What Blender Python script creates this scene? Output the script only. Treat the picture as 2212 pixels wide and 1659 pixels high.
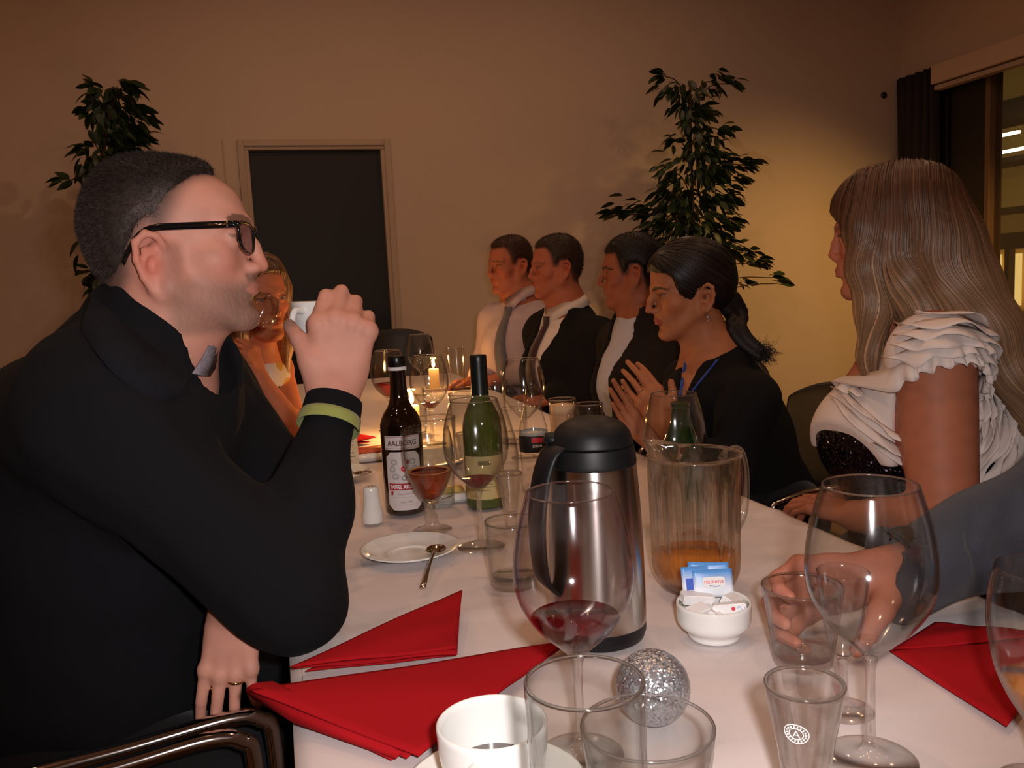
import bpy, bmesh, math, random
import numpy as np
from mathutils import Vector, Matrix

for _o in list(bpy.data.objects):
    bpy.data.objects.remove(_o)
SC = bpy.context.scene
COL = SC.collection
random.seed(7)
RNG = np.random.default_rng(11)

# ------------------------------------------------------------------ camera
F_PX, CX, CY = 1850.0, 1106.0, 829.5
CAM_Z, TABLE_Z = 1.14, 0.74
VPX, VPY, ROLL = 585.0, 638.0, 0.05
_d = np.array([VPX - CX, -(VPY - CY), -F_PX]); _d /= np.linalg.norm(_d)
_u = np.array([-ROLL, 1.0, 0.0]); _u[2] = -(_u[0]*_d[0] + _u[1]*_d[1]) / _d[2]; _u /= np.linalg.norm(_u)
_r = np.cross(_d, _u)
ROT = np.stack([_r, _d, _u])            # camera axes -> world axes
EYE = np.array([0.0, 0.0, CAM_Z])
RIGHT, UPV, BACKV = ROT[:, 0].copy(), ROT[:, 1].copy(), ROT[:, 2].copy()

cam_data = bpy.data.cameras.new('camera')
cam_data.sensor_width = 36.0
cam_data.lens = 36.0 * F_PX / 2212.0
cam_data.clip_start = 0.02
cam = bpy.data.objects.new('camera', cam_data)
M4 = Matrix.Identity(4)
for i in range(3):
    for j in range(3):
        M4[i][j] = ROT[i, j]
M4[2][3] = CAM_Z
cam.matrix_world = M4
COL.objects.link(cam)
SC.camera = cam

SC.view_settings.view_transform = 'Standard'
SC.view_settings.look = 'None'
SC.view_settings.exposure = 0.0
SC.view_settings.gamma = 1.0
SC.view_settings.use_curve_mapping = False
SC.cycles.use_denoising = True
SC.cycles.transparent_max_bounces = 32
SC.cycles.max_bounces = 8
SC.cycles.transmission_bounces = 8
SC.cycles.diffuse_bounces = 3
SC.cycles.glossy_bounces = 4
SC.cycles.use_adaptive_sampling = True
SC.cycles.adaptive_threshold = 0.045
SC.cycles.sample_clamp_indirect = 3.0
SC.cycles.sample_clamp_direct = 0.0

# ------------------------------------------------------------------ world and lights
world = bpy.data.worlds.new('world'); SC.world = world
world.use_nodes = True
_bg = world.node_tree.nodes['Background']
_bg.inputs[0].default_value = (1.0, 0.70, 0.50, 1)
_bg.inputs[1].default_value = 0.012

def light(name, kind, loc, energy, color, size=0.1, target=None, spot=None, blend=1.0):
    d = bpy.data.lights.new(name, kind)
    d.energy = energy; d.color = color
    if kind == 'AREA':
        d.shape = 'DISK'; d.size = size
    else:
        d.shadow_soft_size = size
    if kind == 'SPOT':
        d.spot_size = spot; d.spot_blend = blend
    o = bpy.data.objects.new(name, d); COL.objects.link(o)
    o.location = loc
    if target is not None:
        o.rotation_euler = (Vector(target) - Vector(loc)).to_track_quat('-Z', 'Y').to_euler()
    return o

FLASH_POS = EYE + RIGHT*0.045 + UPV*0.035 + BACKV*0.0
light('camera_flash', 'SPOT', tuple(FLASH_POS), 31.0, (1.0, 0.93, 0.92), 0.017,
      target=tuple(FLASH_POS - BACKV*1.0 - UPV*0.05), spot=math.radians(82), blend=0.6)
WARM = (1.0, 0.58, 0.34)
for _x, _y, _e in ((-0.9, 0.4, 4.5), (0.4, 0.9, 4.0), (1.7, 0.3, 4.5), (-0.9, 1.9, 5.0), (0.4, 2.2, 4.5), (1.7, 1.7, 4.5), (-1.6, 3.6, 4), (0.3, 3.9, 6), (1.9, 3.9, 5.5), (3.0, 2.6, 4), (-2.4, 1.0, 3)):
    light('ceiling_downlight', 'AREA', (_x, _y, 3.30), _e, WARM, 0.05, target=(_x, _y, 0))
light('wall_spotlight', 'SPOT', (4.2, 3.3, 2.0), 100.0, (1.0, 0.58, 0.16), 0.10,
      target=(3.3, 5.42, 0.35), spot=math.radians(92), blend=1.0)

# ------------------------------------------------------------------ picture-to-place helpers
def ray(px, py):
    return ROT @ np.array([px - CX, -(py - CY), -F_PX])
def at(px, py, dep):                      # a point at a forward distance of dep metres
    return EYE + ray(px, py) / F_PX * dep
def onz(px, py, z=TABLE_Z):               # a point on a horizontal plane
    v = ray(px, py); return EYE + (z - CAM_Z) / v[2] * v
def aty(px, py, y):
    v = ray(px, py); return EYE + y / v[1] * v
def atx(px, py, x):
    v = ray(px, py); return EYE + x / v[0] * v
def V(*a):
    return np.array(a, float)

# ------------------------------------------------------------------ object helpers
def tag(o, label=None, cat=None, group=None, kind=None):
    if label: o['label'] = label
    if cat: o['category'] = cat
    if group: o['group'] = group
    if kind: o['kind'] = kind
    return o
def empty(name, loc, rz=0.0):
    o = bpy.data.objects.new(name, None); COL.objects.link(o)
    o.location = tuple(loc); o.rotation_euler = (0, 0, rz); o.empty_display_size = 0.05
    return o
def mesh_obj(name, verts, faces, m=None, parent=None, smooth=True, world=False):
    me = bpy.data.meshes.new(name)
    me.from_pydata([tuple(map(float, v)) for v in verts], [], [tuple(map(int, f)) for f in faces])
    return link_mesh(name, me, m, parent, smooth, world)
def link_mesh(name, me, m=None, parent=None, smooth=True, world=False):
    if smooth:
        me.polygons.foreach_set('use_smooth', np.ones(len(me.polygons), bool))
    if m is not None:
        me.materials.append(m)
    me.update()
    o = bpy.data.objects.new(name, me); COL.objects.link(o)
    if parent is not None:
        o.parent = parent
        if world:                            # mesh is in world coordinates
            o.matrix_parent_inverse = Matrix.Translation(parent.location).inverted()
    return o
def bm_obj(name, bm, m=None, parent=None, smooth=False, world=False):
    me = bpy.data.meshes.new(name); bm.to_mesh(me); bm.free()
    return link_mesh(name, me, m, parent, smooth, world)
def copy_tree(o, parent=None):
    c = o.copy(); COL.objects.link(c)
    if parent is not None: c.parent = parent
    for ch in list(o.children):
        copy_tree(ch, c)
    return c
class MB:
    """collects simple solids into one mesh"""
    def __init__(s): s.v, s.f = [], []
    def add(s, vs, fs):
        n = len(s.v); s.v += [tuple(v) for v in vs]; s.f += [tuple(i + n for i in f) for f in fs]; return s
    def box(s, lo, hi, rot=None, org=None):
        (x0, y0, z0), (x1, y1, z1) = lo, hi
        vs = [(x0,y0,z0),(x1,y0,z0),(x1,y1,z0),(x0,y1,z0),(x0,y0,z1),(x1,y0,z1),(x1,y1,z1),(x0,y1,z1)]
        if rot is not None:
            c = np.array(org if org is not None else [(x0+x1)/2, (y0+y1)/2, (z0+z1)/2])
            vs = [tuple(c + rot @ (np.array(v) - c)) for v in vs]
        return s.add(vs, [(3,2,1,0),(4,5,6,7),(0,1,5,4),(1,2,6,5),(2,3,7,6),(3,0,4,7)])
    def tube(s, pts, r, n=10, close=False, flat=1.0):
        pts = [np.array(p, float) for p in pts]; m = len(pts)
        rs = r if hasattr(r, '__len__') else [r]*m
        vs, fs = [], []
        up = None
        for i, p in enumerate(pts):
            if close: t = pts[(i+1) % m] - pts[i-1]
            else: t = pts[min(i+1, m-1)] - pts[max(i-1, 0)]
            t = t / (np.linalg.norm(t) + 1e-12)
            if up is None:
                a = V(0,0,1) if abs(t[2]) < 0.9 else V(1,0,0)
                up = np.cross(np.cross(t, a), t)
            up = up - t*(up @ t); up /= np.linalg.norm(up) + 1e-12
            b = np.cross(t, up)
            for k in range(n):
                a = 2*math.pi*k/n
                vs.append(p + rs[i]*(math.cos(a)*up*flat + math.sin(a)*b))
        seg = m if close else m-1
        for i in range(seg):
            j = (i+1) % m
            for k in range(n):
                k2 = (k+1) % n
                fs.append((i*n+k, i*n+k2, j*n+k2, j*n+k))
        if not close:
            fs.append(tuple(range(n))[::-1]); fs.append(tuple((m-1)*n + k for k in range(n)))
        return s.add(vs, fs)
    def lathe(s, prof, n=40, c=(0,0,0), cap0=False, cap1=False):
        vs, fs = [], []
        for r, z in prof:
            for k in range(n):
                a = 2*math.pi*k/n
                vs.append((c[0] + r*math.cos(a), c[1] + r*math.sin(a), c[2] + z))
        m = len(prof)
        for i in range(m-1):
            for k in range(n):
                k2 = (k+1) % n
                fs.append((i*n+k, i*n+k2, (i+1)*n+k2, (i+1)*n+k))
        if cap0: fs.append(tuple(range(n))[::-1])
        if cap1: fs.append(tuple((m-1)*n + k for k in range(n)))
        return s.add(vs, fs)
    def build(s, name, m=None, parent=None, smooth=False, world=False):
        return mesh_obj(name, s.v, s.f, m, parent, smooth, world)
def autosmooth(o, deg=40):
    me = o.data
    bm = bmesh.new(); bm.from_mesh(me)
    for e in bm.edges:
        if len(e.link_faces) == 2 and e.calc_face_angle(0) > math.radians(deg): e.smooth = False
    for f in bm.faces: f.smooth = True
    bm.to_mesh(me); bm.free()
    return o
def bevel(o, w, seg=2):
    m = o.modifiers.new('bevel', 'BEVEL'); m.width = w; m.segments = seg; m.limit_method = 'ANGLE'
    return o
def smooth_curve(pts, n=8):
    """Catmull-Rom through pts"""
    p = [np.array(q, float) for q in pts]; p = [2*p[0]-p[1]] + p + [2*p[-1]-p[-2]]
    out = []
    for i in range(1, len(p)-2):
        for k in range(n):
            t = k/n
            out.append(0.5*((2*p[i]) + (-p[i-1]+p[i+1])*t + (2*p[i-1]-5*p[i]+4*p[i+1]-p[i+2])*t*t + (-p[i-1]+3*p[i]-3*p[i+1]+p[i+2])*t**3))
    out.append(p[-2]); return out

# ------------------------------------------------------------------ materials
def srgb(r, g, b):
    return tuple((c/255/12.92 if c/255 <= 0.04045 else ((c/255+0.055)/1.055)**2.4) for c in (r, g, b))
_M = {}
def pbr(name, col, rough=0.6, metal=0.0, spec=0.5, noise=0.06, nscale=30.0, bump=0.0, bscale=200.0, sheen=0.0, sss=0.0, coat=0.0, emit=None, estr=0.0):
    if name in _M: return _M[name]
    m = bpy.data.materials.new(name); m.use_nodes = True
    nt = m.node_tree; N, L = nt.nodes, nt.links
    b = N['Principled BSDF']
    b.inputs['Roughness'].default_value = rough
    b.inputs['Metallic'].default_value = metal
    b.inputs['Specular IOR Level'].default_value = spec
    if sheen: b.inputs['Sheen Weight'].default_value = sheen
    if coat: b.inputs['Coat Weight'].default_value = coat
    if sss:
        b.inputs['Subsurface Weight'].default_value = sss
        b.inputs['Subsurface Radius'].default_value = (0.012, 0.005, 0.003)
        b.inputs['Subsurface Scale'].default_value = 1.0
    if emit:
        b.inputs['Emission Color'].default_value = (*emit, 1); b.inputs['Emission Strength'].default_value = estr
    tc = N.new('ShaderNodeTexCoord')
    nz = N.new('ShaderNodeTexNoise'); nz.inputs['Scale'].default_value = nscale; nz.inputs['Detail'].default_value = 4
    L.new(tc.outputs['Object'], nz.inputs['Vector'])
    mr = N.new('ShaderNodeMapRange'); mr.inputs[3].default_value = 1-noise; mr.inputs[4].default_value = 1+noise
    L.new(nz.outputs[0], mr.inputs[0])
    mx = N.new('ShaderNodeVectorMath'); mx.operation = 'SCALE'
    mx.inputs[0].default_value = col
    L.new(mr.outputs[0], mx.inputs['Scale'])
    L.new(mx.outputs[0], b.inputs['Base Color'])
    if bump:
        n2 = N.new('ShaderNodeTexNoise'); n2.inputs['Scale'].default_value = bscale; n2.inputs['Detail'].default_value = 3
        L.new(tc.outputs['Object'], n2.inputs['Vector'])
        bp = N.new('ShaderNodeBump'); bp.inputs['Strength'].default_value = bump; bp.inputs['Distance'].default_value = 0.002
        L.new(n2.outputs[0], bp.inputs['Height']); L.new(bp.outputs[0], b.inputs['Normal'])
    _M[name] = m; return m
def attr_mat(name, rough=0.5, spec=0.4, sss=0.0, bump=0.0, bscale=400.0, noise=0.07, nscale=120.0, sheen=0.0):
    """base colour from the mesh colour attribute 'tint'"""
    if name in _M: return _M[name]
    m = pbr(name, (1, 1, 1), rough, 0, spec, noise, nscale, bump, bscale, sheen, sss)
    nt = m.node_tree; N, L = nt.nodes, nt.links
    a = N.new('ShaderNodeAttribute'); a.attribute_name = 'tint'
    vm = [n for n in N if n.type == 'VECT_MATH'][0]
    L.new(a.outputs['Color'], vm.inputs[0])
    return m
def set_tint(o, cols):
    me = o.data
    ca = me.color_attributes.new('tint', 'FLOAT_COLOR', 'POINT')
    buf = np.ones((len(me.vertices), 4), np.float32); buf[:, :3] = cols
    ca.data.foreach_set('color', buf.ravel())
def two_sided_fresnel(N, L, ior):
    ge = N.new('ShaderNodeNewGeometry')
    mr = N.new('ShaderNodeMapRange'); mr.inputs[3].default_value = ior; mr.inputs[4].default_value = 1.0/ior
    L.new(ge.outputs['Backfacing'], mr.inputs[0])
    fr = N.new('ShaderNodeFresnel'); L.new(mr.outputs[0], fr.inputs[0])
    return fr
def thin_glass(name, tint=(0.97, 0.975, 0.97), edge=(0.40, 0.38, 0.36), ior=1.5, rough=0.0):
    """clear glass wall: clear-through, mirror glints by Fresnel, longer glass path at the rim of the outline"""
    if name in _M: return _M[name]
    m = bpy.data.materials.new(name); m.use_nodes = True
    nt = m.node_tree; N, L = nt.nodes, nt.links
    N.remove(N['Principled BSDF'])
    out = N['Material Output']
    lw = N.new('ShaderNodeLayerWeight'); lw.inputs[0].default_value = 0.5
    pw = N.new('ShaderNodeMath'); pw.operation = 'POWER'; pw.inputs[1].default_value = 4.0
    L.new(lw.outputs['Facing'], pw.inputs[0])
    mc = N.new('ShaderNodeMix'); mc.data_type = 'RGBA'
    mc.inputs[6].default_value = (*tint, 1); mc.inputs[7].default_value = (*edge, 1)
    L.new(pw.outputs[0], mc.inputs[0])
    tr = N.new('ShaderNodeBsdfTransparent'); L.new(mc.outputs[2], tr.inputs[0])
    gl = N.new('ShaderNodeBsdfGlossy'); gl.inputs['Roughness'].default_value = max(rough, 0.10)
    fr = two_sided_fresnel(N, L, ior)
    mx = N.new('ShaderNodeMixShader')
    L.new(fr.outputs[0], mx.inputs[0]); L.new(tr.outputs[0], mx.inputs[1]); L.new(gl.outputs[0], mx.inputs[2])
    L.new(mx.outputs[0], out.inputs[0])
    _M[name] = m; return m
def thick_glass(name, col=(1, 1, 1), ior=1.45, rough=0.0, clear=0.72):
    """solid glass: refracting, with part of the light passing straight on"""
    if name in _M: return _M[name]
    m = bpy.data.materials.new(name); m.use_nodes = True
    nt = m.node_tree; N, L = nt.nodes, nt.links
    N.remove(N['Principled BSDF']); out = N['Material Output']
    g = N.new('ShaderNodeBsdfGlass'); g.inputs['IOR'].default_value = ior; g.inputs['Roughness'].default_value = rough
    g.inputs['Color'].default_value = (*col, 1)
    t = N.new('ShaderNodeBsdfTransparent'); t.inputs[0].default_value = (*col, 1)
    mx = N.new('ShaderNodeMixShader'); mx.inputs[0].default_value = clear
    L.new(g.outputs[0], mx.inputs[1]); L.new(t.outputs[0], mx.inputs[2])
    gl = N.new('ShaderNodeBsdfGlossy'); gl.inputs['Roughness'].default_value = 0.10
    fr = two_sided_fresnel(N, L, ior); m2 = N.new('ShaderNodeMixShader')
    L.new(fr.outputs[0], m2.inputs[0]); L.new(mx.outputs[0], m2.inputs[1]); L.new(gl.outputs[0], m2.inputs[2]); L.new(m2.outputs[0], out.inputs[0])
    _M[name] = m; return m
def liquid(name, col, body=0.25, bodycol=None):
    """tinted drink: clear tint, a little scattering body and a surface gloss"""
    if name in _M: return _M[name]
    m = bpy.data.materials.new(name); m.use_nodes = True
    nt = m.node_tree; N, L = nt.nodes, nt.links
    N.remove(N['Principled BSDF']); out = N['Material Output']
    t = N.new('ShaderNodeBsdfTransparent'); t.inputs[0].default_value = (*col, 1)
    d = N.new('ShaderNodeBsdfDiffuse'); d.inputs[0].default_value = (*(bodycol or col), 1)
    mx = N.new('ShaderNodeMixShader'); mx.inputs[0].default_value = body
    L.new(t.outputs[0], mx.inputs[1]); L.new(d.outputs[0], mx.inputs[2])
    gl = N.new('ShaderNodeBsdfGlossy'); gl.inputs['Roughness'].default_value = 0.02
    fr = two_sided_fresnel(N, L, 1.33)
    m2 = N.new('ShaderNodeMixShader')
    L.new(fr.outputs[0], m2.inputs[0]); L.new(mx.outputs[0], m2.inputs[1]); L.new(gl.outputs[0], m2.inputs[2])
    L.new(m2.outputs[0], out.inputs[0])
    _M[name] = m; return m
def emitter(name, col, strength):
    if name in _M: return _M[name]
    m = bpy.data.materials.new(name); m.use_nodes = True
    nt = m.node_tree; N, L = nt.nodes, nt.links
    N.remove(N['Principled BSDF'])
    e = N.new('ShaderNodeEmission'); e.inputs[0].default_value = (*col, 1); e.inputs[1].default_value = strength
    L.new(e.outputs[0], N['Material Output'].inputs[0])
    _M[name] = m; return m

WALL = pbr('wall_paint', srgb(214, 190, 170), 0.85, noise=0.05, nscale=1.3, bump=0.12, bscale=90)
FLOOR = pbr('floor_wood', srgb(110, 78, 55), 0.35, noise=0.12, nscale=3)
TRIM = pbr('trim_paint', srgb(196, 172, 150), 0.6, noise=0.03)
BASEB = pbr('baseboard_dark', srgb(70, 46, 34), 0.6, noise=0.05)
DARKDOOR = pbr('dark_door', srgb(14, 14, 15), 0.5, noise=0.1, nscale=60)
CLOTH = pbr('white_tablecloth', srgb(218, 206, 204), 0.8, noise=0.02, nscale=8, bump=0.10, bscale=900)
WOOD = pbr('table_wood', srgb(120, 84, 56), 0.5)
STEELC = pbr('chrome', srgb(210, 205, 200), 0.12, metal=1.0, noise=0.02)
BLACKLEATHER = pbr('black_leather', srgb(22, 21, 22), 0.42, noise=0.15, nscale=90, bump=0.15, bscale=350)
PORC = pbr('white_porcelain', srgb(236, 236, 232), 0.12, noise=0.01, coat=0.4)
BLACKPL = pbr('black_plastic', srgb(17, 18, 20), 0.48, spec=0.35, noise=0.06)
GLASS = thin_glass('clear_glass')
GLASS_PINK = thin_glass('clear_glass_pinkish', tint=(0.975, 0.965, 0.968), edge=(0.50, 0.38, 0.42))
SOLID = thick_glass('solid_glass')
REDNAP = pbr('red_napkin_paper', srgb(160, 16, 24), 0.9, noise=0.05, spec=0.15, nscale=25, bump=0.08, bscale=700)
WHITEPAPER = pbr('white_paper', srgb(236, 234, 234), 0.7, noise=0.03)
SILVER = pbr('cutlery_steel', srgb(205, 195, 180), 0.12, metal=1.0, noise=0.02)
# ------------------------------------------------------------------ the room
BACK_Y, RIGHT_X, LEFT_X, FRONT_Y, CEIL_Z = 5.42, 4.53, -3.6, -2.4, 3.35
def struct(o):
    o['kind'] = 'structure'; return o
DOOR_X0, DOOR_X1, DOOR_TOP = -0.06, 0.72, 2.0
mb = MB()
mb.box((LEFT_X-0.15, FRONT_Y-0.15, -0.1), (RIGHT_X+0.15, BACK_Y+0.15, 0.0))
struct(mb.build('floor', FLOOR))
mb = MB(); mb.box((LEFT_X-0.15, FRONT_Y-0.15, CEIL_Z), (RIGHT_X+0.15, BACK_Y+0.15, CEIL_Z+0.1))
struct(mb.build('ceiling', WALL))
mb = MB()
mb.box((LEFT_X-0.15, BACK_Y, 0), (DOOR_X0-0.05, BACK_Y+0.15, CEIL_Z))
mb.box((DOOR_X1+0.05, BACK_Y, 0), (RIGHT_X+0.15, BACK_Y+0.15, CEIL_Z))
mb.box((DOOR_X0-0.05, BACK_Y, DOOR_TOP+0.05), (DOOR_X1+0.05, BACK_Y+0.15, CEIL_Z))
struct(mb.build('wall_back', WALL))
mb = MB(); mb.box((LEFT_X-0.15, FRONT_Y, 0), (LEFT_X, BACK_Y, CEIL_Z)); struct(mb.build('wall_left', WALL))
mb = MB(); mb.box((LEFT_X-0.15, FRONT_Y-0.15, 0), (RIGHT_X+0.15, FRONT_Y, CEIL_Z)); struct(mb.build('wall_front', WALL))
WIN_TOP, WIN_Y0, WIN_Y1 = 2.47, 1.2, 5.40
mb = MB()
mb.box((RIGHT_X, FRONT_Y, 0), (RIGHT_X+0.15, WIN_Y0, CEIL_Z))
mb.box((RIGHT_X, WIN_Y0, WIN_TOP), (RIGHT_X+0.15, BACK_Y, CEIL_Z))
mb.box((RIGHT_X, WIN_Y1, 0), (RIGHT_X+0.15, BACK_Y, WIN_TOP))
struct(mb.build('wall_right', WALL))
mb = MB()
mb.box((LEFT_X, BACK_Y-0.014, 0), (DOOR_X0-0.07, BACK_Y, 0.075)); mb.box((DOOR_X1+0.07, BACK_Y-0.014, 0), (RIGHT_X, BACK_Y, 0.075))
struct(bevel(mb.build('baseboard_back', BASEB), 0.004))
# door in the back wall
d1 = empty('door_1', (DOOR_X0, BACK_Y, 0)); struct(d1)
mb = MB(); mb.box((DOOR_X0, BACK_Y+0.035, 0.005), (DOOR_X1, BACK_Y+0.075, DOOR_TOP)); mb.build('door_leaf', DARKDOOR, d1, world=True)
mb = MB()
mb.box((DOOR_X0-0.05, BACK_Y-0.004, 0), (DOOR_X0, BACK_Y+0.1, DOOR_TOP)); mb.box((DOOR_X1, BACK_Y-0.004, 0), (DOOR_X1+0.05, BACK_Y+0.1, DOOR_TOP))
mb.box((DOOR_X0-0.05, BACK_Y-0.004, DOOR_TOP), (DOOR_X1+0.05, BACK_Y+0.1, DOOR_TOP+0.05))
bevel(mb.build('door_frame', TRIM, d1, world=True), 0.006)
mb = MB()
mb.box((DOOR_X0-0.062, BACK_Y-0.016, 0), (DOOR_X0-0.025, BACK_Y-0.004, DOOR_TOP+0.06)); mb.box((DOOR_X1+0.025, BACK_Y-0.016, 0), (DOOR_X1+0.062, BACK_Y-0.004, DOOR_TOP+0.06))
mb.box((DOOR_X0-0.025, BACK_Y-0.016, DOOR_TOP+0.022), (DOOR_X1+0.025, BACK_Y-0.004, DOOR_TOP+0.06))
bevel(mb.build('architrave', TRIM, d1, world=True), 0.003)
mb = MB(); mb.box((DOOR_X0-0.145, BACK_Y-0.006, 0), (DOOR_X0-0.137, BACK_Y, 2.06)); struct(mb.build('trim_1', TRIM))
mb = MB(); mb.lathe([(0.022, 0.0), (0.022, 0.012), (0.012, 0.018), (0, 0.018)], 20)
sens = mb.build('wall_sensor', pbr('sensor_black', srgb(40, 38, 30), 0.5), smooth=True)
_p = aty(1908, 206, BACK_Y); sens.location = tuple(_p); sens.rotation_euler = (math.radians(90), 0, 0)
tag(sens, 'small round black sensor on the plain wall near the dark curtain', 'sensor')

# window wall on the right: dark mullions, panes, blind box, curtain
w1 = empty('window_1', (RIGHT_X, 4.6, 0)); struct(w1)
DARKMETAL = pbr('dark_mullion', srgb(26, 22, 20), 0.5)
BROWNMETAL = pbr('brown_mullion', srgb(120, 92, 66), 0.5)
y_posts = [(5.34, 4.99, DARKMETAL), (4.955, 4.665, DARKMETAL), (4.665, 4.625, BROWNMETAL), (3.62, 3.5, DARKMETAL), (2.5, 2.38, DARKMETAL), (1.32, 1.2, DARKMETAL), (5.40, 5.34, DARKMETAL)]
for ya, yb, mm in y_posts:
    mb = MB(); mb.box((RIGHT_X+0.015, yb, 0), (RIGHT_X+0.12, ya, WIN_TOP)); bevel(mb.build('mullion', mm, w1, world=True), 0.004)
mb = MB(); mb.box((RIGHT_X+0.02, WIN_Y0, 0), (RIGHT_X+0.12, WIN_Y1, 0.09)); mb.build('sill_rail', DARKMETAL, w1, world=True)
mb = MB(); mb.box((RIGHT_X+0.02, WIN_Y0, 2.38), (RIGHT_X+0.12, WIN_Y1, WIN_TOP)); mb.build('head_rail', DARKMETAL, w1, world=True)
PANE = thin_glass('window_pane', tint=(0.9, 0.9, 0.88), edge=(0.7, 0.7, 0.7))
for ya, yb in ((4.99, 4.955), (4.625, 3.62), (3.5, 2.5), (2.38, 1.32)):
    mb = MB(); mb.box((RIGHT_X+0.06, yb, 0.09), (RIGHT_X+0.066, ya, 2.38)); mb.build('pane', PANE, w1, world=True)
# blind box with its lower rail
bb = empty('blind_cassette', (RIGHT_X-0.06, 3.3, 2.3))
mb = MB(); mb.box((RIGHT_X-0.115, 1.0, 2.335), (RIGHT_X-0.005, 5.0, 2.46)); bevel(mb.build('cassette_box', pbr('blind_box', srgb(214, 186, 164), 0.6), bb, world=True), 0.006)
mb = MB(); mb.box((RIGHT_X-0.095, 1.0, 2.295), (RIGHT_X-0.03, 4.99, 2.325)); bevel(mb.build('blind_rail', pbr('blind_rail', srgb(190, 165, 150), 0.5), bb, world=True), 0.004)
tag(bb, 'pale roller blind box above the tall window', 'blind')
# curtain gathered in the corner
vs, fs = [], []; NY, NZ = 90, 14
for i in range(NY+1):
    t = i/NY; y = 5.395 - 0.40*t
    for j in range(NZ+1):
        s = j/NZ; z = 0.02 + s*2.44
        amp = 0.030*(1.15-0.35*s)
        x = RIGHT_X - 0.055 + amp*math.sin(t*34 + 0.5*math.sin(s*4)) + 0.008*math.sin(t*71+s*3)
        vs.append((x, y + 0.008*math.sin(s*5+t*9), z))
for i in range(NY):
    for j in range(NZ):
        a = i*(NZ+1)+j; fs.append((a, a+1, a+NZ+2, a+NZ+1))
cur = mesh_obj('curtain', vs, fs, pbr('dark_curtain', srgb(38, 28, 26), 0.75, noise=0.3, nscale=60, bump=0.3, bscale=400))
_m = cur.modifiers.new('thick', 'SOLIDIFY'); _m.thickness = 0.004
tag(cur, 'dark gathered curtain hanging in the corner by the tall window', 'curtain')

# lit office building across the courtyard
bld = empty('office_building', (8.6, 9.5, -0.1))
FAC = pbr('office_wall_glow', srgb(200, 160, 90), 0.8, emit=srgb(150, 112, 52), estr=0.22)  # emission stands in for the indoor lamplight on this wall
DKB = pbr('office_dark_glow', srgb(62, 42, 26), 0.7, emit=srgb(60, 42, 22), estr=0.12)  # weak emission stands in for lamplight on slabs and columns
mb = MB(); mb.box((9.6, 2.0, -0.1), (9.8, 17.0, 5.2)); mb.build('rear_wall', FAC, bld, world=True)
for z0, z1 in ((-0.1, 0.06), (0.30, 0.44), (1.26, 1.46), (1.72, 1.78), (2.34, 2.40), (2.86, 3.1)):
    mb = MB(); mb.box((9.0, 2.0, z0), (9.6, 17.0, z1)); mb.build('floor_slab', DKB, bld, world=True)
for y in (4.0, 6.05, 7.4, 8.30, 9.02, 9.9, 11.2, 12.4, 14.0):
    mb = MB(); mb.box((9.2, y, 0.3), (9.3, y+0.07, 1.3)); mb.build('column', DKB, bld, world=True)
TUBE = emitter('tube_light', (1.0, 0.95, 0.6), 9.0)
for (a, b, z) in ((8.35, 8.62, 2.60), (7.6, 8.70, 2.40), (9.20, 9.34, 2.72), (5.0, 6.6, 2.5), (11.4, 12.2, 2.5)):
    mb = MB(); mb.box((8.6, a, z), (8.66, b, z+0.03)); mb.build('tube_lamp', TUBE, bld, world=True)
LITW = emitter('lit_blind', srgb(250, 205, 120), 1.0)
for (a, b, z0, z1) in ((9.42, 9.62, 0.52, 1.2), (9.1, 9.3, 0.52, 1.2), (9.5, 9.75, 0.08, 0.28), (10.1, 10.3, 1.5, 1.85), (7.55, 8.1, 0.6, 1.2), (8.5, 8.8, 0.5, 1.2), (6.3, 7.0, 0.6, 1.2), (10.6, 11.2, 0.6, 1.2)):
    mb = MB(); mb.box((9.45, a, z0), (9.5, b, z1)); mb.build('lit_window', LITW, bld, world=True)
tag(bld, 'warmly lit office building seen through the window at night', 'building')
mb = MB(); mb.box((RIGHT_X+0.15, -6, -0.2), (30, 20, -0.1)); struct(mb.build('floor_outside', pbr('paving_dark', srgb(40, 36, 34), 0.8)))

# ------------------------------------------------------------------ table with cloth
T0, T1, TX0, TX1 = -0.70, 3.95, -0.012, 0.805
tb = empty('banquet_table', ((TX0+TX1)/2, 1.6, 0))
mb = MB(); mb.box((TX0+0.012, T0+0.012, TABLE_Z-0.032), (TX1-0.012, T1-0.012, TABLE_Z-0.006)); mb.build('tabletop', WOOD, tb, world=True)
for x in (TX0+0.10, TX1-0.10):
    for y in (T0+0.15, (T0+T1)/2, T1-0.15):
        mb = MB(); mb.tube([(x, y, 0.0), (x, y, TABLE_Z-0.032)], 0.02, 12); mb.build('leg', STEELC, tb, True, world=True)
tag(tb, 'long banquet table under the white cloth', 'table')
def cloth_h(x, y):
    h = 0.0
    for (yy, a, w, sl) in ((1.235, 0.0035, 0.012, 0.03), (0.80, 0.0025, 0.02, -0.12), (1.01, 0.002, 0.02, 0.05), (2.1, 0.003, 0.015, 0.0), (0.62, 0.0022, 0.025, 0.1), (1.62, 0.002, 0.02, -0.03)):
        d = (y - yy - sl*(x-0.4))/w
        h += a*math.exp(-d*d)
    h += 0.0016*math.sin(7*x+3.1*y)*math.sin(5.3*y-2*x) + 0.0010*math.sin(19*x-6*y)*math.sin(11*y+9*x)
    return h - 0.0035
vs, fs = [], []
ucs = [("d", s) for s in np.linspace(1, 0, 9)[:-1]] + [("t", s) for s in np.linspace(0, 1, 49)] + [("r", s) for s in np.linspace(0, 1, 9)[1:]]
vcs = np.linspace(T0, T1, 330)
DROP = 0.27
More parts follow.
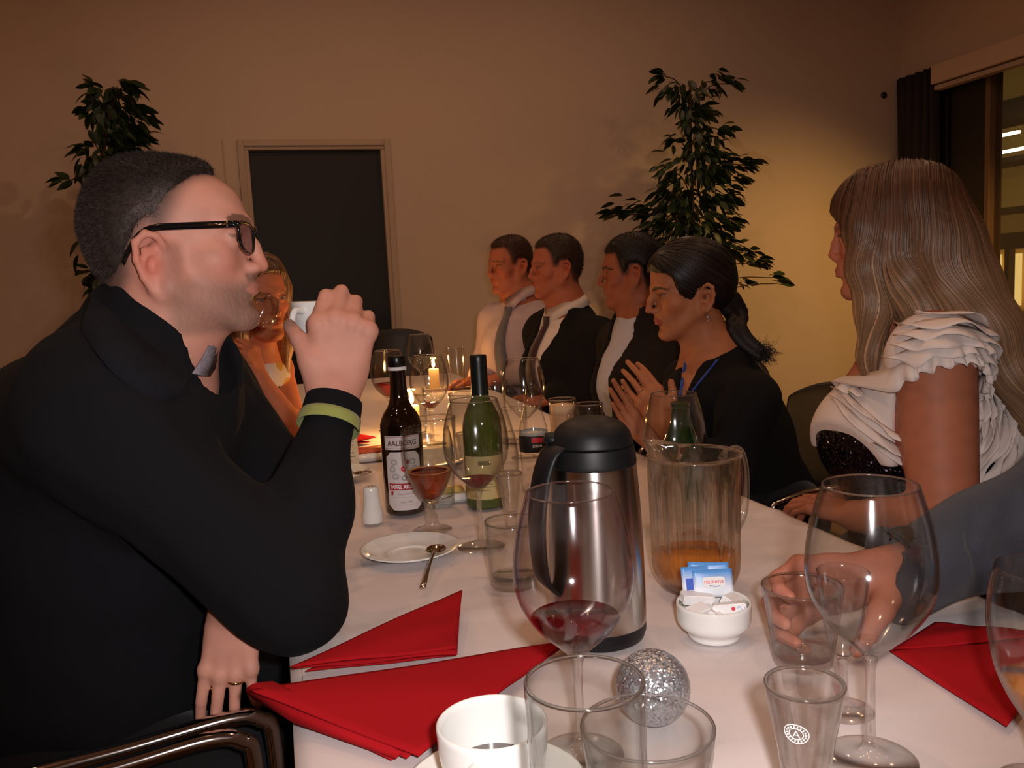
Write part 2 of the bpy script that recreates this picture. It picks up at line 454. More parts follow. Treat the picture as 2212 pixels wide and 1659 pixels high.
for y in vcs:
    for k, s in ucs:
        if k == 't':
            x = TX0 + s*(TX1-TX0); e = min(s, 1-s)*(TX1-TX0); rr = 0.006
            z = TABLE_Z + cloth_h(x, y) - (0.006*(1-min(e/rr, 1))**2)
            vs.append((x, y, z))
        else:
            sg = -1 if k == 'd' else 1
            x0 = TX0 if sg < 0 else TX1
            fold = 0.004*s*math.sin(y*31+1.3*math.sin(y*7)) + 0.006*s*math.sin(y*13)
            vs.append((x0 + sg*(0.003*min(s*4, 1) + abs(fold)*0.8 if sg > 0 else 0.001 + 0.4*abs(fold)), y, TABLE_Z - 0.0075 - DROP*s))
nu = len(ucs)
for i in range(len(vcs)-1):
    for j in range(nu-1):
        a = i*nu+j; fs.append((a, a+1, a+nu+1, a+nu))
tc_ = mesh_obj('tablecloth', vs, fs, CLOTH)
tag(tc_, 'white tablecloth with pressed creases spread over the long table', 'tablecloth')
# ------------------------------------------------------------------ tableware
def lathe_part(name, prof, m, parent, n=48, cap0=False, cap1=False, deg=None):
    mb = MB(); mb.lathe(prof, n, cap0=cap0, cap1=cap1)
    o = mb.build(name, m, parent, smooth=True)
    if deg: autosmooth(o, deg)
    return o
def dense(prof, n=5):
    """smooth a (r, z) profile"""
    q = smooth_curve([(r, z, 0) for r, z in prof], n)
    return [(max(p[0], 0.0), p[1]) for p in q]
def interp_r(prof, z):
    zs = [p[1] for p in prof]; rs = [p[0] for p in prof]
    o = np.argsort(zs); return float(np.interp(z, np.array(zs)[o], np.array(rs)[o]))
def shell(prof_out, wall, zin):
    """closed wall: outer profile up, inner profile down to zin"""
    inner = [(max(r - wall, 0.0008), z) for r, z in reversed(prof_out) if z > zin]
    top = (prof_out[-1][0] - wall/2, prof_out[-1][1] + wall*0.5)
    return list(prof_out) + [top] + inner + [(0.0006, zin)]
def fill(prof_out, wall, zin, level):
    zs = np.linspace(zin + 0.0004, level, 9)
    pr = [(0.0004, zin + 0.0004)] + [(max(interp_r(prof_out, z) - wall - 0.0004, 0.001), z) for z in zs[1:]]
    return pr + [(0.0004, level)]

WINE_P = dense([(0.0045, 0.082), (0.0075, 0.090), (0.0160, 0.0985), (0.0300, 0.112), (0.0410, 0.127), (0.0478, 0.143), (0.0500, 0.164), (0.0470, 0.190), (0.0420, 0.210), (0.0362, 0.229)])
STEM_P = dense([(0.0365, 0.0012), (0.030, 0.0028), (0.015, 0.005), (0.0068, 0.010), (0.0044, 0.022), (0.0040, 0.050), (0.0042, 0.075), (0.0062, 0.0875)])
REDWINE = liquid('red_wine', (0.52, 0.025, 0.045), 0.22, (0.20, 0.008, 0.014))
ROSEDREG = liquid('wine_dregs', (0.55, 0.06, 0.04), 0.35, (0.28, 0.03, 0.02))
BEER = liquid('amber_beer', (0.72, 0.26, 0.06), 0.25, (0.42, 0.09, 0.02))
JUICE = liquid('amber_juice', (0.92, 0.50, 0.10), 0.50, (0.80, 0.34, 0.05))
WATER = liquid('water', (0.95, 0.95, 0.94), 0.03, (0.8, 0.8, 0.8))
COFFEE = pbr('coffee', srgb(70, 38, 18), 0.08, noise=0.15, nscale=60)

RIMG = thick_glass('rim_glass', (0.96, 0.96, 0.95), 1.45, 0.0, 0.25)
def wine_glass(xy, label, drink=None, level=0.0, s=1.0, rz=0.0, group=None, gm=None):
    e = empty('wine_glass', (xy[0], xy[1], TABLE_Z), rz)
    P = [(r*s, z*s) for r, z in WINE_P]; S = [(r*s, z*s) for r, z in STEM_P]
    lathe_part('bowl', shell(P, 0.0012, 0.0945*s), gm or GLASS, e, 56)
    mb = MB(); rr_ = P[-1][0] - 0.0006
    mb.tube([(rr_*math.cos(a), rr_*math.sin(a), P[-1][1]) for a in np.linspace(0, 2*math.pi, 65)[:-1]], 0.0008, 8, close=True); mb.build('rim', RIMG, e, True)
    lathe_part('foot', [(0.0002, 0.0006)] + S[:14], GLASS, e, 48)
    lathe_part('stem', S[13:] + [(0.0002, S[-1][1])], SOLID, e, 36)
    if drink:
        lathe_part('wine', fill(P, 0.0012, 0.0950*s, level*s), drink, e, 48)
    return tag(e, label, 'wine glass', group)
def tumbler(xy, prof, label, wall=0.0022, base=0.010, drink=None, level=0.0, name='tumbler', cat='glass', group=None, solid=True):
    e = empty(name, (xy[0], xy[1], TABLE_Z))
    P = dense(prof, 4)
    z0 = P[0][1]
    lathe_part('glass_wall', shell(P, wall, base*0.98), GLASS, e, 56)
    mb = MB(); rr_ = P[-1][0] - wall*0.5
    mb.tube([(rr_*math.cos(a), rr_*math.sin(a), P[-1][1]) for a in np.linspace(0, 2*math.pi, 65)[:-1]], 0.0013, 8, close=True); mb.build('rim', RIMG, e, True)
    if solid:
        rb = P[0][0]
        lathe_part('glass_base', [(0.0003, 0.0008), (rb-0.003, 0.0006), (rb-0.0012, 0.002), (interp_r(P, base)-0.0012, base), (0.0003, base-0.001)], SOLID, e, 40, deg=40)
    if drink:
        lathe_part('drink', fill(P, wall, base+0.0005, level), drink, e, 40)
    return tag(e, label, cat, group)

# foreground row
wine_glass((0.2221, 0.6484), 'tall wine glass with a little red wine in front of the steel thermos', REDWINE, 0.123, gm=GLASS_PINK)
wine_glass((0.4409, 0.5605), 'empty tall wine glass standing over the small stemmed glass', None, rz=0.4)
wine_glass((0.2808, 1.2486), 'wine glass with pink dregs in front of the green wine bottle', ROSEDREG, 0.1085)
_b = onz(1455, 850, TABLE_Z + 0.220)
wine_glass(_b, 'empty wine glass just behind the fluted pitcher', None, s=0.96)

def highball_at(px, py, w, hgt):
    """tall glass from the rim centre, its width in picture pixels and its height"""
    p = onz(px, py, TABLE_Z + hgt); dep = -(ROT.T @ (p - EYE))[2]
    return p, w/2/F_PX*dep
p, r = highball_at(1262, 1472, 262, 0.147)
tumbler(p, [(r*0.92, 0.001), (r*0.95, 0.03), (r*0.99, 0.10), (r, 0.147)], 'tall straight glass holding a little water beside the coffee cup', 0.0024, 0.012, WATER, 0.034, 'highball_glass')
p2, r2 = highball_at(1398, 1568, 290, 0.072)
tumbler(p2, [(r2*0.80, 0.001), (r2*0.86, 0.02), (r2*0.95, 0.050), (r2, 0.072)], 'low wide tumbler below the glitter ball', 0.0022, 0.010, None, 0)
# coffee cup on its saucer
def cup(e, R, H, wall=0.003, foot=0.6):
    P = dense([(R*foot*0.9, 0.001), (R*foot, 0.002), (R*(foot+0.12), 0.008), (R*0.86, H*0.30), (R*0.965, H*0.62), (R, H)], 5)
    return P
pc = onz(1062, 1560, TABLE_Z + 0.066)
cs = empty('coffee_saucer', (pc[0], pc[1], TABLE_Z))
def saucer_prof(R, t=0.0032, h=0.015):
    up = dense([(0.0004, 0.003), (R*0.36, 0.003), (R*0.42, 0.005), (R*0.62, 0.0062), (R*0.9, h*0.85), (R, h)], 4)
    dn = [(R, h-0.002), (R*0.88, h*0.62), (R*0.60, 0.0022), (R*0.40, 0.0008), (0.0004, 0.0008)]
    return dn[::-1] + up[::-1]
lathe_part('saucer_dish', saucer_prof(0.072), PORC, cs, 56)
tag(cs, 'white saucer under the half-drunk coffee cup', 'saucer')
cc = empty('coffee_cup', (pc[0], pc[1], TABLE_Z + 0.0052))
P = cup(cc, 0.043, 0.061)
lathe_part('cup_body', [(0.0004, 0.0012)] + shell(P, 0.0032, 0.007), PORC, cc, 56)
lathe_part('coffee', fill(P, 0.0032, 0.0075, 0.024), COFFEE, cc, 48)
def ear_handle(parent, R, H, ang, m, zt=0.80, zb=0.25, out=0.024, r=0.0042):
    c, s = math.cos(ang), math.sin(ang); d = V(c, s, 0)
    pts = [d*(R*0.93) + V(0, 0, H*zt), d*(R+out*0.7) + V(0, 0, H*(zt+0.03)), d*(R+out) + V(0, 0, H*(zt*0.6+zb*0.4)), d*(R+out*0.6) + V(0, 0, H*zb*0.9), d*(R*0.86) + V(0, 0, H*zb)]
    mb = MB(); mb.tube(smooth_curve(pts, 6), r, 12, flat=1.0); return mb.build('handle', m, parent, True)
ear_handle(cc, 0.043, 0.061, math.radians(-120), PORC)
tag(cc, 'white coffee cup with dark coffee left in it next to the tall straight glass', 'cup')

# thermos
th = empty('thermos_jug', (0.326, 0.8701, TABLE_Z))
STEEL = pbr('brushed_steel', srgb(196, 190, 184), 0.27, metal=1.0, noise=0.08, nscale=8)
_nt = STEEL.node_tree
_nt.nodes['Principled BSDF'].inputs['Anisotropic'].default_value = 0.85
_nt.nodes['Principled BSDF'].inputs['Anisotropic Rotation'].default_value = 0.25
_tg = _nt.nodes.new('ShaderNodeTangent'); _tg.direction_type = 'RADIAL'; _tg.axis = 'Z'; _nt.links.new(_tg.outputs[0], _nt.nodes['Principled BSDF'].inputs['Tangent'])
lathe_part('steel_body', dense([(0.0525, 0.022), (0.0532, 0.028), (0.0525, 0.10), (0.0505, 0.155), (0.0478, 0.195), (0.0468, 0.200)], 4), STEEL, th, 64)
lathe_part('base_ring', [(0.0003, 0.0008), (0.044, 0.0006), (0.0500, 0.004), (0.0528, 0.012), (0.0530, 0.022), (0.0500, 0.024)], BLACKPL, th, 64, deg=50)
lathe_part('collar', dense([(0.0462, 0.198), (0.0480, 0.2005), (0.0470, 0.211), (0.0455, 0.2195)], 4) + [(0.040, 0.221)], BLACKPL, th, 64, deg=50)
lathe_part('lid', [(0.040, 0.2205)] + dense([(0.0452, 0.2215), (0.0440, 0.2275), (0.0400, 0.2370), (0.0315, 0.2450), (0.0175, 0.2505), (0.0004, 0.2520)], 4), BLACKPL, th, 64)
_hv = -RIGHT*0.93 + BACKV*0.37; _hv[2] = 0; _hv /= np.linalg.norm(_hv)
_sd = np.cross(V(0, 0, 1), _hv)
mb = MB()
ring = [(0.032, 0.226, 0.018), (0.050, 0.217, 0.020), (0.062, 0.190, 0.0205), (0.0690, 0.150, 0.020), (0.0695, 0.110, 0.019), (0.0650, 0.078, 0.018), (0.0500, 0.060, 0.014)]
rp = smooth_curve([(a, b, c) for a, b, c in ring], 6)
vs, fs = [], []
for (a, b, w) in rp:
    for k in range(12):
        an = 2*math.pi*k/12
        vs.append(_hv*(a + 0.0055*math.cos(an)) + _sd*(w*math.copysign(abs(math.sin(an))**0.7, math.sin(an))) + V(0, 0, b + 0.0015*math.cos(an)))
for i in range(len(rp)-1):
    for k in range(12):
        fs.append((i*12+k, i*12+(k+1) % 12, (i+1)*12+(k+1) % 12, (i+1)*12+k))
fs += [tuple(range(12))[::-1], tuple((len(rp)-1)*12+k for k in range(12))]
mb.add(vs, fs); mb.build('handle', BLACKPL, th, True)
mb = MB(); _sp = -RIGHT; _sp[2] = 0; _sp /= np.linalg.norm(_sp)
mb.tube([_sp*0.030 + V(0, 0, 0.224), _sp*0.045 + V(0, 0, 0.229), _sp*0.052 + V(0, 0, 0.2305)], [0.013, 0.011, 0.007], 14, flat=0.7); mb.build('spout', BLACKPL, th, True)
tag(th, 'brushed steel thermos jug with black dome lid and handle', 'thermos')

# fluted pitcher with amber juice
pt_xy = onz(1505, 1268)
pi_ = empty('fluted_pitcher', (pt_xy[0], pt_xy[1], TABLE_Z))
def pitcher_mesh():
    n = 144; vs, fs = [], []
    outer = dense([(0.040, 0.001), (0.046, 0.005), (0.0530, 0.018), (0.0560, 0.035), (0.0572, 0.09), (0.0585, 0.150), (0.0605, 0.176)], 4)
    zin = 0.010
    inner = [(r-0.0042, z) for r, z in reversed(outer) if z > zin]
    ring = [(0.0004, 0.0012, 0)] + [(r, z, 0) for r, z in outer] + [(r, z, 1) for r, z in inner] + [(0.0004, zin, 2)]
    sp_ang = math.atan2(0.75, -0.35)
    for (r, z, side) in ring:
        for k in range(n):
            a = 2*math.pi*k/n
            fl = 0.0
            if 0.028 < z < 0.150:
                w = min((z-0.028)/0.012, (0.150-z)/0.010, 1.0)
                if side == 0: fl = -0.0024*w*abs(math.sin(9*a))**0.6
                else: fl = 0.0020*w*abs(math.sin(9*a))
            rr, zz = r + fl, z
            da = (a - sp_ang + math.pi) % (2*math.pi) - math.pi
            up = max(0, (z - 0.145)/0.031)
            if up > 0 and side < 2:
                rr += up*up*(0.020*math.exp(-(da/0.24)**2) - 0.006*math.exp(-((abs(da)-0.55)/0.20)**2))
                zz += up*up*0.009*math.exp(-(da/0.5)**2)
            vs.append((rr*math.cos(a), rr*math.sin(a), zz))
    m = len(ring)
    for i in range(m-1):
        for k in range(n):
            k2 = (k+1) % n
            fs.append((i*n+k, i*n+k2, (i+1)*n+k2, (i+1)*n+k))
    return vs, fs
_vs, _fs = pitcher_mesh()
mesh_obj('pitcher_body', _vs, _fs, thick_glass('pitcher_plastic', (0.98, 0.965, 0.94), 1.40, 0.0, 0.5), pi_)
mb = MB()
mb.lathe([(0.0004, 0.0106), (0.036, 0.0106), (0.047, 0.018), (0.0500, 0.03), (0.0512, 0.046), (0.0004, 0.0465)], 56)
mb.build('juice', JUICE, pi_, True)
_ha = math.atan2(0.35, 0.95); _hd = V(math.cos(_ha), math.sin(_ha), 0)
mb = MB(); mb.tube(smooth_curve([_hd*0.056 + V(0, 0, 0.160), _hd*0.085 + V(0, 0, 0.164), _hd*0.097 + V(0, 0, 0.13), _hd*0.090 + V(0, 0, 0.075), _hd*0.0550 + V(0, 0, 0.05)], 6), 0.0065, 12, flat=1.3)
mb.build('handle', SOLID, pi_, True)
tag(pi_, 'clear fluted pitcher with amber juice at the bottom', 'pitcher')

# sugar bowl with wrapped sugar and sweetener sachets
sb_xy = onz(1543, 1375); SB = V(sb_xy[0], sb_xy[1], TABLE_Z)
sb = empty('sugar_bowl', tuple(SB))
P = dense([(0.0270, 0.0006), (0.0285, 0.003), (0.0300, 0.008), (0.0370, 0.0145), (0.0398, 0.020), (0.0404, 0.028), (0.0408, 0.0400)], 4)
lathe_part('bowl_body', [(0.0004, 0.0008)] + shell(P, 0.003, 0.006), PORC, sb, 64)
tag(sb, 'small white porcelain bowl of sugar behind the glitter ball', 'bowl')
SUGPAP = pbr('sugar_wrap', srgb(240, 238, 238), 0.45, noise=0.03, bump=0.1, bscale=500)
REDDOT = pbr('red_print', srgb(220, 60, 80), 0.6); BLUEP = pbr('blue_print', srgb(150, 175, 220), 0.6)
def rotm(rx, ry, rz):
    from mathutils import Euler
    return np.array(Euler((rx, ry, rz)).to_matrix())
def yaw_to_cam(extra=0.0):
    """z rotation that turns +X of a thing along the picture's right"""
    return math.atan2(RIGHT[1], RIGHT[0]) + extra
spk = [(-0.020, -0.012, 0.034, 0.25, -0.1, 0.5), (0.014, -0.014, 0.0375, -0.15, -0.12, -0.18), (-0.003, -0.020, 0.030, 0.5, 0.2, 1.2),
       (-0.016, 0.010, 0.041, 0.1, 0.15, 0.15), (0.021, 0.006, 0.037, 0.4, 0.1, 0.9), (0.003, -0.002, 0.030, -0.2, 0.3, 0.3), (0.006, -0.023, 0.0265, 0.2, 0.5, -0.3), (0.0, 0.014, 0.026, 0, 0.2, 1.0), (-0.008, -0.006, 0.019, 0, 0, 0.4), (0.010, 0.006, 0.019, 0, 0, 1.1)]
sug_lab = ['white wrapped sugar lying at the bowl rim facing the thermos', 'white wrapped sugar printed with a red dot lying on the bowl', 'white wrapped sugar standing on end in the middle of the bowl',
           'long white wrapped sugar leaning on the blue sachet', 'white wrapped sugar tilted by the bowl rim near the held tumbler']
for i, (x, y, z, rx, ry, rz) in enumerate(spk):
    w, d_, h = (0.036, 0.0155, 0.0115) if i in (1, 3) else (0.024, 0.0165, 0.0125)
    bm = bmesh.new(); bmesh.ops.create_cube(bm, size=1.0)
    bmesh.ops.scale(bm, vec=(w, d_, h), verts=bm.verts)
    bmesh.ops.bevel(bm, geom=list(bm.edges), offset=0.0012, segments=2, affect='EDGES')
    o = bm_obj('sugar_packet', bm, SUGPAP, None, False)
    yr = yaw_to_cam()
    c, s = math.cos(yr), math.sin(yr)
    o.location = tuple(SB + V(c*x - s*y, s*x + c*y, z)); o.rotation_euler = (rx, ry, yr + rz)
    tag(o, sug_lab[i] if i < 5 else 'white wrapped sugar buried among the others in the bowl', 'sugar', 'wrapped sugars in the white bowl')
    if i == 1:
        mb = MB()
        mb.add([(0.004 + 0.0022*math.cos(a), -d_/2-0.0003, 0.0008+0.0022*math.sin(a)) for a in np.linspace(0, 2*math.pi, 14)[:-1]], [tuple(range(13))]); mb.build('red_dot', REDDOT, o)
        mb = MB(); mb.tube([(0.008 + t*0.009, -d_/2-0.0002, 0.0005 + 0.0025*math.sin(t*7)) for t in np.linspace(0, 1, 12)], 0.0004, 6); mb.build('blue_scroll', BLUEP, o)
SACH = bpy.data.materials.new('sachet_print'); SACH.use_nodes = True
_N, _L = SACH.node_tree.nodes, SACH.node_tree.links
_tc = _N.new('ShaderNodeTexCoord'); _sx = _N.new('ShaderNodeSeparateXYZ'); _cr = _N.new('ShaderNodeValToRGB'); _mr = _N.new('ShaderNodeMapRange')
_mr.inputs[1].default_value = -0.018; _mr.inputs[2].default_value = 0.018
_L.new(_tc.outputs['Object'], _sx.inputs[0]); _L.new(_sx.outputs[2], _mr.inputs[0]); _L.new(_mr.outputs[0], _cr.inputs[0]); _L.new(_cr.outputs[0], _N['Principled BSDF'].inputs['Base Color'])
_cr.color_ramp.elements[0].color = (*srgb(236, 242, 250), 1); _cr.color_ramp.elements[0].position = 0.35
_cr.color_ramp.elements[1].color = (*srgb(84, 152, 224), 1); _cr.color_ramp.elements[1].position = 0.85
_N['Principled BSDF'].inputs['Roughness'].default_value = 0.35

def text_mesh(s, size, align='CENTER', bold=0.0, xs=1.0):
    cu = bpy.data.curves.new('lettering', 'FONT'); cu.body = s; cu.size = size; cu.align_x = align; cu.resolution_u = 2
    cu.offset = bold
    ob = bpy.data.objects.new('lettering_tmp', cu); COL.objects.link(ob)
    dg = bpy.context.evaluated_depsgraph_get()
    me = ob.evaluated_get(dg).to_mesh()
    vs = np.array([v.co[:] for v in me.vertices]) if len(me.vertices) else np.zeros((0, 3))
    fs = [tuple(p.vertices) for p in me.polygons]
    ob.evaluated_get(dg).to_mesh_clear()
    bpy.data.objects.remove(ob); bpy.data.curves.remove(cu)
    if len(vs): vs[:, 0] *= xs
    return vs, fs
def on_cyl(vs, R, ang0, z0, lift=0.0003):
    """wrap a flat (x, y) drawing onto an upright cylinder facing angle ang0"""
    a = ang0 + vs[:, 0]/R
    return np.stack([(R+lift)*np.cos(a), (R+lift)*np.sin(a), z0 + vs[:, 1]], 1)
def sachet(off, rx, rz, label, logo):
    bm = bmesh.new(); bmesh.ops.create_grid(bm, x_segments=12, y_segments=8, size=1.0)
    for v in bm.verts:
        x, y = v.co.x, v.co.y
        v.co = Vector((x*0.0225, -0.0026*(1-x*x)*(1-y*y), y*0.0155))
    o = bm_obj('sweetener_sachet', bm, SACH, None, True)
    sm = o.modifiers.new('thick', 'SOLIDIFY'); sm.thickness = 0.0018
    yr = yaw_to_cam(); c, s = math.cos(yr), math.sin(yr)
    o.location = tuple(SB + V(c*off[0]-s*off[1], s*off[0]+c*off[1], off[2])); o.rotation_euler = (rx, 0.0, yr+rz)
    if logo:
        pts = [(0.0125*math.copysign(abs(math.cos(a))**0.35, math.cos(a)), -0.0044, 0.0018+0.0058*math.copysign(abs(math.sin(a))**0.35, math.sin(a))) for a in np.linspace(0, 2*math.pi, 40)[:-1]]
        mb = MB(); mb.add(pts, [tuple(range(39))]); mb.build('logo_field', WHITEPAPER, o)
        tv, tf = text_mesh('na\u0288rena' if False else 'natrena', 0.0072)
        mb = MB(); mb.add([(x, -0.0047, y+0.0005) for x, y, _ in tv], tf); mb.build('lettering', REDDOT, o)
        mb = MB(); mb.tube([(-0.005+0.012*t, -0.0046, -0.0018-0.0012*math.sin(t*2.5)) for t in np.linspace(0, 1, 8)], 0.0004, 6); mb.build('swoosh', pbr('navy_print', srgb(70, 90, 170), 0.6), o)
    else:
        mb = MB(); mb.add([(-0.019, -0.0036, -0.010), (-0.011, -0.0042, -0.010), (-0.011, -0.0042, 0.003), (-0.019, -0.0036, 0.003)], [(0, 1, 2, 3)]); mb.build('print_block', pbr('blue_block', srgb(64, 96, 200), 0.5), o)
    return tag(o, label, 'sachet', 'sweetener sachets in the sugar bowl')
sachet((0.004, 0.018, 0.0545), -0.25, 0.02, 'blue and white sweetener sachet printed with a red name', True)
sachet((-0.008, 0.024, 0.0575), -0.22, 0.16, 'plain blue sachet peeking out beside the printed one', False)
sachet((0.001, 0.027, 0.0600), -0.2, -0.16, 'plain pale blue sachet leaning at the back of the bowl', False)

# glitter ball
gb = onz(1410, 1483, TABLE_Z + 0.033)
bm = bmesh.new(); bmesh.ops.create_uvsphere(bm, u_segments=64, v_segments=40, radius=0.0335)
GLIT = pbr('silver_glitter', srgb(190, 192, 198), 0.28, metal=0.75, noise=0.25, nscale=700)
_N, _L = GLIT.node_tree.nodes, GLIT.node_tree.links
_vo = _N.new('ShaderNodeTexVoronoi'); _vo.inputs['Scale'].default_value = 620.0
_tc = _N.new('ShaderNodeTexCoord'); _L.new(_tc.outputs['Object'], _vo.inputs['Vector'])
_ge = _N.new('ShaderNodeNewGeometry'); _vm = _N.new('ShaderNodeVectorMath'); _vm.operation = 'MULTIPLY_ADD'
_vm.inputs[1].default_value = (0.9, 0.9, 0.9)
_sb = _N.new('ShaderNodeVectorMath'); _sb.operation = 'SUBTRACT'; _sb.inputs[1].default_value = (0.5, 0.5, 0.5)
_L.new(_vo.outputs['Color'], _sb.inputs[0]); _L.new(_sb.outputs[0], _vm.inputs[0]); _L.new(_ge.outputs['Normal'], _vm.inputs[2])
_nm = _N.new('ShaderNodeVectorMath'); _nm.operation = 'NORMALIZE'; _L.new(_vm.outputs[0], _nm.inputs[0]); _L.new(_nm.outputs[0], _N['Principled BSDF'].inputs['Normal'])
ball = bm_obj('glitter_ball', bm, GLIT, None, True)
ball.location = (gb[0], gb[1], TABLE_Z + 0.0325)
tag(ball, 'silver glitter decoration ball lying on the white cloth', 'ornament')

# snaps glass (heavy cone) in front and the small stemmed glass
SNAPS_P = dense([(0.0125, 0.001), (0.0128, 0.02), (0.0150, 0.040), (0.0195, 0.070), (0.0245, 0.098), (0.0275, 0.115)], 4)
def snaps_glass(xy, label, s=1.0, logo=False):
    e = empty('snaps_glass', (xy[0], xy[1], TABLE_Z))
    P = [(r*s, z*s) for r, z in SNAPS_P]
    inner = [(max(r-0.0028-0.004*max(0, (0.06*s-z)/(0.06*s)), 0.001), z) for r, z in reversed(P) if z > 0.034*s]
    lathe_part('glass_cone', [(0.0003, 0.0008)] + P + [(P[-1][0]-0.0014, P[-1][1]+0.001)] + inner + [(0.0003, 0.033*s)], thick_glass('snaps_crystal', (0.985, 0.985, 0.98), 1.45, 0.0, 0.5), e, 48)
    mb = MB(); rr_ = P[-1][0] - 0.0013
    mb.tube([(rr_*math.cos(a), rr_*math.sin(a), P[-1][1]) for a in np.linspace(0, 2*math.pi, 49)[:-1]], 0.0014, 8, close=True); mb.build('rim', RIMG, e, True)
    if logo:
        ang = math.atan2(EYE[1]-xy[1], EYE[0]-xy[0]) - 0.25
        z0, R = 0.089*s, 0.0216*s
        ETCH = pbr('etched_white', srgb(235, 235, 235), 0.8)
        for rr in (0.0078, 0.0045):
            q = np.array([(rr*math.cos(a), rr*0.92*math.sin(a)) for a in np.linspace(0, 2*math.pi, 34)[:-1]])
            w = on_cyl(q, R, ang, z0, 0.0); w[:, :2] *= ((R + 0.0016 + (w[:, 2]-z0)*0.18)/R)[:, None]
            mb = MB(); mb.tube(w, 0.00035, 6, close=True); mb.build('etched_ring', ETCH, e)
        for s_, rad in (('LIK\u00d8R', 0.0061), ('AKVAVIT', -0.0061)):
            for k, ch in enumerate(s_):
                tv, tf = text_mesh(ch, 0.0028)
                a = (math.pi/2 - (k-(len(s_)-1)/2)*0.42) if rad > 0 else (-math.pi/2 + (k-(len(s_)-1)/2)*0.34)
                rot = a - math.pi/2 if rad > 0 else a + math.pi/2
                cx, cy = abs(rad)*math.cos(a), abs(rad)*math.sin(a)
                q = np.stack([cx + tv[:, 0]*math.cos(rot) - (tv[:, 1]-0.001)*math.sin(rot), cy + tv[:, 0]*math.sin(rot) + (tv[:, 1]-0.001)*math.cos(rot)], 1)
                break
        tv, tf = text_mesh('A', 0.0075)
        q = np.stack([tv[:, 0], tv[:, 1]-0.0026], 1)
        w = on_cyl(q, R, ang, z0, 0.0); w[:, :2] *= ((R + 0.0016 + (w[:, 2]-z0)*0.18)/R)[:, None]
        mb = MB(); mb.add(w, tf); mb.build('etched_mark', ETCH, e)
        for k in range(18):
            a = 2*math.pi*k/18
            q = np.array([((0.0054+0.0012*t)*math.cos(a), (0.0054+0.0012*t)*0.92*math.sin(a)) for t in (0, 1)])
            w = on_cyl(q, R, ang, z0, 0.0); w[:, :2] *= ((R + 0.0016 + (w[:, 2]-z0)*0.18)/R)[:, None]
            mb = MB(); mb.tube(w, 0.0005, 5); mb.build('etched_tick', ETCH, e)
    return tag(e, label, 'glass')
sn = onz(1738, 1476, TABLE_Z + 0.115)
snaps_glass(sn, 'cone-shaped snaps glass with a round white etched emblem', 1.0, True)
snaps_glass((0.3516, 1.33), 'small plain snaps glass between the wine bottle and the thermos', 0.80)
def stem_small(xy, label):
    e = empty('port_glass', (xy[0], xy[1], TABLE_Z))
    P = dense([(0.0040, 0.044), (0.0065, 0.050), (0.0120, 0.062), (0.0165, 0.080), (0.0198, 0.105), (0.0228, 0.131)], 5)
    lathe_part('bowl', shell(P, 0.0012, 0.053), GLASS, e, 48)
    lathe_part('stem', [(0.0003, 0.0006)] + dense([(0.027, 0.001), (0.021, 0.0028), (0.009, 0.006), (0.0048, 0.014), (0.0042, 0.036), (0.0052, 0.048)], 4) + [(0.0003, 0.049)], SOLID, e, 36)
    return tag(e, label, 'glass')
stem_small((0.4705, 0.6346), 'small stemmed glass overlapped by the empty tall wine glass')
HELD = V(0.4922, 0.7278, TABLE_Z)
tumbler(HELD, [(0.0275, 0.001), (0.0290, 0.006), (0.0310, 0.02), (0.0362, 0.055), (0.0402, 0.083)], 'water tumbler held by the hand in the grey sleeve', 0.0022, 0.011, WATER, 0.020)
tumbler((0.2822, 1.066), [(0.0300, 0.001), (0.0315, 0.008), (0.0345, 0.045), (0.0362, 0.089)], 'short water tumbler beside the empty saucer and spoon', 0.0022, 0.009, WATER, 0.016)
# the glass cut by the picture's right edge
pe = onz(2268, 1262, TABLE_Z + 0.16)
bgx = empty('beer_glass', (pe[0], pe[1], TABLE_Z))
BEERG_P = dense([(0.0085, 0.040), (0.0120, 0.048), (0.0260, 0.070), (0.0365, 0.095), (0.0412, 0.125), (0.0405, 0.150), (0.0365, 0.172)], 5)
BFOOT = dense([(0.0325, 0.001), (0.028, 0.003), (0.015, 0.007), (0.0108, 0.014), (0.0098, 0.024), (0.0104, 0.034), (0.0125, 0.046)], 4)
def beer_glass(e, level, drink, s=1.0):
    P = [(r*s, z*s) for r, z in BEERG_P]; B = [(r*s, z*s) for r, z in BFOOT]
    lathe_part('bowl', shell(P, 0.0014, 0.050*s), GLASS, e, 56)
    lathe_part('foot', [(0.0003, 0.0006)] + B + [(0.0003, B[-1][1])], SOLID, e, 40)
    if drink: lathe_part('beer', fill(P, 0.0014, 0.0505*s, level*s), drink, e, 48)
beer_glass(bgx, 0.085, JUICE)
tag(bgx, 'stemmed glass with pale drink beside the red napkin corner and the grey sleeve', 'glass')
bg1 = empty('beer_glass', (0.228, 1.3738, TABLE_Z)); beer_glass(bg1, 0.100, BEER)
lathe_part('foam_ring', [(0.0320, 0.0995), (0.0345, 0.1005), (0.0352, 0.1016), (0.0338, 0.1018), (0.0300, 0.1006)], pbr('beer_foam', srgb(190, 130, 70), 0.8), bg1, 48)
tag(bg1, 'short stemmed glass half full of dark amber beer', 'glass')

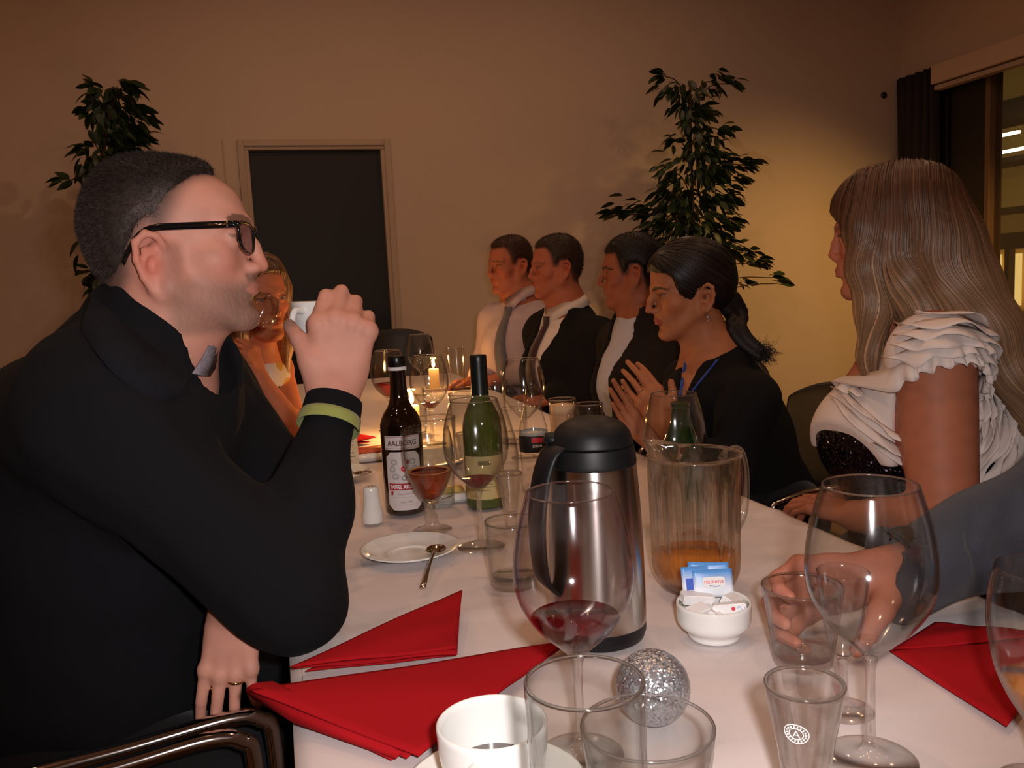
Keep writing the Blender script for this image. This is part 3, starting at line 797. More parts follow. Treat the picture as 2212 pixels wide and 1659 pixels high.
# saucer with a teaspoon
sx = onz(887, 1199)
s2 = empty('saucer', (sx[0], sx[1], TABLE_Z)); lathe_part('saucer_dish', saucer_prof(0.0735), PORC, s2, 64)
tag(s2, 'empty white saucer with a teaspoon lying on it', 'saucer')
def spoon(name, bowl_c, tail, label, bw=0.0145, bl=0.021, lift=0.004, group=None):
    """bowl_c: centre of the bowl, tail: end of the handle (world points)"""
    bowl_c, tail = np.array(bowl_c), np.array(tail)
    e = empty(name, bowl_c)
    d = tail - bowl_c; L = np.linalg.norm(d); d = d/L
    sd = np.cross(d, V(0, 0, 1)); sd /= np.linalg.norm(sd); up = np.cross(sd, d)
    vs, fs = [], []; n, m = 20, 7
    for j in range(m):
        q = j/(m-1)
        for k in range(n):
            a = 2*math.pi*k/n
            vs.append(d*(math.cos(a)*bl*q*(1.0 if math.cos(a) > 0 else 0.92)) + sd*(math.sin(a)*bw*q) + up*(-0.0055*(1-q*q)))
    for j in range(m-1):
        for k in range(n):
            fs.append((j*n+k, j*n+(k+1) % n, (j+1)*n+(k+1) % n, (j+1)*n+k))
    o = mesh_obj('spoon_bowl', vs, fs, SILVER, e)
    sm = o.modifiers.new('thick', 'SOLIDIFY'); sm.thickness = 0.0012
    pts = [d*(bl*0.9), d*(bl*1.35) + up*0.003, d*(L*0.6) + up*lift, d*L + up*0.0]
    mb = MB(); pp = smooth_curve(pts, 6)
    mb.tube(pp, [0.0022 + 0.0022*max(0, (i/len(pp)-0.5)*2) for i in range(len(pp))], 10, flat=0.5); mb.build('spoon_handle', SILVER, e, True)
    return tag(e, label, 'spoon', group)
b0 = onz(942, 1184, TABLE_Z + 0.016); t0 = onz(928, 1226, TABLE_Z + 0.014); t0 = b0 + (t0-b0)*1.9
spoon('teaspoon', b0, t0, 'teaspoon lying on the empty white saucer', 0.0145, 0.019)
# salt shaker
ss = empty('salt_shaker', (0.1399, 1.4674, TABLE_Z))
lathe_part('shaker_body', [(0.0003, 0.0008), (0.0172, 0.0006), (0.0180, 0.002), (0.0178, 0.017), (0.0150, 0.027), (0.0138, 0.045), (0.0130, 0.060), (0.0118, 0.0628), (0.0003, 0.0635)], PORC, ss, 40, deg=60)
mb = MB()
for k in range(5):
    a = k*2*math.pi/5; mb.lathe([(0.0010, 0.0634), (0.0003, 0.0640)], 8, c=(0.005*math.cos(a), 0.005*math.sin(a), 0))
mb.build('holes', BLACKPL, ss)
tag(ss, 'white porcelain salt shaker next to the brown bottle', 'shaker')

# akvavit bottle
bo = empty('spirit_bottle', (0.205, 1.5122, TABLE_Z))
BROWNGL = pbr('brown_bottle', srgb(26, 12, 6), 0.06, noise=0.1, spec=0.8, coat=0.5)
lathe_part('bottle_body', [(0.0003, 0.003)] + dense([(0.031, 0.0008), (0.0345, 0.003), (0.0362, 0.010), (0.0368, 0.06), (0.0370, 0.150), (0.0355, 0.166), (0.0300, 0.180), (0.0215, 0.193), (0.0168, 0.207), (0.0150, 0.225), (0.0140, 0.254), (0.0145, 0.258), (0.0142, 0.262)], 4), BROWNGL, bo, 56)
lathe_part('cap', [(0.0150, 0.2635), (0.0158, 0.2645), (0.0156, 0.281), (0.0145, 0.2830), (0.0003, 0.2832)], pbr('black_cap', srgb(16, 15, 15), 0.3), bo, 40, deg=40)
lathe_part('neck_seal', [(0.0147, 0.2575), (0.0163, 0.2580), (0.0165, 0.2635), (0.0150, 0.2640)], WHITEPAPER, bo, 40, deg=40)
LABELP = pbr('label_paper', srgb(214, 205, 205), 0.7, noise=0.03); LABRED = pbr('label_red', srgb(165, 30, 45), 0.6); LABGREY = pbr('label_grey', srgb(130, 128, 128), 0.7); LABDARK = pbr('label_brown', srgb(96, 62, 62), 0.7)
BA = math.atan2(EYE[1]-1.5122, EYE[0]-0.205)       # side turned to the viewer
def cyl_patch(pts, R, ang, z0, name, m, parent, lift=0.0003, nx=1):
    q = np.array(pts, float)
    return mesh_obj(name, on_cyl(q, R, ang, z0, lift), [tuple(range(len(q)))], m, parent, False)
def cyl_sheet(xl, xr, yb, yt, R, ang, name, m, parent, lift, cut=0.0, n=28):
    vs, fs = [], []
    for i in range(n+1):
        x = xl + (xr-xl)*i/n
        e = min(x-xl, xr-x)
        c = max(0.0, cut - e) if cut else 0.0
        vs += [(x, yb+c), (x, yt-c)]
    for i in range(n): fs.append((2*i, 2*i+2, 2*i+3, 2*i+1))
    return mesh_obj(name, on_cyl(np.array(vs), R, ang, 0, lift), fs, m, parent, True)
cyl_sheet(-0.034, 0.034, 0.1205, 0.1450, 0.0370, BA, 'collar_label', LABELP, bo, 0.0005)
for zz in (0.1228, 0.1430): cyl_sheet(-0.0335, 0.0335, zz, zz+0.0006, 0.0370, BA, 'label_rule', LABRED, bo, 0.0009)
cyl_sheet(-0.0325, 0.0325, 0.012, 0.1165, 0.0368, BA, 'front_label', LABELP, bo, 0.0005, 0.010, 34)
def cyl_text(s, size, x, y, R, m, name='lettering', lift=0.0012, bold=0.0, xs=1.0, tilt=0.0):
    tv, tf = text_mesh(s, size, bold=bold, xs=xs)
    c, si = math.cos(tilt), math.sin(tilt)
    q = np.stack([x + tv[:, 0]*c - tv[:, 1]*si, y + tv[:, 0]*si + tv[:, 1]*c], 1)
    return mesh_obj(name, on_cyl(q, R, BA, 0, lift), tf, m, bo, False)
cyl_text('AALBORG', 0.0125, 0.0, 0.1282, 0.0370, LABDARK, bold=0.0003, xs=0.92)
cyl_sheet(-0.0285, 0.0285, 0.0485, 0.0605, 0.0368, BA, 'red_band', LABRED, bo, 0.0010)
cyl_text('TAFFEL AKVAVIT', 0.0098, 0.0, 0.0511, 0.0368, WHITEPAPER, bold=0.0003, xs=0.72, lift=0.0016)
cyl_text('Siden 1846', 0.0050, 0.002, 0.0255, 0.0368, LABGREY)
cyl_text('Dansk Akvavit', 0.0050, 0.002, 0.0400, 0.0368, LABGREY)
for yy, w in ((0.035, 0.024), (0.0215, 0.022)): cyl_sheet(-w, w, yy, yy+0.0003, 0.0368, BA, 'label_rule', LABGREY, bo, 0.0009)
for (cx, cy, rx_, ry_) in ((-0.0165, 0.0985, 0.0055, 0.0052), (-0.0200, 0.0860, 0.0052, 0.0050), (-0.0150, 0.0730, 0.0060, 0.0048), (0.0165, 0.0985, 0.0055, 0.0052), (0.0200, 0.0860, 0.0052, 0.0050), (0.0150, 0.0730, 0.0060, 0.0048), (0.0, 0.0700, 0.0045, 0.0042)):
    for k in (1.0, 0.66):
        q = np.array([(cx + rx_*k*math.cos(a), cy + ry_*k*math.sin(a)) for a in np.linspace(0, 2*math.pi, 22)[:-1]])
        mb = MB(); mb.tube(on_cyl(q, 0.0368, BA, 0, 0.0008), 0.0004, 5, close=True); mb.build('medal_print', LABGREY, bo)
q = np.array([(0.0 + 0.0048*math.cos(a), 0.0865 + 0.0046*math.sin(a)) for a in np.linspace(0, 2*math.pi, 26)[:-1]])
cyl_patch(q, 0.0368, BA, 0, 'red_medallion', pbr('label_scarlet', srgb(205, 30, 52), 0.6), bo, 0.0009)
cyl_patch(np.array([(-0.0022, 0.0865), (0.0015, 0.0885), (0.0008, 0.0865), (0.0015, 0.0845)]), 0.0368, BA, 0, 'white_arrow', WHITEPAPER, bo, 0.0013)
for (cx, cy) in ((0.0075, 0.0985), (-0.0235, 0.0430), (0.0235, 0.0430)):
    cyl_patch(np.array([(cx-0.0022, cy-0.004), (cx+0.002, cy-0.003), (cx+0.0024, cy+0.003), (cx, cy+0.005), (cx-0.002, cy+0.002)]), 0.0368, BA, 0, 'red_crest', LABRED, bo, 0.0009)
tag(bo, 'dark brown akvavit bottle with white and red label', 'bottle')

# green wine bottle
gw = empty('wine_bottle', (0.3475, 1.488, TABLE_Z))
GREENGL = bpy.data.materials.new('green_bottle_glass'); GREENGL.use_nodes = True
_b = GREENGL.node_tree.nodes['Principled BSDF']; _b.inputs['Base Color'].default_value = (*srgb(96, 116, 52), 1); _b.inputs['Roughness'].default_value = 0.04; _b.inputs['Transmission Weight'].default_value = 0.55; _b.inputs['Coat Weight'].default_value = 0.5
lathe_part('bottle_body', [(0.0003, 0.003)] + dense([(0.031, 0.0008), (0.0348, 0.004), (0.0355, 0.015), (0.0357, 0.12), (0.0350, 0.146), (0.0310, 0.168), (0.0235, 0.186), (0.0170, 0.198), (0.0150, 0.208), (0.0140, 0.225), (0.0138, 0.265)], 4) + [(0.0003, 0.266)], GREENGL, gw, 56)
lathe_part('capsule', [(0.0160, 0.205), (0.0155, 0.215), (0.0150, 0.265), (0.0152, 0.2735), (0.0140, 0.2760), (0.0003, 0.2762)], pbr('dark_capsule', srgb(14, 24, 20), 0.35), gw, 40, deg=40)
BA = math.atan2(EYE[1]-1.488, EYE[0]-0.3475)
GOLDP = pbr('cream_label', srgb(196, 176, 120), 0.7, noise=0.06)
cyl_sheet(-0.040, 0.040, 0.020, 0.098, 0.0357, BA, 'front_label', GOLDP, gw, 0.0006)
cyl_sheet(-0.010, 0.012, 0.082, 0.090, 0.0357, BA, 'label_crest', pbr('label_olive', srgb(120, 108, 74), 0.7), gw, 0.0010)
for zz, w in ((0.052, 0.018), (0.047, 0.015), (0.042, 0.018), (0.036, 0.012)): cyl_sheet(-w, w, zz, zz+0.0012, 0.0357, BA, 'label_line', pbr('label_olive', srgb(120, 108, 74), 0.7), gw, 0.0010)
tag(gw, 'green white-wine bottle with a cream label and dark capsule', 'bottle')

# small cola bottle
ck_xy = (0.4633, 1.5526); ck = empty('cola_bottle', (*ck_xy, TABLE_Z))
lathe_part('bottle_glass', [(0.0003, 0.002)] + dense([(0.022, 0.0008), (0.0265, 0.004), (0.0275, 0.018), (0.0258, 0.040), (0.0262, 0.060), (0.0280, 0.085), (0.0280, 0.108), (0.0262, 0.125), (0.0210, 0.147), (0.0155, 0.168), (0.0120, 0.185), (0.0108, 0.198), (0.0115, 0.203), (0.0125, 0.206), (0.0120, 0.213)], 4), GLASS, ck, 48)
BA = math.atan2(EYE[1]-ck_xy[1], EYE[0]-ck_xy[0])
cyl_sheet(-0.038, 0.038, 0.080, 0.112, 0.0280, BA, 'black_label', pbr('label_black', srgb(26, 20, 20), 0.5), ck, 0.0008)
cyl_sheet(-0.004, 0.017, 0.099, 0.1085, 0.0280, BA, 'red_patch', pbr('cola_red', srgb(190, 20, 40), 0.5), ck, 0.0014)
tv, tf = text_mesh('zero', 0.010, bold=0.0002)
mesh_obj('lettering', on_cyl(np.stack([tv[:, 0]+0.0065, tv[:, 1]+0.0905], 1), 0.0280, BA, 0, 0.0016), tf, WHITEPAPER, ck, False)
lathe_part('bubbles', [(0.0262, 0.112), (0.0268, 0.114), (0.0262, 0.118), (0.0255, 0.118)], pbr('label_edge', srgb(170, 170, 165), 0.5), ck, 48)
tag(ck, 'small clear cola bottle with a black label reading zero', 'bottle')

# green beer bottle behind the pitcher
gbx = onz(1469, 868, TABLE_Z + 0.196)
gb2 = empty('beer_bottle', (gbx[0], gbx[1], TABLE_Z))
lathe_part('bottle_body', [(1.12*_r, 0.897*_z) for _r, _z in [(0.0003, 0.002)] + dense([(0.026, 0.0008), (0.0300, 0.004), (0.0305, 0.02), (0.0305, 0.115), (0.0285, 0.135), (0.0220, 0.158), (0.0160, 0.178), (0.0138, 0.198), (0.0132, 0.208), (0.0142, 0.211), (0.0140, 0.2175)], 4) + [(0.0110, 0.2185), (0.010, 0.19)]],
           (lambda m: (m.node_tree.nodes['Principled BSDF'].inputs['Base Color'].__setattr__('default_value', (*srgb(10, 62, 24), 1)), m)[1])(GREENGL.copy()), gb2, 48)
BA = math.atan2(EYE[1]-gbx[1], EYE[0]-gbx[0])
cyl_sheet(-0.040, 0.040, 0.040, 0.090, 0.0342, BA, 'front_label', pbr('beer_label', srgb(40, 120, 60), 0.5), gb2, 0.0006)
cyl_sheet(-0.020, 0.020, 0.076, 0.088, 0.0342, BA, 'blue_band', pbr('beer_label_blue', srgb(60, 60, 150), 0.5), gb2, 0.0012)
tag(gb2, 'green beer bottle standing behind the fluted pitcher', 'bottle')

# napkins
def sheet(name, a, b, c, bulge, m, parent, n=26, thick=0.0016, wav=0.0012, seed=0.0):
    """triangular folded sheet with corners a, b, c (world points)"""
    a, b, c = (np.array(q, float) for q in (a, b, c)); vs, fs, idx = [], [], {}
    for i in range(n+1):
        for j in range(n+1-i):
            u, v = i/n, j/n; w = 1-u-v
            p = a*w + b*u + c*v
            h = bulge*27*u*v*w + wav*math.sin(9*u+seed)*math.sin(7*v+2*seed)
            idx[(i, j)] = len(vs); vs.append(p + V(0, 0, h))
    for i in range(n):
        for j in range(n-i):
            fs.append((idx[(i, j)], idx[(i+1, j)], idx[(i, j+1)]))
            if i + j < n-1: fs.append((idx[(i+1, j)], idx[(i+1, j+1)], idx[(i, j+1)]))
    o = mesh_obj(name, vs, fs, m, parent, True, world=True)
    sm = o.modifiers.new('thick', 'SOLIDIFY'); sm.thickness = thick; sm.offset = 0
    return o
def tz(px, py, h): return onz(px, py, TABLE_Z + h)
n1 = empty('napkin', tuple(tz(860, 1510, 0.0)))
sheet('fold', tz(540, 1492, 0.030), tz(1222, 1386, 0.010), tz(905, 1634, 0.008), 0.004, REDNAP, n1, seed=0.3)
sheet('fold', tz(560, 1506, 0.018), tz(1215, 1398, 0.006), tz(878, 1637, 0.0045), 0.002, REDNAP, n1, seed=1.3)
sheet('fold', tz(575, 1516, 0.008), tz(1200, 1412, 0.003), tz(845, 1639, 0.002), 0.001, REDNAP, n1, seed=2.2)
mb = MB()
_f = smooth_curve([tz(552, 1509, 0.012), tz(534, 1492, 0.019), tz(545, 1479, 0.031), tz(590, 1474, 0.033)], 6)
_g = smooth_curve([tz(850, 1634, 0.003), tz(858, 1636, 0.004), tz(862, 1632, 0.006), tz(868, 1628, 0.007)], 6)
_h = smooth_curve([tz(640, 1560, 0.006), tz(628, 1551, 0.010), tz(640, 1540, 0.017), tz(690, 1520, 0.020)], 6)
_vs = _f + _h + _g; k = len(_f)
mesh_obj('rolled_edge', _vs, [(r*k+i, r*k+i+1, (r+1)*k+i+1, (r+1)*k+i) for r in range(2) for i in range(k-1)], REDNAP, n1, True, world=True)
n1.children[-1].modifiers.new('thick', 'SOLIDIFY').thickness = 0.0018
tag(n1, 'red paper napkin folded in layers hanging over the table edge', 'napkin')
n2 = empty('napkin', tuple(tz(820, 1380, 0.0)))
sheet('fold', tz(632, 1446, 0.006), tz(988, 1412, 0.010), tz(996, 1277, 0.022), 0.006, REDNAP, n2, seed=0.9)
sheet('fold', tz(626, 1440, 0.016), tz(985, 1402, 0.012), tz(999, 1274, 0.026), 0.003, REDNAP, n2, seed=1.9)
sheet('fold', tz(660, 1450, 0.003), tz(985, 1416, 0.003), tz(992, 1300, 0.006), 0.001, REDNAP, n2, seed=2.9)
tag(n2, 'red paper napkin folded to a triangle behind the layered one', 'napkin')
n3 = empty('napkin', tuple(tz(2090, 1430, 0.0)))
sheet('fold', tz(1922, 1407, 0.003), tz(2340, 1362, 0.004), tz(2175, 1570, 0.003), 0.002, REDNAP, n3, seed=0.5)
sheet('fold', tz(1930, 1402, 0.006), tz(2020, 1344, 0.006), tz(2330, 1370, 0.006), 0.002, REDNAP, n3, seed=1.5)
tag(n3, 'red napkin lying flat under the grey sleeve side of the table', 'napkin')

# ---- farther down the table
cand = V(0.345, 2.30, TABLE_Z)
ce = empty('candle_lantern', tuple(cand))
lathe_part('lantern_glass', shell(dense([(0.030, 0.001), (0.036, 0.01), (0.040, 0.05), (0.039, 0.10), (0.036, 0.13)], 4), 0.0016, 0.006), GLASS, ce, 40)
lathe_part('candle', [(0.0003, 0.007), (0.020, 0.007), (0.020, 0.082), (0.017, 0.084), (0.0003, 0.082)], pbr('candle_wax', srgb(240, 215, 170), 0.5, emit=srgb(255, 150, 50), estr=0.5), ce, 28)
mb = MB(); mb.tube([(0, 0, 0.082), (0.0005, 0, 0.091)], 0.0007, 6); mb.build('wick', BLACKPL, ce)
lathe_part('flame', dense([(0.0004, 0.088), (0.0055, 0.094), (0.0066, 0.101), (0.0040, 0.114), (0.0004, 0.128)], 4), emitter('flame', (1.0, 0.62, 0.20), 26.0), ce, 20)
tag(ce, 'burning candle in a clear glass lantern among the far glasses', 'candle')
light('candle_light', 'POINT', (cand[0], cand[1], TABLE_Z+0.115), 5.5, (1.0, 0.48, 0.14), 0.012)
c2 = V(0.56, 2.55, TABLE_Z)
ce2 = copy_tree(ce); ce2.location = tuple(c2 + V(0.03, 0.75, 0))
tag(ce2, 'second burning candle lantern near the end of the table', 'candle')
light('candle_light', 'POINT', (0.59, 3.3, TABLE_Z+0.115), 2.5, (1.0, 0.48, 0.14), 0.012)

wine_glass((0.3696, 2.1441), 'wine glass with dark dregs in front of the burning candle', REDWINE, 0.108)
p = onz(905, 722, TABLE_Z+0.229); wine_glass(p, 'empty wine glass just beyond the burning candle', None)
p = onz(835, 757, TABLE_Z+0.229); wine_glass(p, 'wine glass with dark red wine by the standing menu card', REDWINE, 0.135)
p = onz(1128, 775, TABLE_Z+0.229); wine_glass(p, 'wine glass in front of the dark suit and tie', None)
BT = [(0.026, 0.001), (0.028, 0.01), (0.031, 0.06), (0.036, 0.12), (0.0385, 0.165)]
for (px, py, lab) in ((985, 750, 'tall empty beer glass to the side of the candle glow'), (938, 902, 'tall clear glass behind the half full beer glass'), (1005, 850, 'tall clear glass between the candle and the wine bottle neck')):
    p = onz(px, py, TABLE_Z+0.165); tumbler(p, BT, lab, 0.0018, 0.012, None, 0, 'beer_tumbler')
LATTE = pbr('milky_drink', srgb(206, 160, 120), 0.6); LATTE2 = pbr('milky_foam', srgb(236, 200, 160), 0.7)
p = onz(1214, 862, TABLE_Z+0.125)
mg = tumbler(p, [(0.026, 0.001), (0.028, 0.01), (0.030, 0.06), (0.0325, 0.125)], 'tall glass of milky coffee behind the thermos lid', 0.0018, 0.008, LATTE, 0.092, 'coffee_glass')
lathe_part('milk_foam', [(0.0004, 0.0925), (0.0285, 0.0925), (0.0292, 0.112), (0.0004, 0.113)], LATTE2, mg, 40)
p = onz(1272, 872, TABLE_Z+0.115)
mg = tumbler(p, [(0.028, 0.001), (0.030, 0.01), (0.032, 0.06), (0.033, 0.115)], 'glass mug with a handle beside the milky coffee', 0.0022, 0.010, WATER, 0.045, 'glass_mug')
ear_handle(mg, 0.033, 0.115, math.radians(-170), GLASS, 0.85, 0.3, 0.024, 0.0045)
p = onz(1090, 845, TABLE_Z+0.20)
cf = empty('water_carafe', (p[0]+0.02, p[1]+0.15, TABLE_Z))
lathe_part('carafe_glass', shell(dense([(0.036, 0.001), (0.041, 0.02), (0.040, 0.07), (0.028, 0.12), (0.020, 0.15), (0.022, 0.19), (0.027, 0.205)], 4), 0.002, 0.008), GLASS, cf, 40)
lathe_part('water', fill(dense([(0.036, 0.001), (0.041, 0.02), (0.040, 0.07), (0.028, 0.12)], 4), 0.002, 0.0085, 0.07), WATER, cf, 40)
tag(cf, 'clear water carafe in the cluster of glasses by the cola bottle', 'carafe')
tumbler((0.27, 2.02), [(0.030, 0.001), (0.0315, 0.008), (0.0345, 0.045), (0.0362, 0.089)], 'short clear tumbler near the standing menu card', 0.0022, 0.009, WATER, 0.03)
tumbler((0.56, 2.05), [(0.030, 0.001), (0.0315, 0.008), (0.0345, 0.045), (0.0362, 0.089)], 'short clear tumbler close to the milky coffee', 0.0022, 0.009, WATER, 0.03)
snaps_glass((0.37, 1.74), 'small snaps glass standing before the far wine glass', 0.8)
snaps_glass((0.47, 1.90), 'small snaps glass close to the cola bottle', 0.8)
# menu card, plates, butter dish, cutlery
mc_ = empty('menu_card', (0.135, 1.93, TABLE_Z))
mb = MB()
yr = yaw_to_cam(0.35); c, s = math.cos(yr), math.sin(yr)
def cardp(x, y, z): return (c*x - s*y, s*x + c*y, z)
mesh_obj('card', [cardp(-0.028, 0, 0.0006), cardp(0.028, 0, 0.0006), cardp(0.028, 0.012, 0.105), cardp(-0.028, 0.012, 0.105), cardp(-0.028, 0.034, 0.0006), cardp(0.028, 0.034, 0.0006)], [(0, 1, 2, 3), (3, 2, 5, 4)], pbr('card_cream', srgb(226, 206, 170), 0.7), mc_, False).modifiers.new('t', 'SOLIDIFY').thickness = 0.0006
for k in range(9):
    z = 0.02 + k*0.0085; yy = 0.012*z/0.105 - 0.0008; w = 0.018 if k % 3 else 0.012
    mb = MB(); mb.add([cardp(-w, yy, z), cardp(w, yy, z), cardp(w, yy, z+0.002), cardp(-w, yy, z+0.002)], [(0, 1, 2, 3)]); mb.build('text_line', LABGREY, mc_)
tag(mc_, 'small cream folded menu card standing behind the raised wrist', 'menu')
p = onz(760, 1035)
pl = empty('side_plate', (p[0]-0.03, p[1]+0.03, TABLE_Z)); lathe_part('plate_dish', saucer_prof(0.075), PORC, pl, 56)
tag(pl, 'white side plate with a spoon behind the salt shaker', 'plate')
q = onz(783, 1020, TABLE_Z+0.016)
spoon('dessert_spoon', q, q + V(-0.12, 0.03, 0.0), 'spoon lying on the side plate behind the salt shaker', 0.015, 0.021)
p = onz(805, 995)
bt = empty('serving_dish', (p[0], p[1]+0.02, TABLE_Z))
bm = bmesh.new(); bmesh.ops.create_cube(bm, size=1.0); bmesh.ops.scale(bm, vec=(0.11, 0.07, 0.018), verts=bm.verts); bmesh.ops.translate(bm, vec=(0, 0, 0.0095), verts=bm.verts)
bmesh.ops.bevel(bm, geom=list(bm.edges), offset=0.006, segments=3, affect='EDGES'); bm_obj('dish', bm, PORC, bt, True)
bm = bmesh.new(); bmesh.ops.create_cube(bm, size=1.0); bmesh.ops.scale(bm, vec=(0.085, 0.05, 0.012), verts=bm.verts); bmesh.ops.translate(bm, vec=(0, 0, 0.022), verts=bm.verts)
bmesh.ops.bevel(bm, geom=list(bm.edges), offset=0.004, segments=2, affect='EDGES'); bm_obj('orange_contents', bm, pbr('orange_food', srgb(206, 92, 50), 0.5, noise=0.2), bt, True)
tag(bt, 'white oblong dish with orange contents behind the side plate', 'dish')
q = onz(790, 948, TABLE_Z+0.004)
spoon('table_spoon', q + V(0, 0, 0.004), q + V(-0.13, -0.02, 0.002), 'table spoon lying on the cloth below the menu card', 0.017, 0.026)
p = onz(975, 1083)
bd = empty('butter_dish', (p[0], p[1]+0.012, TABLE_Z))
bm = bmesh.new(); bmesh.ops.create_cube(bm, size=1.0); bmesh.ops.scale(bm, vec=(0.075, 0.06, 0.012), verts=bm.verts); bmesh.ops.translate(bm, vec=(0, 0, 0.0066), verts=bm.verts)
bmesh.ops.bevel(bm, geom=list(bm.edges), offset=0.004, segments=3, affect='EDGES'); bm_obj('dish', bm, PORC, bd, True)
bm = bmesh.new(); bmesh.ops.create_cube(bm, size=1.0); bmesh.ops.scale(bm, vec=(0.045, 0.025, 0.012), verts=bm.verts); bmesh.ops.translate(bm, vec=(0.004, 0.004, 0.0185), verts=bm.verts)
bmesh.ops.bevel(bm, geom=list(bm.edges), offset=0.003, segments=2, affect='EDGES'); bm_obj('butter', bm, pbr('butter', srgb(220, 190, 110), 0.5, noise=0.1), bd, True)
tag(bd, 'small white dish with yellow butter at the foot of the wine bottle', 'dish')
p = onz(965, 1035)
pl2 = empty('dinner_plate', (p[0]+0.0, p[1]+0.18, TABLE_Z)); lathe_part('plate_dish', saucer_prof(0.10), PORC, pl2, 56)
tag(pl2, 'white plate behind the brown and green bottles', 'plate')
n4 = empty('napkin', (0.10, 2.25, TABLE_Z))
sheet('fold', V(0.05, 2.2, TABLE_Z+0.002), V(0.24, 2.26, TABLE_Z+0.012), V(0.10, 2.42, TABLE_Z+0.03), 0.006, REDNAP, n4, seed=0.4)
sheet('fold', V(0.06, 2.21, TABLE_Z+0.001), V(0.22, 2.25, TABLE_Z+0.004), V(0.12, 2.40, TABLE_Z+0.01), 0.003, REDNAP, n4, seed=1.4)
tag(n4, 'crumpled red napkin beyond the raised wrist near the menu card', 'napkin')
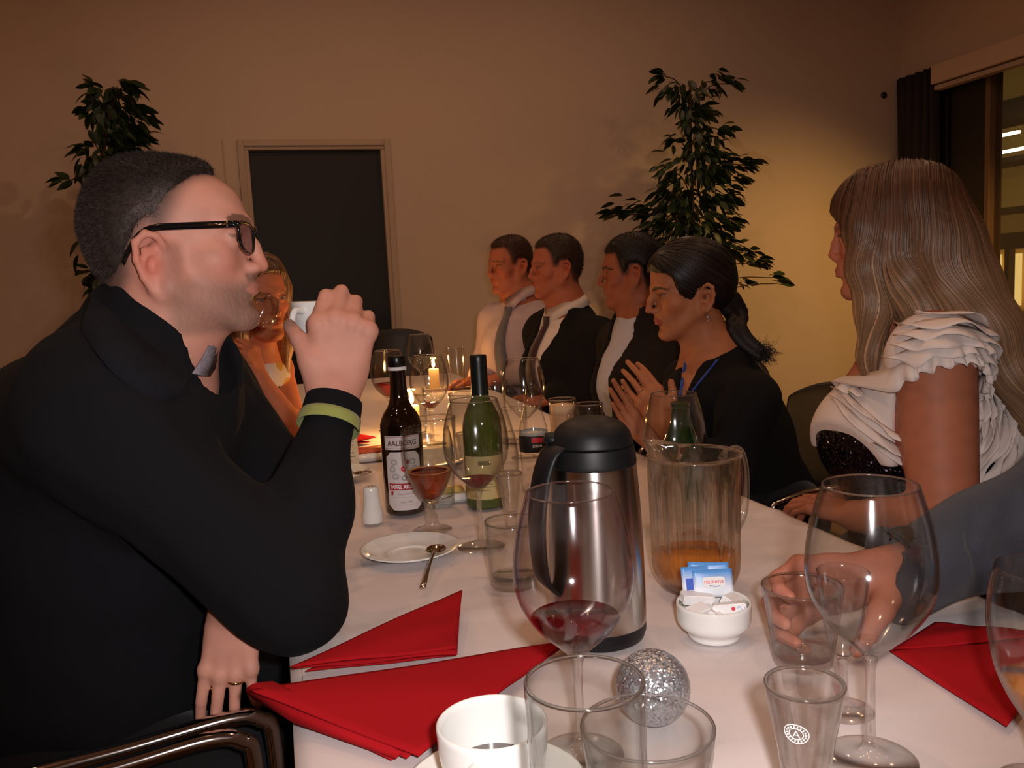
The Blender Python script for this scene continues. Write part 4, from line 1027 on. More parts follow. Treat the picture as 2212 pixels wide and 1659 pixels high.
# ------------------------------------------------------------------ sculpting: distance fields turned into one smooth skin
class Field:
    def __init__(s, lo, hi, h):
        s.lo = np.array(lo, np.float32); s.h = float(h)
        s.n = np.maximum(np.ceil((np.array(hi) - np.array(lo))/h).astype(int) + 1, 4)
        s.D = np.full(tuple(s.n), 1.0, np.float32)
        s.ax = [s.lo[i] + np.arange(s.n[i], dtype=np.float32)*s.h for i in range(3)]
    def block(s, lo, hi):
        i0 = np.clip(np.floor((np.array(lo) - s.lo)/s.h).astype(int), 0, s.n); i1 = np.clip(np.ceil((np.array(hi) - s.lo)/s.h).astype(int) + 1, 0, s.n)
        if np.any(i1 <= i0): return None
        sl = tuple(slice(a, b) for a, b in zip(i0, i1))
        X = s.ax[0][sl[0]][:, None, None]; Y = s.ax[1][sl[1]][None, :, None]; Z = s.ax[2][sl[2]][None, None, :]
        return sl, X, Y, Z
    def op(s, kind, fn, lo, hi, k):
        b = s.block(np.array(lo) - k - 2*s.h, np.array(hi) + k + 2*s.h)
        if b is None: return
        sl, X, Y, Z = b
        d = fn(X, Y, Z).astype(np.float32); a = s.D[sl]
        k = max(k, 1e-5)
        if kind == '+':
            q = np.maximum(k - np.abs(a-d), 0)/k; s.D[sl] = np.minimum(a, d) - q*q*k*0.25
        elif kind == '-':
            d = -d; q = np.maximum(k - np.abs(a-d), 0)/k; s.D[sl] = np.maximum(a, d) + q*q*k*0.25
    def cone(s, a, b, ra, rb, k=0.01, kind='+'):
        a, b = np.array(a, float), np.array(b, float); r = max(ra, rb)
        ba = b - a; bb = float(ba @ ba) + 1e-12
        def fn(X, Y, Z):
            px, py, pz = X-a[0], Y-a[1], Z-a[2]
            t = np.clip((px*ba[0] + py*ba[1] + pz*ba[2])/bb, 0, 1)
            return np.sqrt((px-t*ba[0])**2 + (py-t*ba[1])**2 + (pz-t*ba[2])**2) - (ra + (rb-ra)*t)
        s.op(kind, fn, np.minimum(a, b) - r, np.maximum(a, b) + r, k)
    def chain(s, pts, rs, k=0.01, kind='+'):
        for i in range(len(pts)-1): s.cone(pts[i], pts[i+1], rs[i], rs[i+1], k, kind)
    def ell(s, c, r, R=None, k=0.01, kind='+'):
        c, r = np.array(c, float), np.array(r, float)
        R = np.eye(3) if R is None else np.array(R, float)      # columns: local axes in world
        ext = np.abs(R) @ r
        def fn(X, Y, Z):
            px, py, pz = X-c[0], Y-c[1], Z-c[2]
            q = [(px*R[0, i] + py*R[1, i] + pz*R[2, i]) for i in range(3)]
            k0 = np.sqrt((q[0]/r[0])**2 + (q[1]/r[1])**2 + (q[2]/r[2])**2)
            k1 = np.sqrt((q[0]/r[0]**2)**2 + (q[1]/r[1]**2)**2 + (q[2]/r[2]**2)**2) + 1e-9
            return k0*(k0-1)/k1
        s.op(kind, fn, c-ext, c+ext, k)
    def mesh(s):
        D = s.D; S = D < 0
        nx, ny, nz = D.shape
        A = np.zeros((nx-1, ny-1, nz-1), np.int8)
        for i in (0, 1):
            for j in (0, 1):
                for k in (0, 1):
                    A += S[i:nx-1+i, j:ny-1+j, k:nz-1+k]
        act = np.argwhere((A > 0) & (A < 8))
        idx = np.full(A.shape, -1, np.int32); idx[act[:, 0], act[:, 1], act[:, 2]] = np.arange(len(act))
        cor = [(i, j, k) for i in (0, 1) for j in (0, 1) for k in (0, 1)]
        val = np.stack([D[act[:, 0]+c[0], act[:, 1]+c[1], act[:, 2]+c[2]] for c in cor], 1)
        P = np.zeros((len(act), 3)); W = np.zeros(len(act))
        for a in range(8):
            for b in range(a+1, 8):
                if sum(abs(x-y) for x, y in zip(cor[a], cor[b])) != 1: continue
                va, vb = val[:, a], val[:, b]; m = (va < 0) != (vb < 0)
                t = np.where(m, va/(va - vb + 1e-12), 0)[:, None]
                P += np.where(m[:, None], np.array(cor[a]) + t*(np.array(cor[b]) - np.array(cor[a])), 0); W += m
        verts = s.lo + (act + P/W[:, None])*s.h
        F = []
        for ax in range(3):
            o1, o2 = [(1, 2), (2, 0), (0, 1)][ax]
            sa = [slice(None)]*3; sb = [slice(None)]*3
            sa[ax] = slice(0, -1); sb[ax] = slice(1, None)
            for o in (o1, o2):
                sa[o] = slice(1, -1); sb[o] = slice(1, -1)
            x0, x1 = S[tuple(sa)], S[tuple(sb)]
            for flip, m in ((False, x0 & ~x1), (True, ~x0 & x1)):
                e = np.argwhere(m)
                if not len(e): continue
                e[:, o1] += 1; e[:, o2] += 1
                def cell(d1, d2):
                    q = e.copy(); q[:, o1] -= d1; q[:, o2] -= d2
                    return idx[q[:, 0], q[:, 1], q[:, 2]]
                quad = np.stack([cell(1, 1), cell(0, 1), cell(0, 0), cell(1, 0)], 1)
                F.append(quad[:, ::-1] if flip else quad)
        F = np.concatenate(F)
        F = F[(F >= 0).all(1)]
        return verts, F
def np_mesh(name, V_, F_, m, parent):
    me = bpy.data.meshes.new(name)
    me.vertices.add(len(V_)); me.vertices.foreach_set('co', np.asarray(V_, np.float32).ravel())
    me.loops.add(F_.size); me.loops.foreach_set('vertex_index', F_.astype(np.int32).ravel())
    me.polygons.add(len(F_)); me.polygons.foreach_set('loop_start', np.arange(0, F_.size, F_.shape[1], dtype=np.int32))
    me.update(calc_edges=True); me.validate()
    return link_mesh(name, me, m, parent, True, world=True)
def relax(V_, F_, it=1, f=0.5):
    n = len(V_); e = np.concatenate([F_[:, [0, 1]], F_[:, [1, 2]], F_[:, [2, 3]], F_[:, [3, 0]]])
    cnt = np.bincount(e.ravel(), minlength=n).astype(float)[:, None] + 1e-9
    for _ in range(it):
        a = np.zeros((n, 3))
        for c in range(3):
            a[:, c] = np.bincount(e[:, 0], V_[e[:, 1], c], n) + np.bincount(e[:, 1], V_[e[:, 0], c], n)
        V_ = V_*(1-f) + f*a/cnt
    return V_
def unit(v): v = np.array(v, float); return v/np.linalg.norm(v)
def frame_from(fwd, up):
    """columns: x (the head's left side), y forward, z up"""
    y = unit(fwd); z = unit(np.array(up) - y*(np.array(up) @ y)); x = np.cross(y, z)
    return np.stack([x, y, z], 1)
class Frame:
    def __init__(s, o, R, sc=1.0): s.o, s.R, s.s = np.array(o, float), R, sc*0.01
    def w(s, x, y, z): return s.o + s.R @ (np.array([x, y, z], float)*s.s)
    def local(s, P): return ((np.asarray(P) - s.o) @ s.R)/s.s
def head_pose(origin, yaw, pitch=0.0, roll=0.0, sc=1.0):
    """yaw: 0 faces the picture's right, 90 the viewer, 180 the picture's left; pitch up positive"""
    a, p = math.radians(yaw), math.radians(pitch)
    upw = V(0, 0, 1)
    bk = EYE - np.array(origin); bk[2] = 0; bk = unit(bk); rt = np.cross(upw, bk)
    h = rt*math.cos(a) + bk*math.sin(a)
    f = h*math.cos(p) + upw*math.sin(p)
    up = upw*math.cos(p) - h*math.sin(p)
    side = np.cross(f, up); r = math.radians(roll)
    up = up*math.cos(r) + side*math.sin(r)
    return Frame(origin, frame_from(f, up), sc)

def sculpt_skull(F, H, P, grow=0.0):
    s = H.s; R = H.R; w = H.w
    def E(x, y, z, a, b, c, k=1.0, kind='+', Rm=None): F.ell(w(x, y, z), (np.array([a, b, c]) + grow)*s, R if Rm is None else R @ Rm, k*s, kind)
    oc = P.get('occ', 0.0)
    tp = P.get('top', 0.0)
    E(0, -1.0-oc*0.5, 5.0+tp*0.4, 7.3, 9.0+oc*0.5, 7.7+tp*0.6, 1.0)
    E(0, 2.4, 5.2+tp*0.5, 6.5, 6.6, 6.2+tp*0.5, 1.5)
    E(0, -4.0-oc*0.7, 1.0, 6.0, 5.4, 5.6, 2.0)
def sculpt_head(F, H, P):
    s = H.s; R = H.R; w = H.w
    def E(x, y, z, a, b, c, k=1.0, kind='+', Rm=None): F.ell(w(x, y, z), np.array([a, b, c])*s, R if Rm is None else R @ Rm, k*s, kind)
    def Cn(p, q, ra, rb, k=1.0, kind='+'): F.cone(w(*p), w(*q), ra*s, rb*s, k*s, kind)
    fem = P.get('fem', 0)
    jw = P.get('jaw', 0.0); ny = P.get('nose', 0.0); cy = P.get('chin', 0.0)
    sculpt_skull(F, H, P)
    E(0, 2.6, -1.5, 5.9, 6.4, 7.0, 2.0)                      # face mass
    E(0, 3.6, -5.0, 4.7+jw, 5.0, 4.6, 2.0)                   # lower face
    for sx in (-1, 1):
        Cn((sx*(5.6+jw), 0.2, -4.6), (sx*1.8, 7.2+cy, -9.0), 1.3, 1.5, 2.2)      # jaw
        Cn((sx*6.2, 0.0, 0.0), (sx*(5.7+jw), 0.2, -4.6), 1.1, 1.3, 2.0)
        E(sx*4.5, 5.6, -1.3, 1.8, 2.0, 1.6, 2.4)            # cheekbone
        Cn((sx*0.9, 8.9, 3.2), (sx*4.6, 7.0, 3.3), 0.95 if not fem else 0.7, 0.85, 1.4)   # brow ridge
    E(0, 7.8+cy, -8.9, 1.9, 1.7, 1.5, 1.6)                    # chin
    E(0, 8.0, -4.7, 2.7, 1.7, 2.2, 1.6)                       # mouth mound
    for sx in (-1, 1):
        E(sx*3.2, 9.7, 1.2, 1.7, 1.7, 1.15, 1.2, '-')          # eye hollow
        E(sx*3.2, 7.45, 1.2, 1.32, 1.32, 1.32, 0.5)            # closed lid ball
        Cn((sx*2.0, 8.45, 1.62), (sx*4.4, 7.9, 1.55), 0.26, 0.24, 0.5)   # upper lid
        E(sx*3.2, 8.75, 1.08, 1.02, 0.85, 0.30, 0.22, '-')     # opening
    # nose
    tip = (0, 11.1+ny, -2.0+P.get('tipz', 0.0))
    Cn((0, 8.9, 2.3), (0, 10.1+0.6*ny+P.get('hump', 0.0), 0.3), 0.72, 0.78, 1.0)
    Cn((0, 10.1+0.6*ny+P.get('hump', 0.0), 0.3), tip, 0.78, 0.88, 0.7)
    for sx in (-1, 1):
        E(sx*(1.15-0.2*fem), 9.7+0.5*ny, -2.5, 0.85-0.18*fem, 1.2, 0.8-0.12*fem, 0.7)
        if not fem: E(sx*0.7, 10.0+0.6*ny, -3.5, 0.28, 0.45, 0.30, 0.25, '-')
    # lips
    lf = 0.34 + (0.13 if fem else 0.0) + P.get('lips', 0.0)
    ml = P.get('mouth', 0.0)
    for sx in (-1, 1):
        F.chain([w(0, 9.75, -4.75), w(sx*1.1, 9.5, -4.7), w(sx*2.3, 8.5, -5.05)], [lf*s*1.1, lf*s, 0.2*s], 0.35*s)
        F.chain([w(0, 9.60, -5.70-ml), w(sx*1.1, 9.35, -5.65-ml), w(sx*2.2, 8.5, -5.2-ml*0.4)], [(lf+0.12)*s, (lf+0.06)*s, 0.2*s], 0.35*s)
        F.chain([w(0, 10.25, -5.22-ml*0.5), w(sx*1.2, 9.9, -5.2-ml*0.5), w(sx*2.5, 8.9, -5.15)], [(0.13+ml*0.35)*s, (0.12+ml*0.3)*s, 0.08*s], 0.2*s, '-')
    Cn((-1.0, 9.6+cy*0.5, -6.9), (1.0, 9.6+cy*0.5, -6.9), 0.55, 0.55, 0.9, '-')   # groove under the lip
    if P.get('ears', True):
        for sx in (-1, 1):
            es = P.get('earscale', 1.0)
            def ew(y, z, o=0.0): return w(sx*(6.75+o), -1.1+P.get('eary', 0.0)+y*es*0.8, -0.2+P.get('earz', 0.0)+z*es)
            ring = [(1.1, 0.6, 0.1), (1.3, 1.9, 0.6), (0.6, 3.0, 1.2), (-0.7, 3.3, 1.7), (-1.9, 2.4, 2.0), (-2.0, 0.6, 1.9), (-1.4, -1.2, 1.4), (-0.5, -2.5, 0.8), (0.4, -3.2, 0.4), (0.95, -2.7, 0.1)]
            pts = [ew(a, b, c) for a, b, c in ring]
            F.chain(pts, [0.34*s, 0.42*s, 0.45*s, 0.46*s, 0.46*s, 0.44*s, 0.44*s, 0.5*s, 0.55*s, 0.4*s], 0.3*s)
            F.chain([ew(0.5, 1.6, 0.2), ew(-1.0, 1.6, 1.1), ew(-1.3, 0.0, 1.1), ew(-0.6, -1.5, 0.6)], [0.4*s]*4, 0.5*s)
            F.chain([ew(0.3, 2.0, 0.1), ew(-0.9, 0.8, 0.8), ew(-0.6, -1.4, 0.4), ew(0.2, -2.6, 0.2)], [0.75*s]*4, 0.4*s)
            F.cone(ew(0.7, -0.6, 0.2), ew(0.7, -0.9, 0.55), 0.42*s, 0.34*s, 0.3*s)
            F.ell(ew(-0.25, 0.0, 1.15), np.array([0.75, 0.75, 1.15])*s, R, 0.25*s, '-')
    if P.get('neckto') is not None:
        nt = P['neckto']; rn = P.get('neckr', 5.6)
        F.chain([w(0, -1.8, -3.0), w(0, -1.6, -7.5), nt], [(rn+0.3)*s, rn*s, (rn+0.5)*s], 2.2*s)
        F.cone(w(0, 4.0, -8.2), w(0, 1.0, -10.5), 2.2*s, 2.2*s, 2.5*s)
def smoothstep(a, b, x):
    t = np.clip((x-a)/(b-a), 0, 1); return t*t*(3-2*t)
def vnoise(P, f, seed=0):
    r = np.random.default_rng(seed); o = np.zeros(len(P))
    for i in range(7):
        d = r.normal(size=3); d /= np.linalg.norm(d)
        o += np.sin((P @ d)*f*(0.7+0.25*i) + r.uniform(0, 6.28))
    return o/3.5
def paint_face(L, base, P, Vw):
    """skin colours in head coordinates L (cm)"""
    x, y, z = L[:, 0], L[:, 1], L[:, 2]; ax = np.abs(x)
    near = (z > -11.5) & (np.linalg.norm(L, axis=1) < 18)
    C = np.tile(np.array(base, float), (len(L), 1))
    C *= (1 + 0.06*vnoise(Vw, 120, 3))[:, None]
    def mix(mask, col, a):
        nonlocal C
        q = (np.clip(mask, 0, 1)*a*near)[:, None]; C = C*(1-q) + np.array(col)*q
    red = np.array(base)*np.array([1.02, 0.72, 0.68])
    g = lambda cx, cy, cz, s_: np.exp(-(((ax-cx)**2 + (y-cy)**2 + (z-cz)**2)/s_**2))
    mix(g(4.4, 6.5, -2.2, 2.4), red, 0.55); mix(g(0, 11.0, -2.0, 1.7), red, 0.6); mix(g(8.0, -1.5+P.get('eary', 0), 0.5+P.get('earz', 0), 3.2), red, P.get('earred', 0.6))
    # brows
    by = 3.1 - 0.10*(ax-3)**2 + P.get('browz', 0.0)
    mix((np.abs(z-by) < P.get('browt', 0.42))*1.0*(ax > 1.1)*(ax < 5.3)*(y > 5.0), P.get('browc', (0.03, 0.015, 0.008)), P.get('browa', 0.75))
    # lids and lashes
    mix((np.abs(z-1.55) < 0.26)*1.0*(ax > 1.9)*(ax < 4.6)*(y > 7.2), (0.03, 0.015, 0.012), P.get('lash', 0.55))
    mix(g(3.2, 8.2, 1.0, 1.5), np.array(base)*0.62, P.get('lidshade', 0.25))
    # lips
    ml = P.get('mouth', 0.0)
    lipm = smoothstep(0.95+ml, 0.55+ml, np.abs(z+5.2+ml*0.4)/(1-np.clip(ax/2.9, 0, 0.95)**2 + 0.05)*0.8)*(y > 8.0)*(ax < 2.6)
    mix(lipm, P.get('lipc', np.array(base)*np.array([0.85, 0.50, 0.50])), P.get('lipa', 0.7))
    if P.get('beard', 0):
        m = smoothstep(-3.0, -5.6, z - 0.20*np.clip(6-y, 0, 9))*smoothstep(-1.2, 1.2, y)*(0.7+0.3*smoothstep(4, 8, y))
        m = np.maximum(m, smoothstep(1.0, 0.3, np.abs(z+3.75))*smoothstep(7.6, 8.6, y)*(ax < 2.6)*0.9)
        m = np.maximum(m, 0.6*smoothstep(1.8, 0.3, np.abs(y-1.0))*smoothstep(1.5, 0.0, z)*smoothstep(-7, -5, z)*(ax > 4.5))
        m *= (1-lipm*0.9)*smoothstep(-11.4, -9.8, z)
        n = 0.85 + 0.12*vnoise(Vw, 1500, 5)
        mix(m*n, P.get('beardc', (0.10, 0.065, 0.045)), P['beard'])
    if P.get('scalp') is not None:
        mix(P['scalp'](L), P.get('hairc', (0.05, 0.03, 0.02)), P.get('scalpa', 0.85))
    return C
def add_eyes(parent, H, iris=(0.05, 0.03, 0.02), look=(0, 0)):
    for sx in (-1, 1):
        n, m = 20, 14; vs, fs, col = [], [], []
        for j in range(m+1):
            th = math.pi*j/m
            for k in range(n):
                a = 2*math.pi*k/n
                p = V(math.sin(th)*math.cos(a), math.cos(th), math.sin(th)*math.sin(a))
                vs.append(H.w(sx*3.2 + 1.16*p[0], 7.28 + 1.16*p[1], 1.2 + 1.16*p[2]))
                d = math.acos(max(-1, min(1, unit(p) @ unit(V(look[0], 1, look[1])))))
                col.append((0.005, 0.005, 0.005) if d < 0.22 else iris if d < 0.50 else (0.62, 0.56, 0.50))
        for j in range(m):
            for k in range(n):
                fs.append((j*n+k, (j+1)*n+k, (j+1)*n+(k+1) % n, j*n+(k+1) % n))
        o = mesh_obj('eye', vs, fs, attr_mat('eye_surface', 0.08, 0.6, noise=0.0), parent, True, world=True)
        set_tint(o, np.array(col))
# polygons in the side view (y, z), for hair edges
def poly_sd(poly, y, z):
    """signed distance (inside negative) to a polygon, vectorised"""
    y, z = np.broadcast_arrays(y, z)
    d = np.full(y.shape, 1e9, np.float32); ins = np.zeros(y.shape, bool)
    n = len(poly)
    for i in range(n):
        (y0, z0), (y1, z1) = poly[i], poly[(i+1) % n]
        ey, ez = y1-y0, z1-z0
        t = np.clip(((y-y0)*ey + (z-z0)*ez)/(ey*ey+ez*ez), 0, 1)
        d = np.minimum(d, (y-y0-t*ey)**2 + (z-z0-t*ez)**2)
        c = ((z0 <= z) != (z1 <= z)) & (y < (z-z0)/(ez+1e-12)*ey + y0)
        ins ^= c
    d = np.sqrt(d); return np.where(ins, -d, d)
def short_hair(parent, H, poly, thick, col, vox,  noise=0.1, seed=1, name='hair', strands=0, slen=0.006, topgrow=None, swidth=0.0005, P={}, shade=None):
    F = Field(H.o - 0.17*H.s*100, H.o + 0.17*H.s*100, vox)
    sculpt_skull(F, H, P, grow=thick)
    sl, X, Y, Z = F.block(F.lo, F.lo + F.n*F.h)
    R, s = H.R, H.s
    px, py, pz = X-H.o[0], Y-H.o[1], Z-H.o[2]
    ly = (px*R[0, 1] + py*R[1, 1] + pz*R[2, 1])/s; lz = (px*R[0, 2] + py*R[1, 2] + pz*R[2, 2])/s; lx = (px*R[0, 0] + py*R[1, 0] + pz*R[2, 0])/s
    if topgrow is not None: F.D -= (topgrow(lx, ly, lz)*s).astype(np.float32)
    reg = poly_sd(poly, ly, lz)*s
    k = 0.026
    q = np.maximum(k - np.abs(F.D-reg), 0)/k
    F.D = (np.maximum(F.D, reg) + q*q*k*0.25).astype(np.float32)
    n = (np.sin(lx*5.1+ly*2.3)*np.sin(ly*4.4-lz*3.0) + 0.6*np.sin(lx*9.7-lz*7.1+ly*6))*noise*s
    F.D = (F.D + n).astype(np.float32)
    v, f = F.mesh()
    if strands:
        e1, e2 = v[f[:, 1]]-v[f[:, 0]], v[f[:, 2]]-v[f[:, 0]]
        nn = np.cross(e1, e2); ar = np.linalg.norm(nn, axis=1); nn /= ar[:, None] + 1e-12
        r = np.random.default_rng(seed); pk = r.choice(len(f), strands, p=ar/ar.sum())
        u = r.random((strands, 2))[:, :, None]
        p = v[f[pk, 0]] + (v[f[pk, 1]]-v[f[pk, 0]])*u[:, 0] + (v[f[pk, 3]]-v[f[pk, 0]])*u[:, 1]
        comb = (-R[:, 1]*0.5 - R[:, 2]*0.7)
        d = nn[pk] + comb*0.75 + r.normal(size=(strands, 3))*0.30; d /= np.linalg.norm(d, axis=1)[:, None]
        sd = np.cross(d, r.normal(size=(strands, 3))); sd /= np.linalg.norm(sd, axis=1)[:, None]
        L_ = slen*(0.6+0.8*r.random((strands, 1)))
        b = len(v); a0, a1, a2 = p - sd*swidth, p + sd*swidth, p + d*L_
        v = np.concatenate([v, a0, a1, a2, a2 + sd*swidth*0.2]); i = np.arange(strands)
        f = np.concatenate([f, np.stack([b+i, b+strands+i, b+3*strands+i, b+2*strands+i], 1)])
    o = np_mesh(name, v, f, attr_mat('hair_surface', 0.55, 0.3, noise=0.35, nscale=260), parent)
    L = H.local(v)
    cc = np.array(col)[None, :]*(1 + 0.22*vnoise(v, 500, seed))[:, None]
    if shade is not None: cc = cc*shade(L)[:, None]
    set_tint(o, np.clip(cc, 0.001, 1)); return o
# hands
FING = {'i': ((2.7, 9.0), (4.4, 2.6, 2.2), (0.98, 0.88, 0.80, 0.66)), 'm': ((0.75, 9.5), (4.9, 3.0, 2.3), (1.0, 0.90, 0.82, 0.68)),
        'r': ((-1.25, 9.1), (4.5, 2.8, 2.3), (0.96, 0.86, 0.78, 0.64)), 'p': ((-3.1, 8.2), (3.5, 2.1, 2.0), (0.86, 0.76, 0.68, 0.56))}
def sculpt_hand(F, H, curls, thumb, spread=(0.10, 0.03, -0.05, -0.14), k=0.55, fine=1.0):
    """H axes: x towards the thumb, y towards the finger tips, z out of the back of the hand; curls: (mcp, pip, dip) degrees per finger"""
    s = H.s; w = H.w; info = {}
    F.ell(w(0.0, 4.9, -0.35), np.array([3.6, 5.0, 1.25])*s, H.R, 0.8*s)
    F.cone(w(0, -1.5, 0), w(0, 1.0, -0.1), 2.45*s, 2.5*s, 1.2*s)
    for q, (fk, cu) in enumerate(zip('imrp', curls)):
        (mx, my), ln, rr = FING[fk]
        m = V(mx, my, 0.0)
        F.cone(w(mx*0.45, 1.2, -0.1), w(mx, my, -0.05), 1.35*s, 1.05*s*fine, 1.0*s)
        pts = [m]; a = 0.0; sp = spread[q]
        for l, c in zip(ln, cu):
            a += math.radians(c)
            pts.append(pts[-1] + l*V(math.sin(sp)*math.cos(a), math.cos(sp)*math.cos(a), -math.sin(a)))
        info[fk] = [w(*p) for p in pts]
        for j in range(3): F.cone(info[fk][j], info[fk][j+1], rr[j]*s*fine, rr[j+1]*s*fine, (k if j else 0.8)*s if j == 0 else 0.12*s)
        F.cone(info[fk][0], info[fk][0] + H.R[:, 2]*0.12*s, 1.05*s*fine, 1.0*s*fine, 0.6*s)
    t = [w(*p) for p in thumb]
    F.cone(t[0], t[1], 1.75*s, 1.35*s, 1.4*s)
    F.cone(t[1], t[2], 1.25*s, 1.0*s, 0.6*s); F.cone(t[2], t[3], 1.0*s, 0.78*s, 0.2*s)
    info['t'] = t
    return info
THUMB_OPEN = [(1.9, 1.6, -0.6), (4.4, 4.6, -1.3), (5.7, 7.3, -1.7), (6.3, 9.6, -1.8)]
THUMB_SIDE = [(1.7, 1.6, -0.6), (3.6, 5.0, -1.4), (3.9, 7.9, -1.9), (3.7, 10.2, -2.2)]
SKIN = attr_mat('skin', 0.55, 0.28, bump=0.10, bscale=900, noise=0.05, nscale=160)
def clothing(name, build, lo, hi, vox, m, parent, folds=0.0, fscale=30.0, seed=1, it=1):
    F = Field(lo, hi, vox); build(F)
    if folds:
        r = np.random.default_rng(seed); X, Y, Z = F.ax[0][:, None, None], F.ax[1][None, :, None], F.ax[2][None, None, :]
        n = 0
        for i in range(5):
            d = r.normal(size=3)*fscale*(0.6+0.35*i); ph = r.uniform(0, 6.28); d2 = r.normal(size=3)*fscale*0.5
            n = n + np.sin(d[0]*X + d[1]*Y + d[2]*Z + ph + 1.3*np.sin(d2[0]*X + d2[1]*Y + d2[2]*Z))/(1+0.5*i)
        F.D += (n*folds*0.45).astype(np.float32)
    v, f = F.mesh(); v = relax(v, f, it)
    return np_mesh(name, v, f, m, parent)
def strip(name, rows, m, parent, thick=0.0015, smooth=True):
    """a sheet through rows of world points (equal lengths)"""
    n = len(rows[0]); vs = [p for r in rows for p in r]
    fs = [(i*n+j, i*n+j+1, (i+1)*n+j+1, (i+1)*n+j) for i in range(len(rows)-1) for j in range(n-1)]
    o = mesh_obj(name, vs, fs, m, parent, smooth, world=True)
    sm = o.modifiers.new('thick', 'SOLIDIFY'); sm.thickness = thick; sm.offset = 0
    return o
def fabric(name, col, rough=0.85, bump=0.25, sheen=0.15, nz=0.10):
    return pbr(name, col, rough, noise=nz, nscale=50, bump=bump, bscale=420, sheen=sheen, spec=0.25)

def sample(F, P):
    q = (P - F.lo)/F.h; q = np.clip(q, 0, np.array(F.D.shape) - 1.001)
    i = q.astype(int); t = q - i; i = np.minimum(i, np.array(F.D.shape) - 2)
    o = 0
    for a in (0, 1):
        for b in (0, 1):
            for c in (0, 1):
                w = (t[:, 0] if a else 1-t[:, 0])*(t[:, 1] if b else 1-t[:, 1])*(t[:, 2] if c else 1-t[:, 2])
                o = o + w*F.D[i[:, 0]+a, i[:, 1]+b, i[:, 2]+c]
    return o
def grad(F, P):
    e = F.h; g = np.stack([sample(F, P + d) - sample(F, P - d) for d in np.eye(3)*e], 1)
    return g/(np.linalg.norm(g, axis=1)[:, None] + 1e-9)
def long_hair(parent, F, H, flow, n, steps, step, width, root, tip, seed=1, name='hair', lift=0.002, cap=None, streak=0.35, start=None):
    """hair mass from field F with combed locks traced over its surface"""
    v, f = F.mesh(); r = np.random.default_rng(seed)
    def tint(P, jit):
        L = H.local(P); t = smoothstep(9, -14, L[:, 2])[:, None]
        return (np.array(root)*(1-t) + np.array(tip)*t)*jit
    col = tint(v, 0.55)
    p = v[r.choice(len(v), n)].copy()
    if start is not None:
        ok = start(H.local(p)); p = p[ok]
        n = len(p)
    jit = np.exp(r.normal(size=(n, 1))*streak); wd = width*(0.5 + r.random((n, 1)))
    path = [p]
    for k in range(steps):
        g = grad(F, p); d = flow(H.local(p)) @ H.R.T
        d = d - g*(d*g).sum(1)[:, None]; d /= np.linalg.norm(d, axis=1)[:, None] + 1e-9
        p = p + d*step; p = p - grad(F, p)*(sample(F, p) - lift*(0.2 + 0.8*r.random(n)*0 + 0.8*((jit[:, 0]*7.3) % 1)))[:, None]
        path.append(p)
    Vs, Fs, Cs = [v], [f], [col]; b = len(v); m = len(path)
    rows = []
    for k in range(m):
        t = path[min(k+1, m-1)] - path[max(k-1, 0)]
        g = grad(F, path[k]); sd = np.cross(t, g); sd /= np.linalg.norm(sd, axis=1)[:, None] + 1e-9
        w = wd*(min(1.0, 0.1 + 0.3*k))*(1.0 if k < m*0.7 else max(0.15, 1-(k/m-0.7)/0.3*0.85))
        rows.append((path[k] - sd*w, path[k] + g*w*0.5, path[k] + sd*w))
    i = np.arange(n)
    for k in range(m):
        for q in range(3):
            Vs.append(rows[k][q]); Cs.append(tint(path[k], jit))
    for k in range(m-1):
        a = b + k*3*n; c = a + 3*n
        for q in (0, 1):
            Fs.append(np.stack([a+q*n+i, a+(q+1)*n+i, c+(q+1)*n+i, c+q*n+i], 1))
    v, f, col = np.concatenate(Vs), np.concatenate(Fs), np.concatenate(Cs)
    o = np_mesh(name, v, f, attr_mat('long_hair_surface', 0.42, 0.35, noise=0.15, nscale=90), parent)
    set_tint(o, np.clip(col, 0.001, 1)); return o

def march(Fx, px, py, d0, d1):
    """first point of the sculpted surface met along a picture ray"""
    ds = np.linspace(d0, d1, 200); q = np.array([at(px, py, d_) for d_ in ds]); k = np.argmax(sample(Fx, q) < 0.0); return q[k]
# ------------------------------------------------------------------ the man with glasses and cup
man = empty('person', (at(120, 1200, 1.1)[0], at(120, 1200, 1.1)[1], 0.0))
tag(man, 'man in black pullover and glasses raising a white cup to his mouth', 'person')
HM = head_pose(at(380, 545, 1.035), 12, 0, 0, 0.93)
MANP = dict(neckr=6.2, jaw=0.55, chin=0.30, nose=-0.45, tipz=-0.2, earscale=1.17, eary=0.2, earz=-1.7, occ=0.5, top=-1.6, lips=-0.12)
mN = at(312, 795, 1.07)                                   # base of the neck
mSR, mER, mWR = at(190, 900, 0.97), at(628, 1286, 0.985), at(722, 866, 1.10)
mSL, mEL, mWL = at(420, 850, 1.26), at(625, 1085, 1.27), at(508, 1300, 1.00)
mCH, mPV = at(150, 1080, 1.12), at(20, 1560, 1.10)
SK1 = srgb(206, 146, 126)
cup_w = at(694, 700, 1.175)
HRm = Frame(mWR, np.stack([unit(-RIGHT*0.97 + BACKV*0.18), unit(UPV + RIGHT*0.10), unit(BACKV*0.97 + RIGHT*0.22)], 1), 1.10)
HLm = Frame(mWL, np.stack([unit(-RIGHT*0.98 + UPV*0.12), unit(-UPV*0.93 - RIGHT*0.10 - BACKV*-0.05), unit(BACKV)], 1), 0.90)
F = Field(np.min([at(-120, 1200, 1.1), at(190, 320, 1.2), at(500, 1560, 0.9)], 0) - 0.06, np.array([0.18, 1.45, 1.39]), 0.0026)
F.lo[2] = F.lo[2]
sculpt_head(F, HM, dict(MANP, neckto=mN))
F.chain([mN, mCH, mPV + V(0, 0, 0.10)], [0.075, 0.135, 0.13], 0.06)
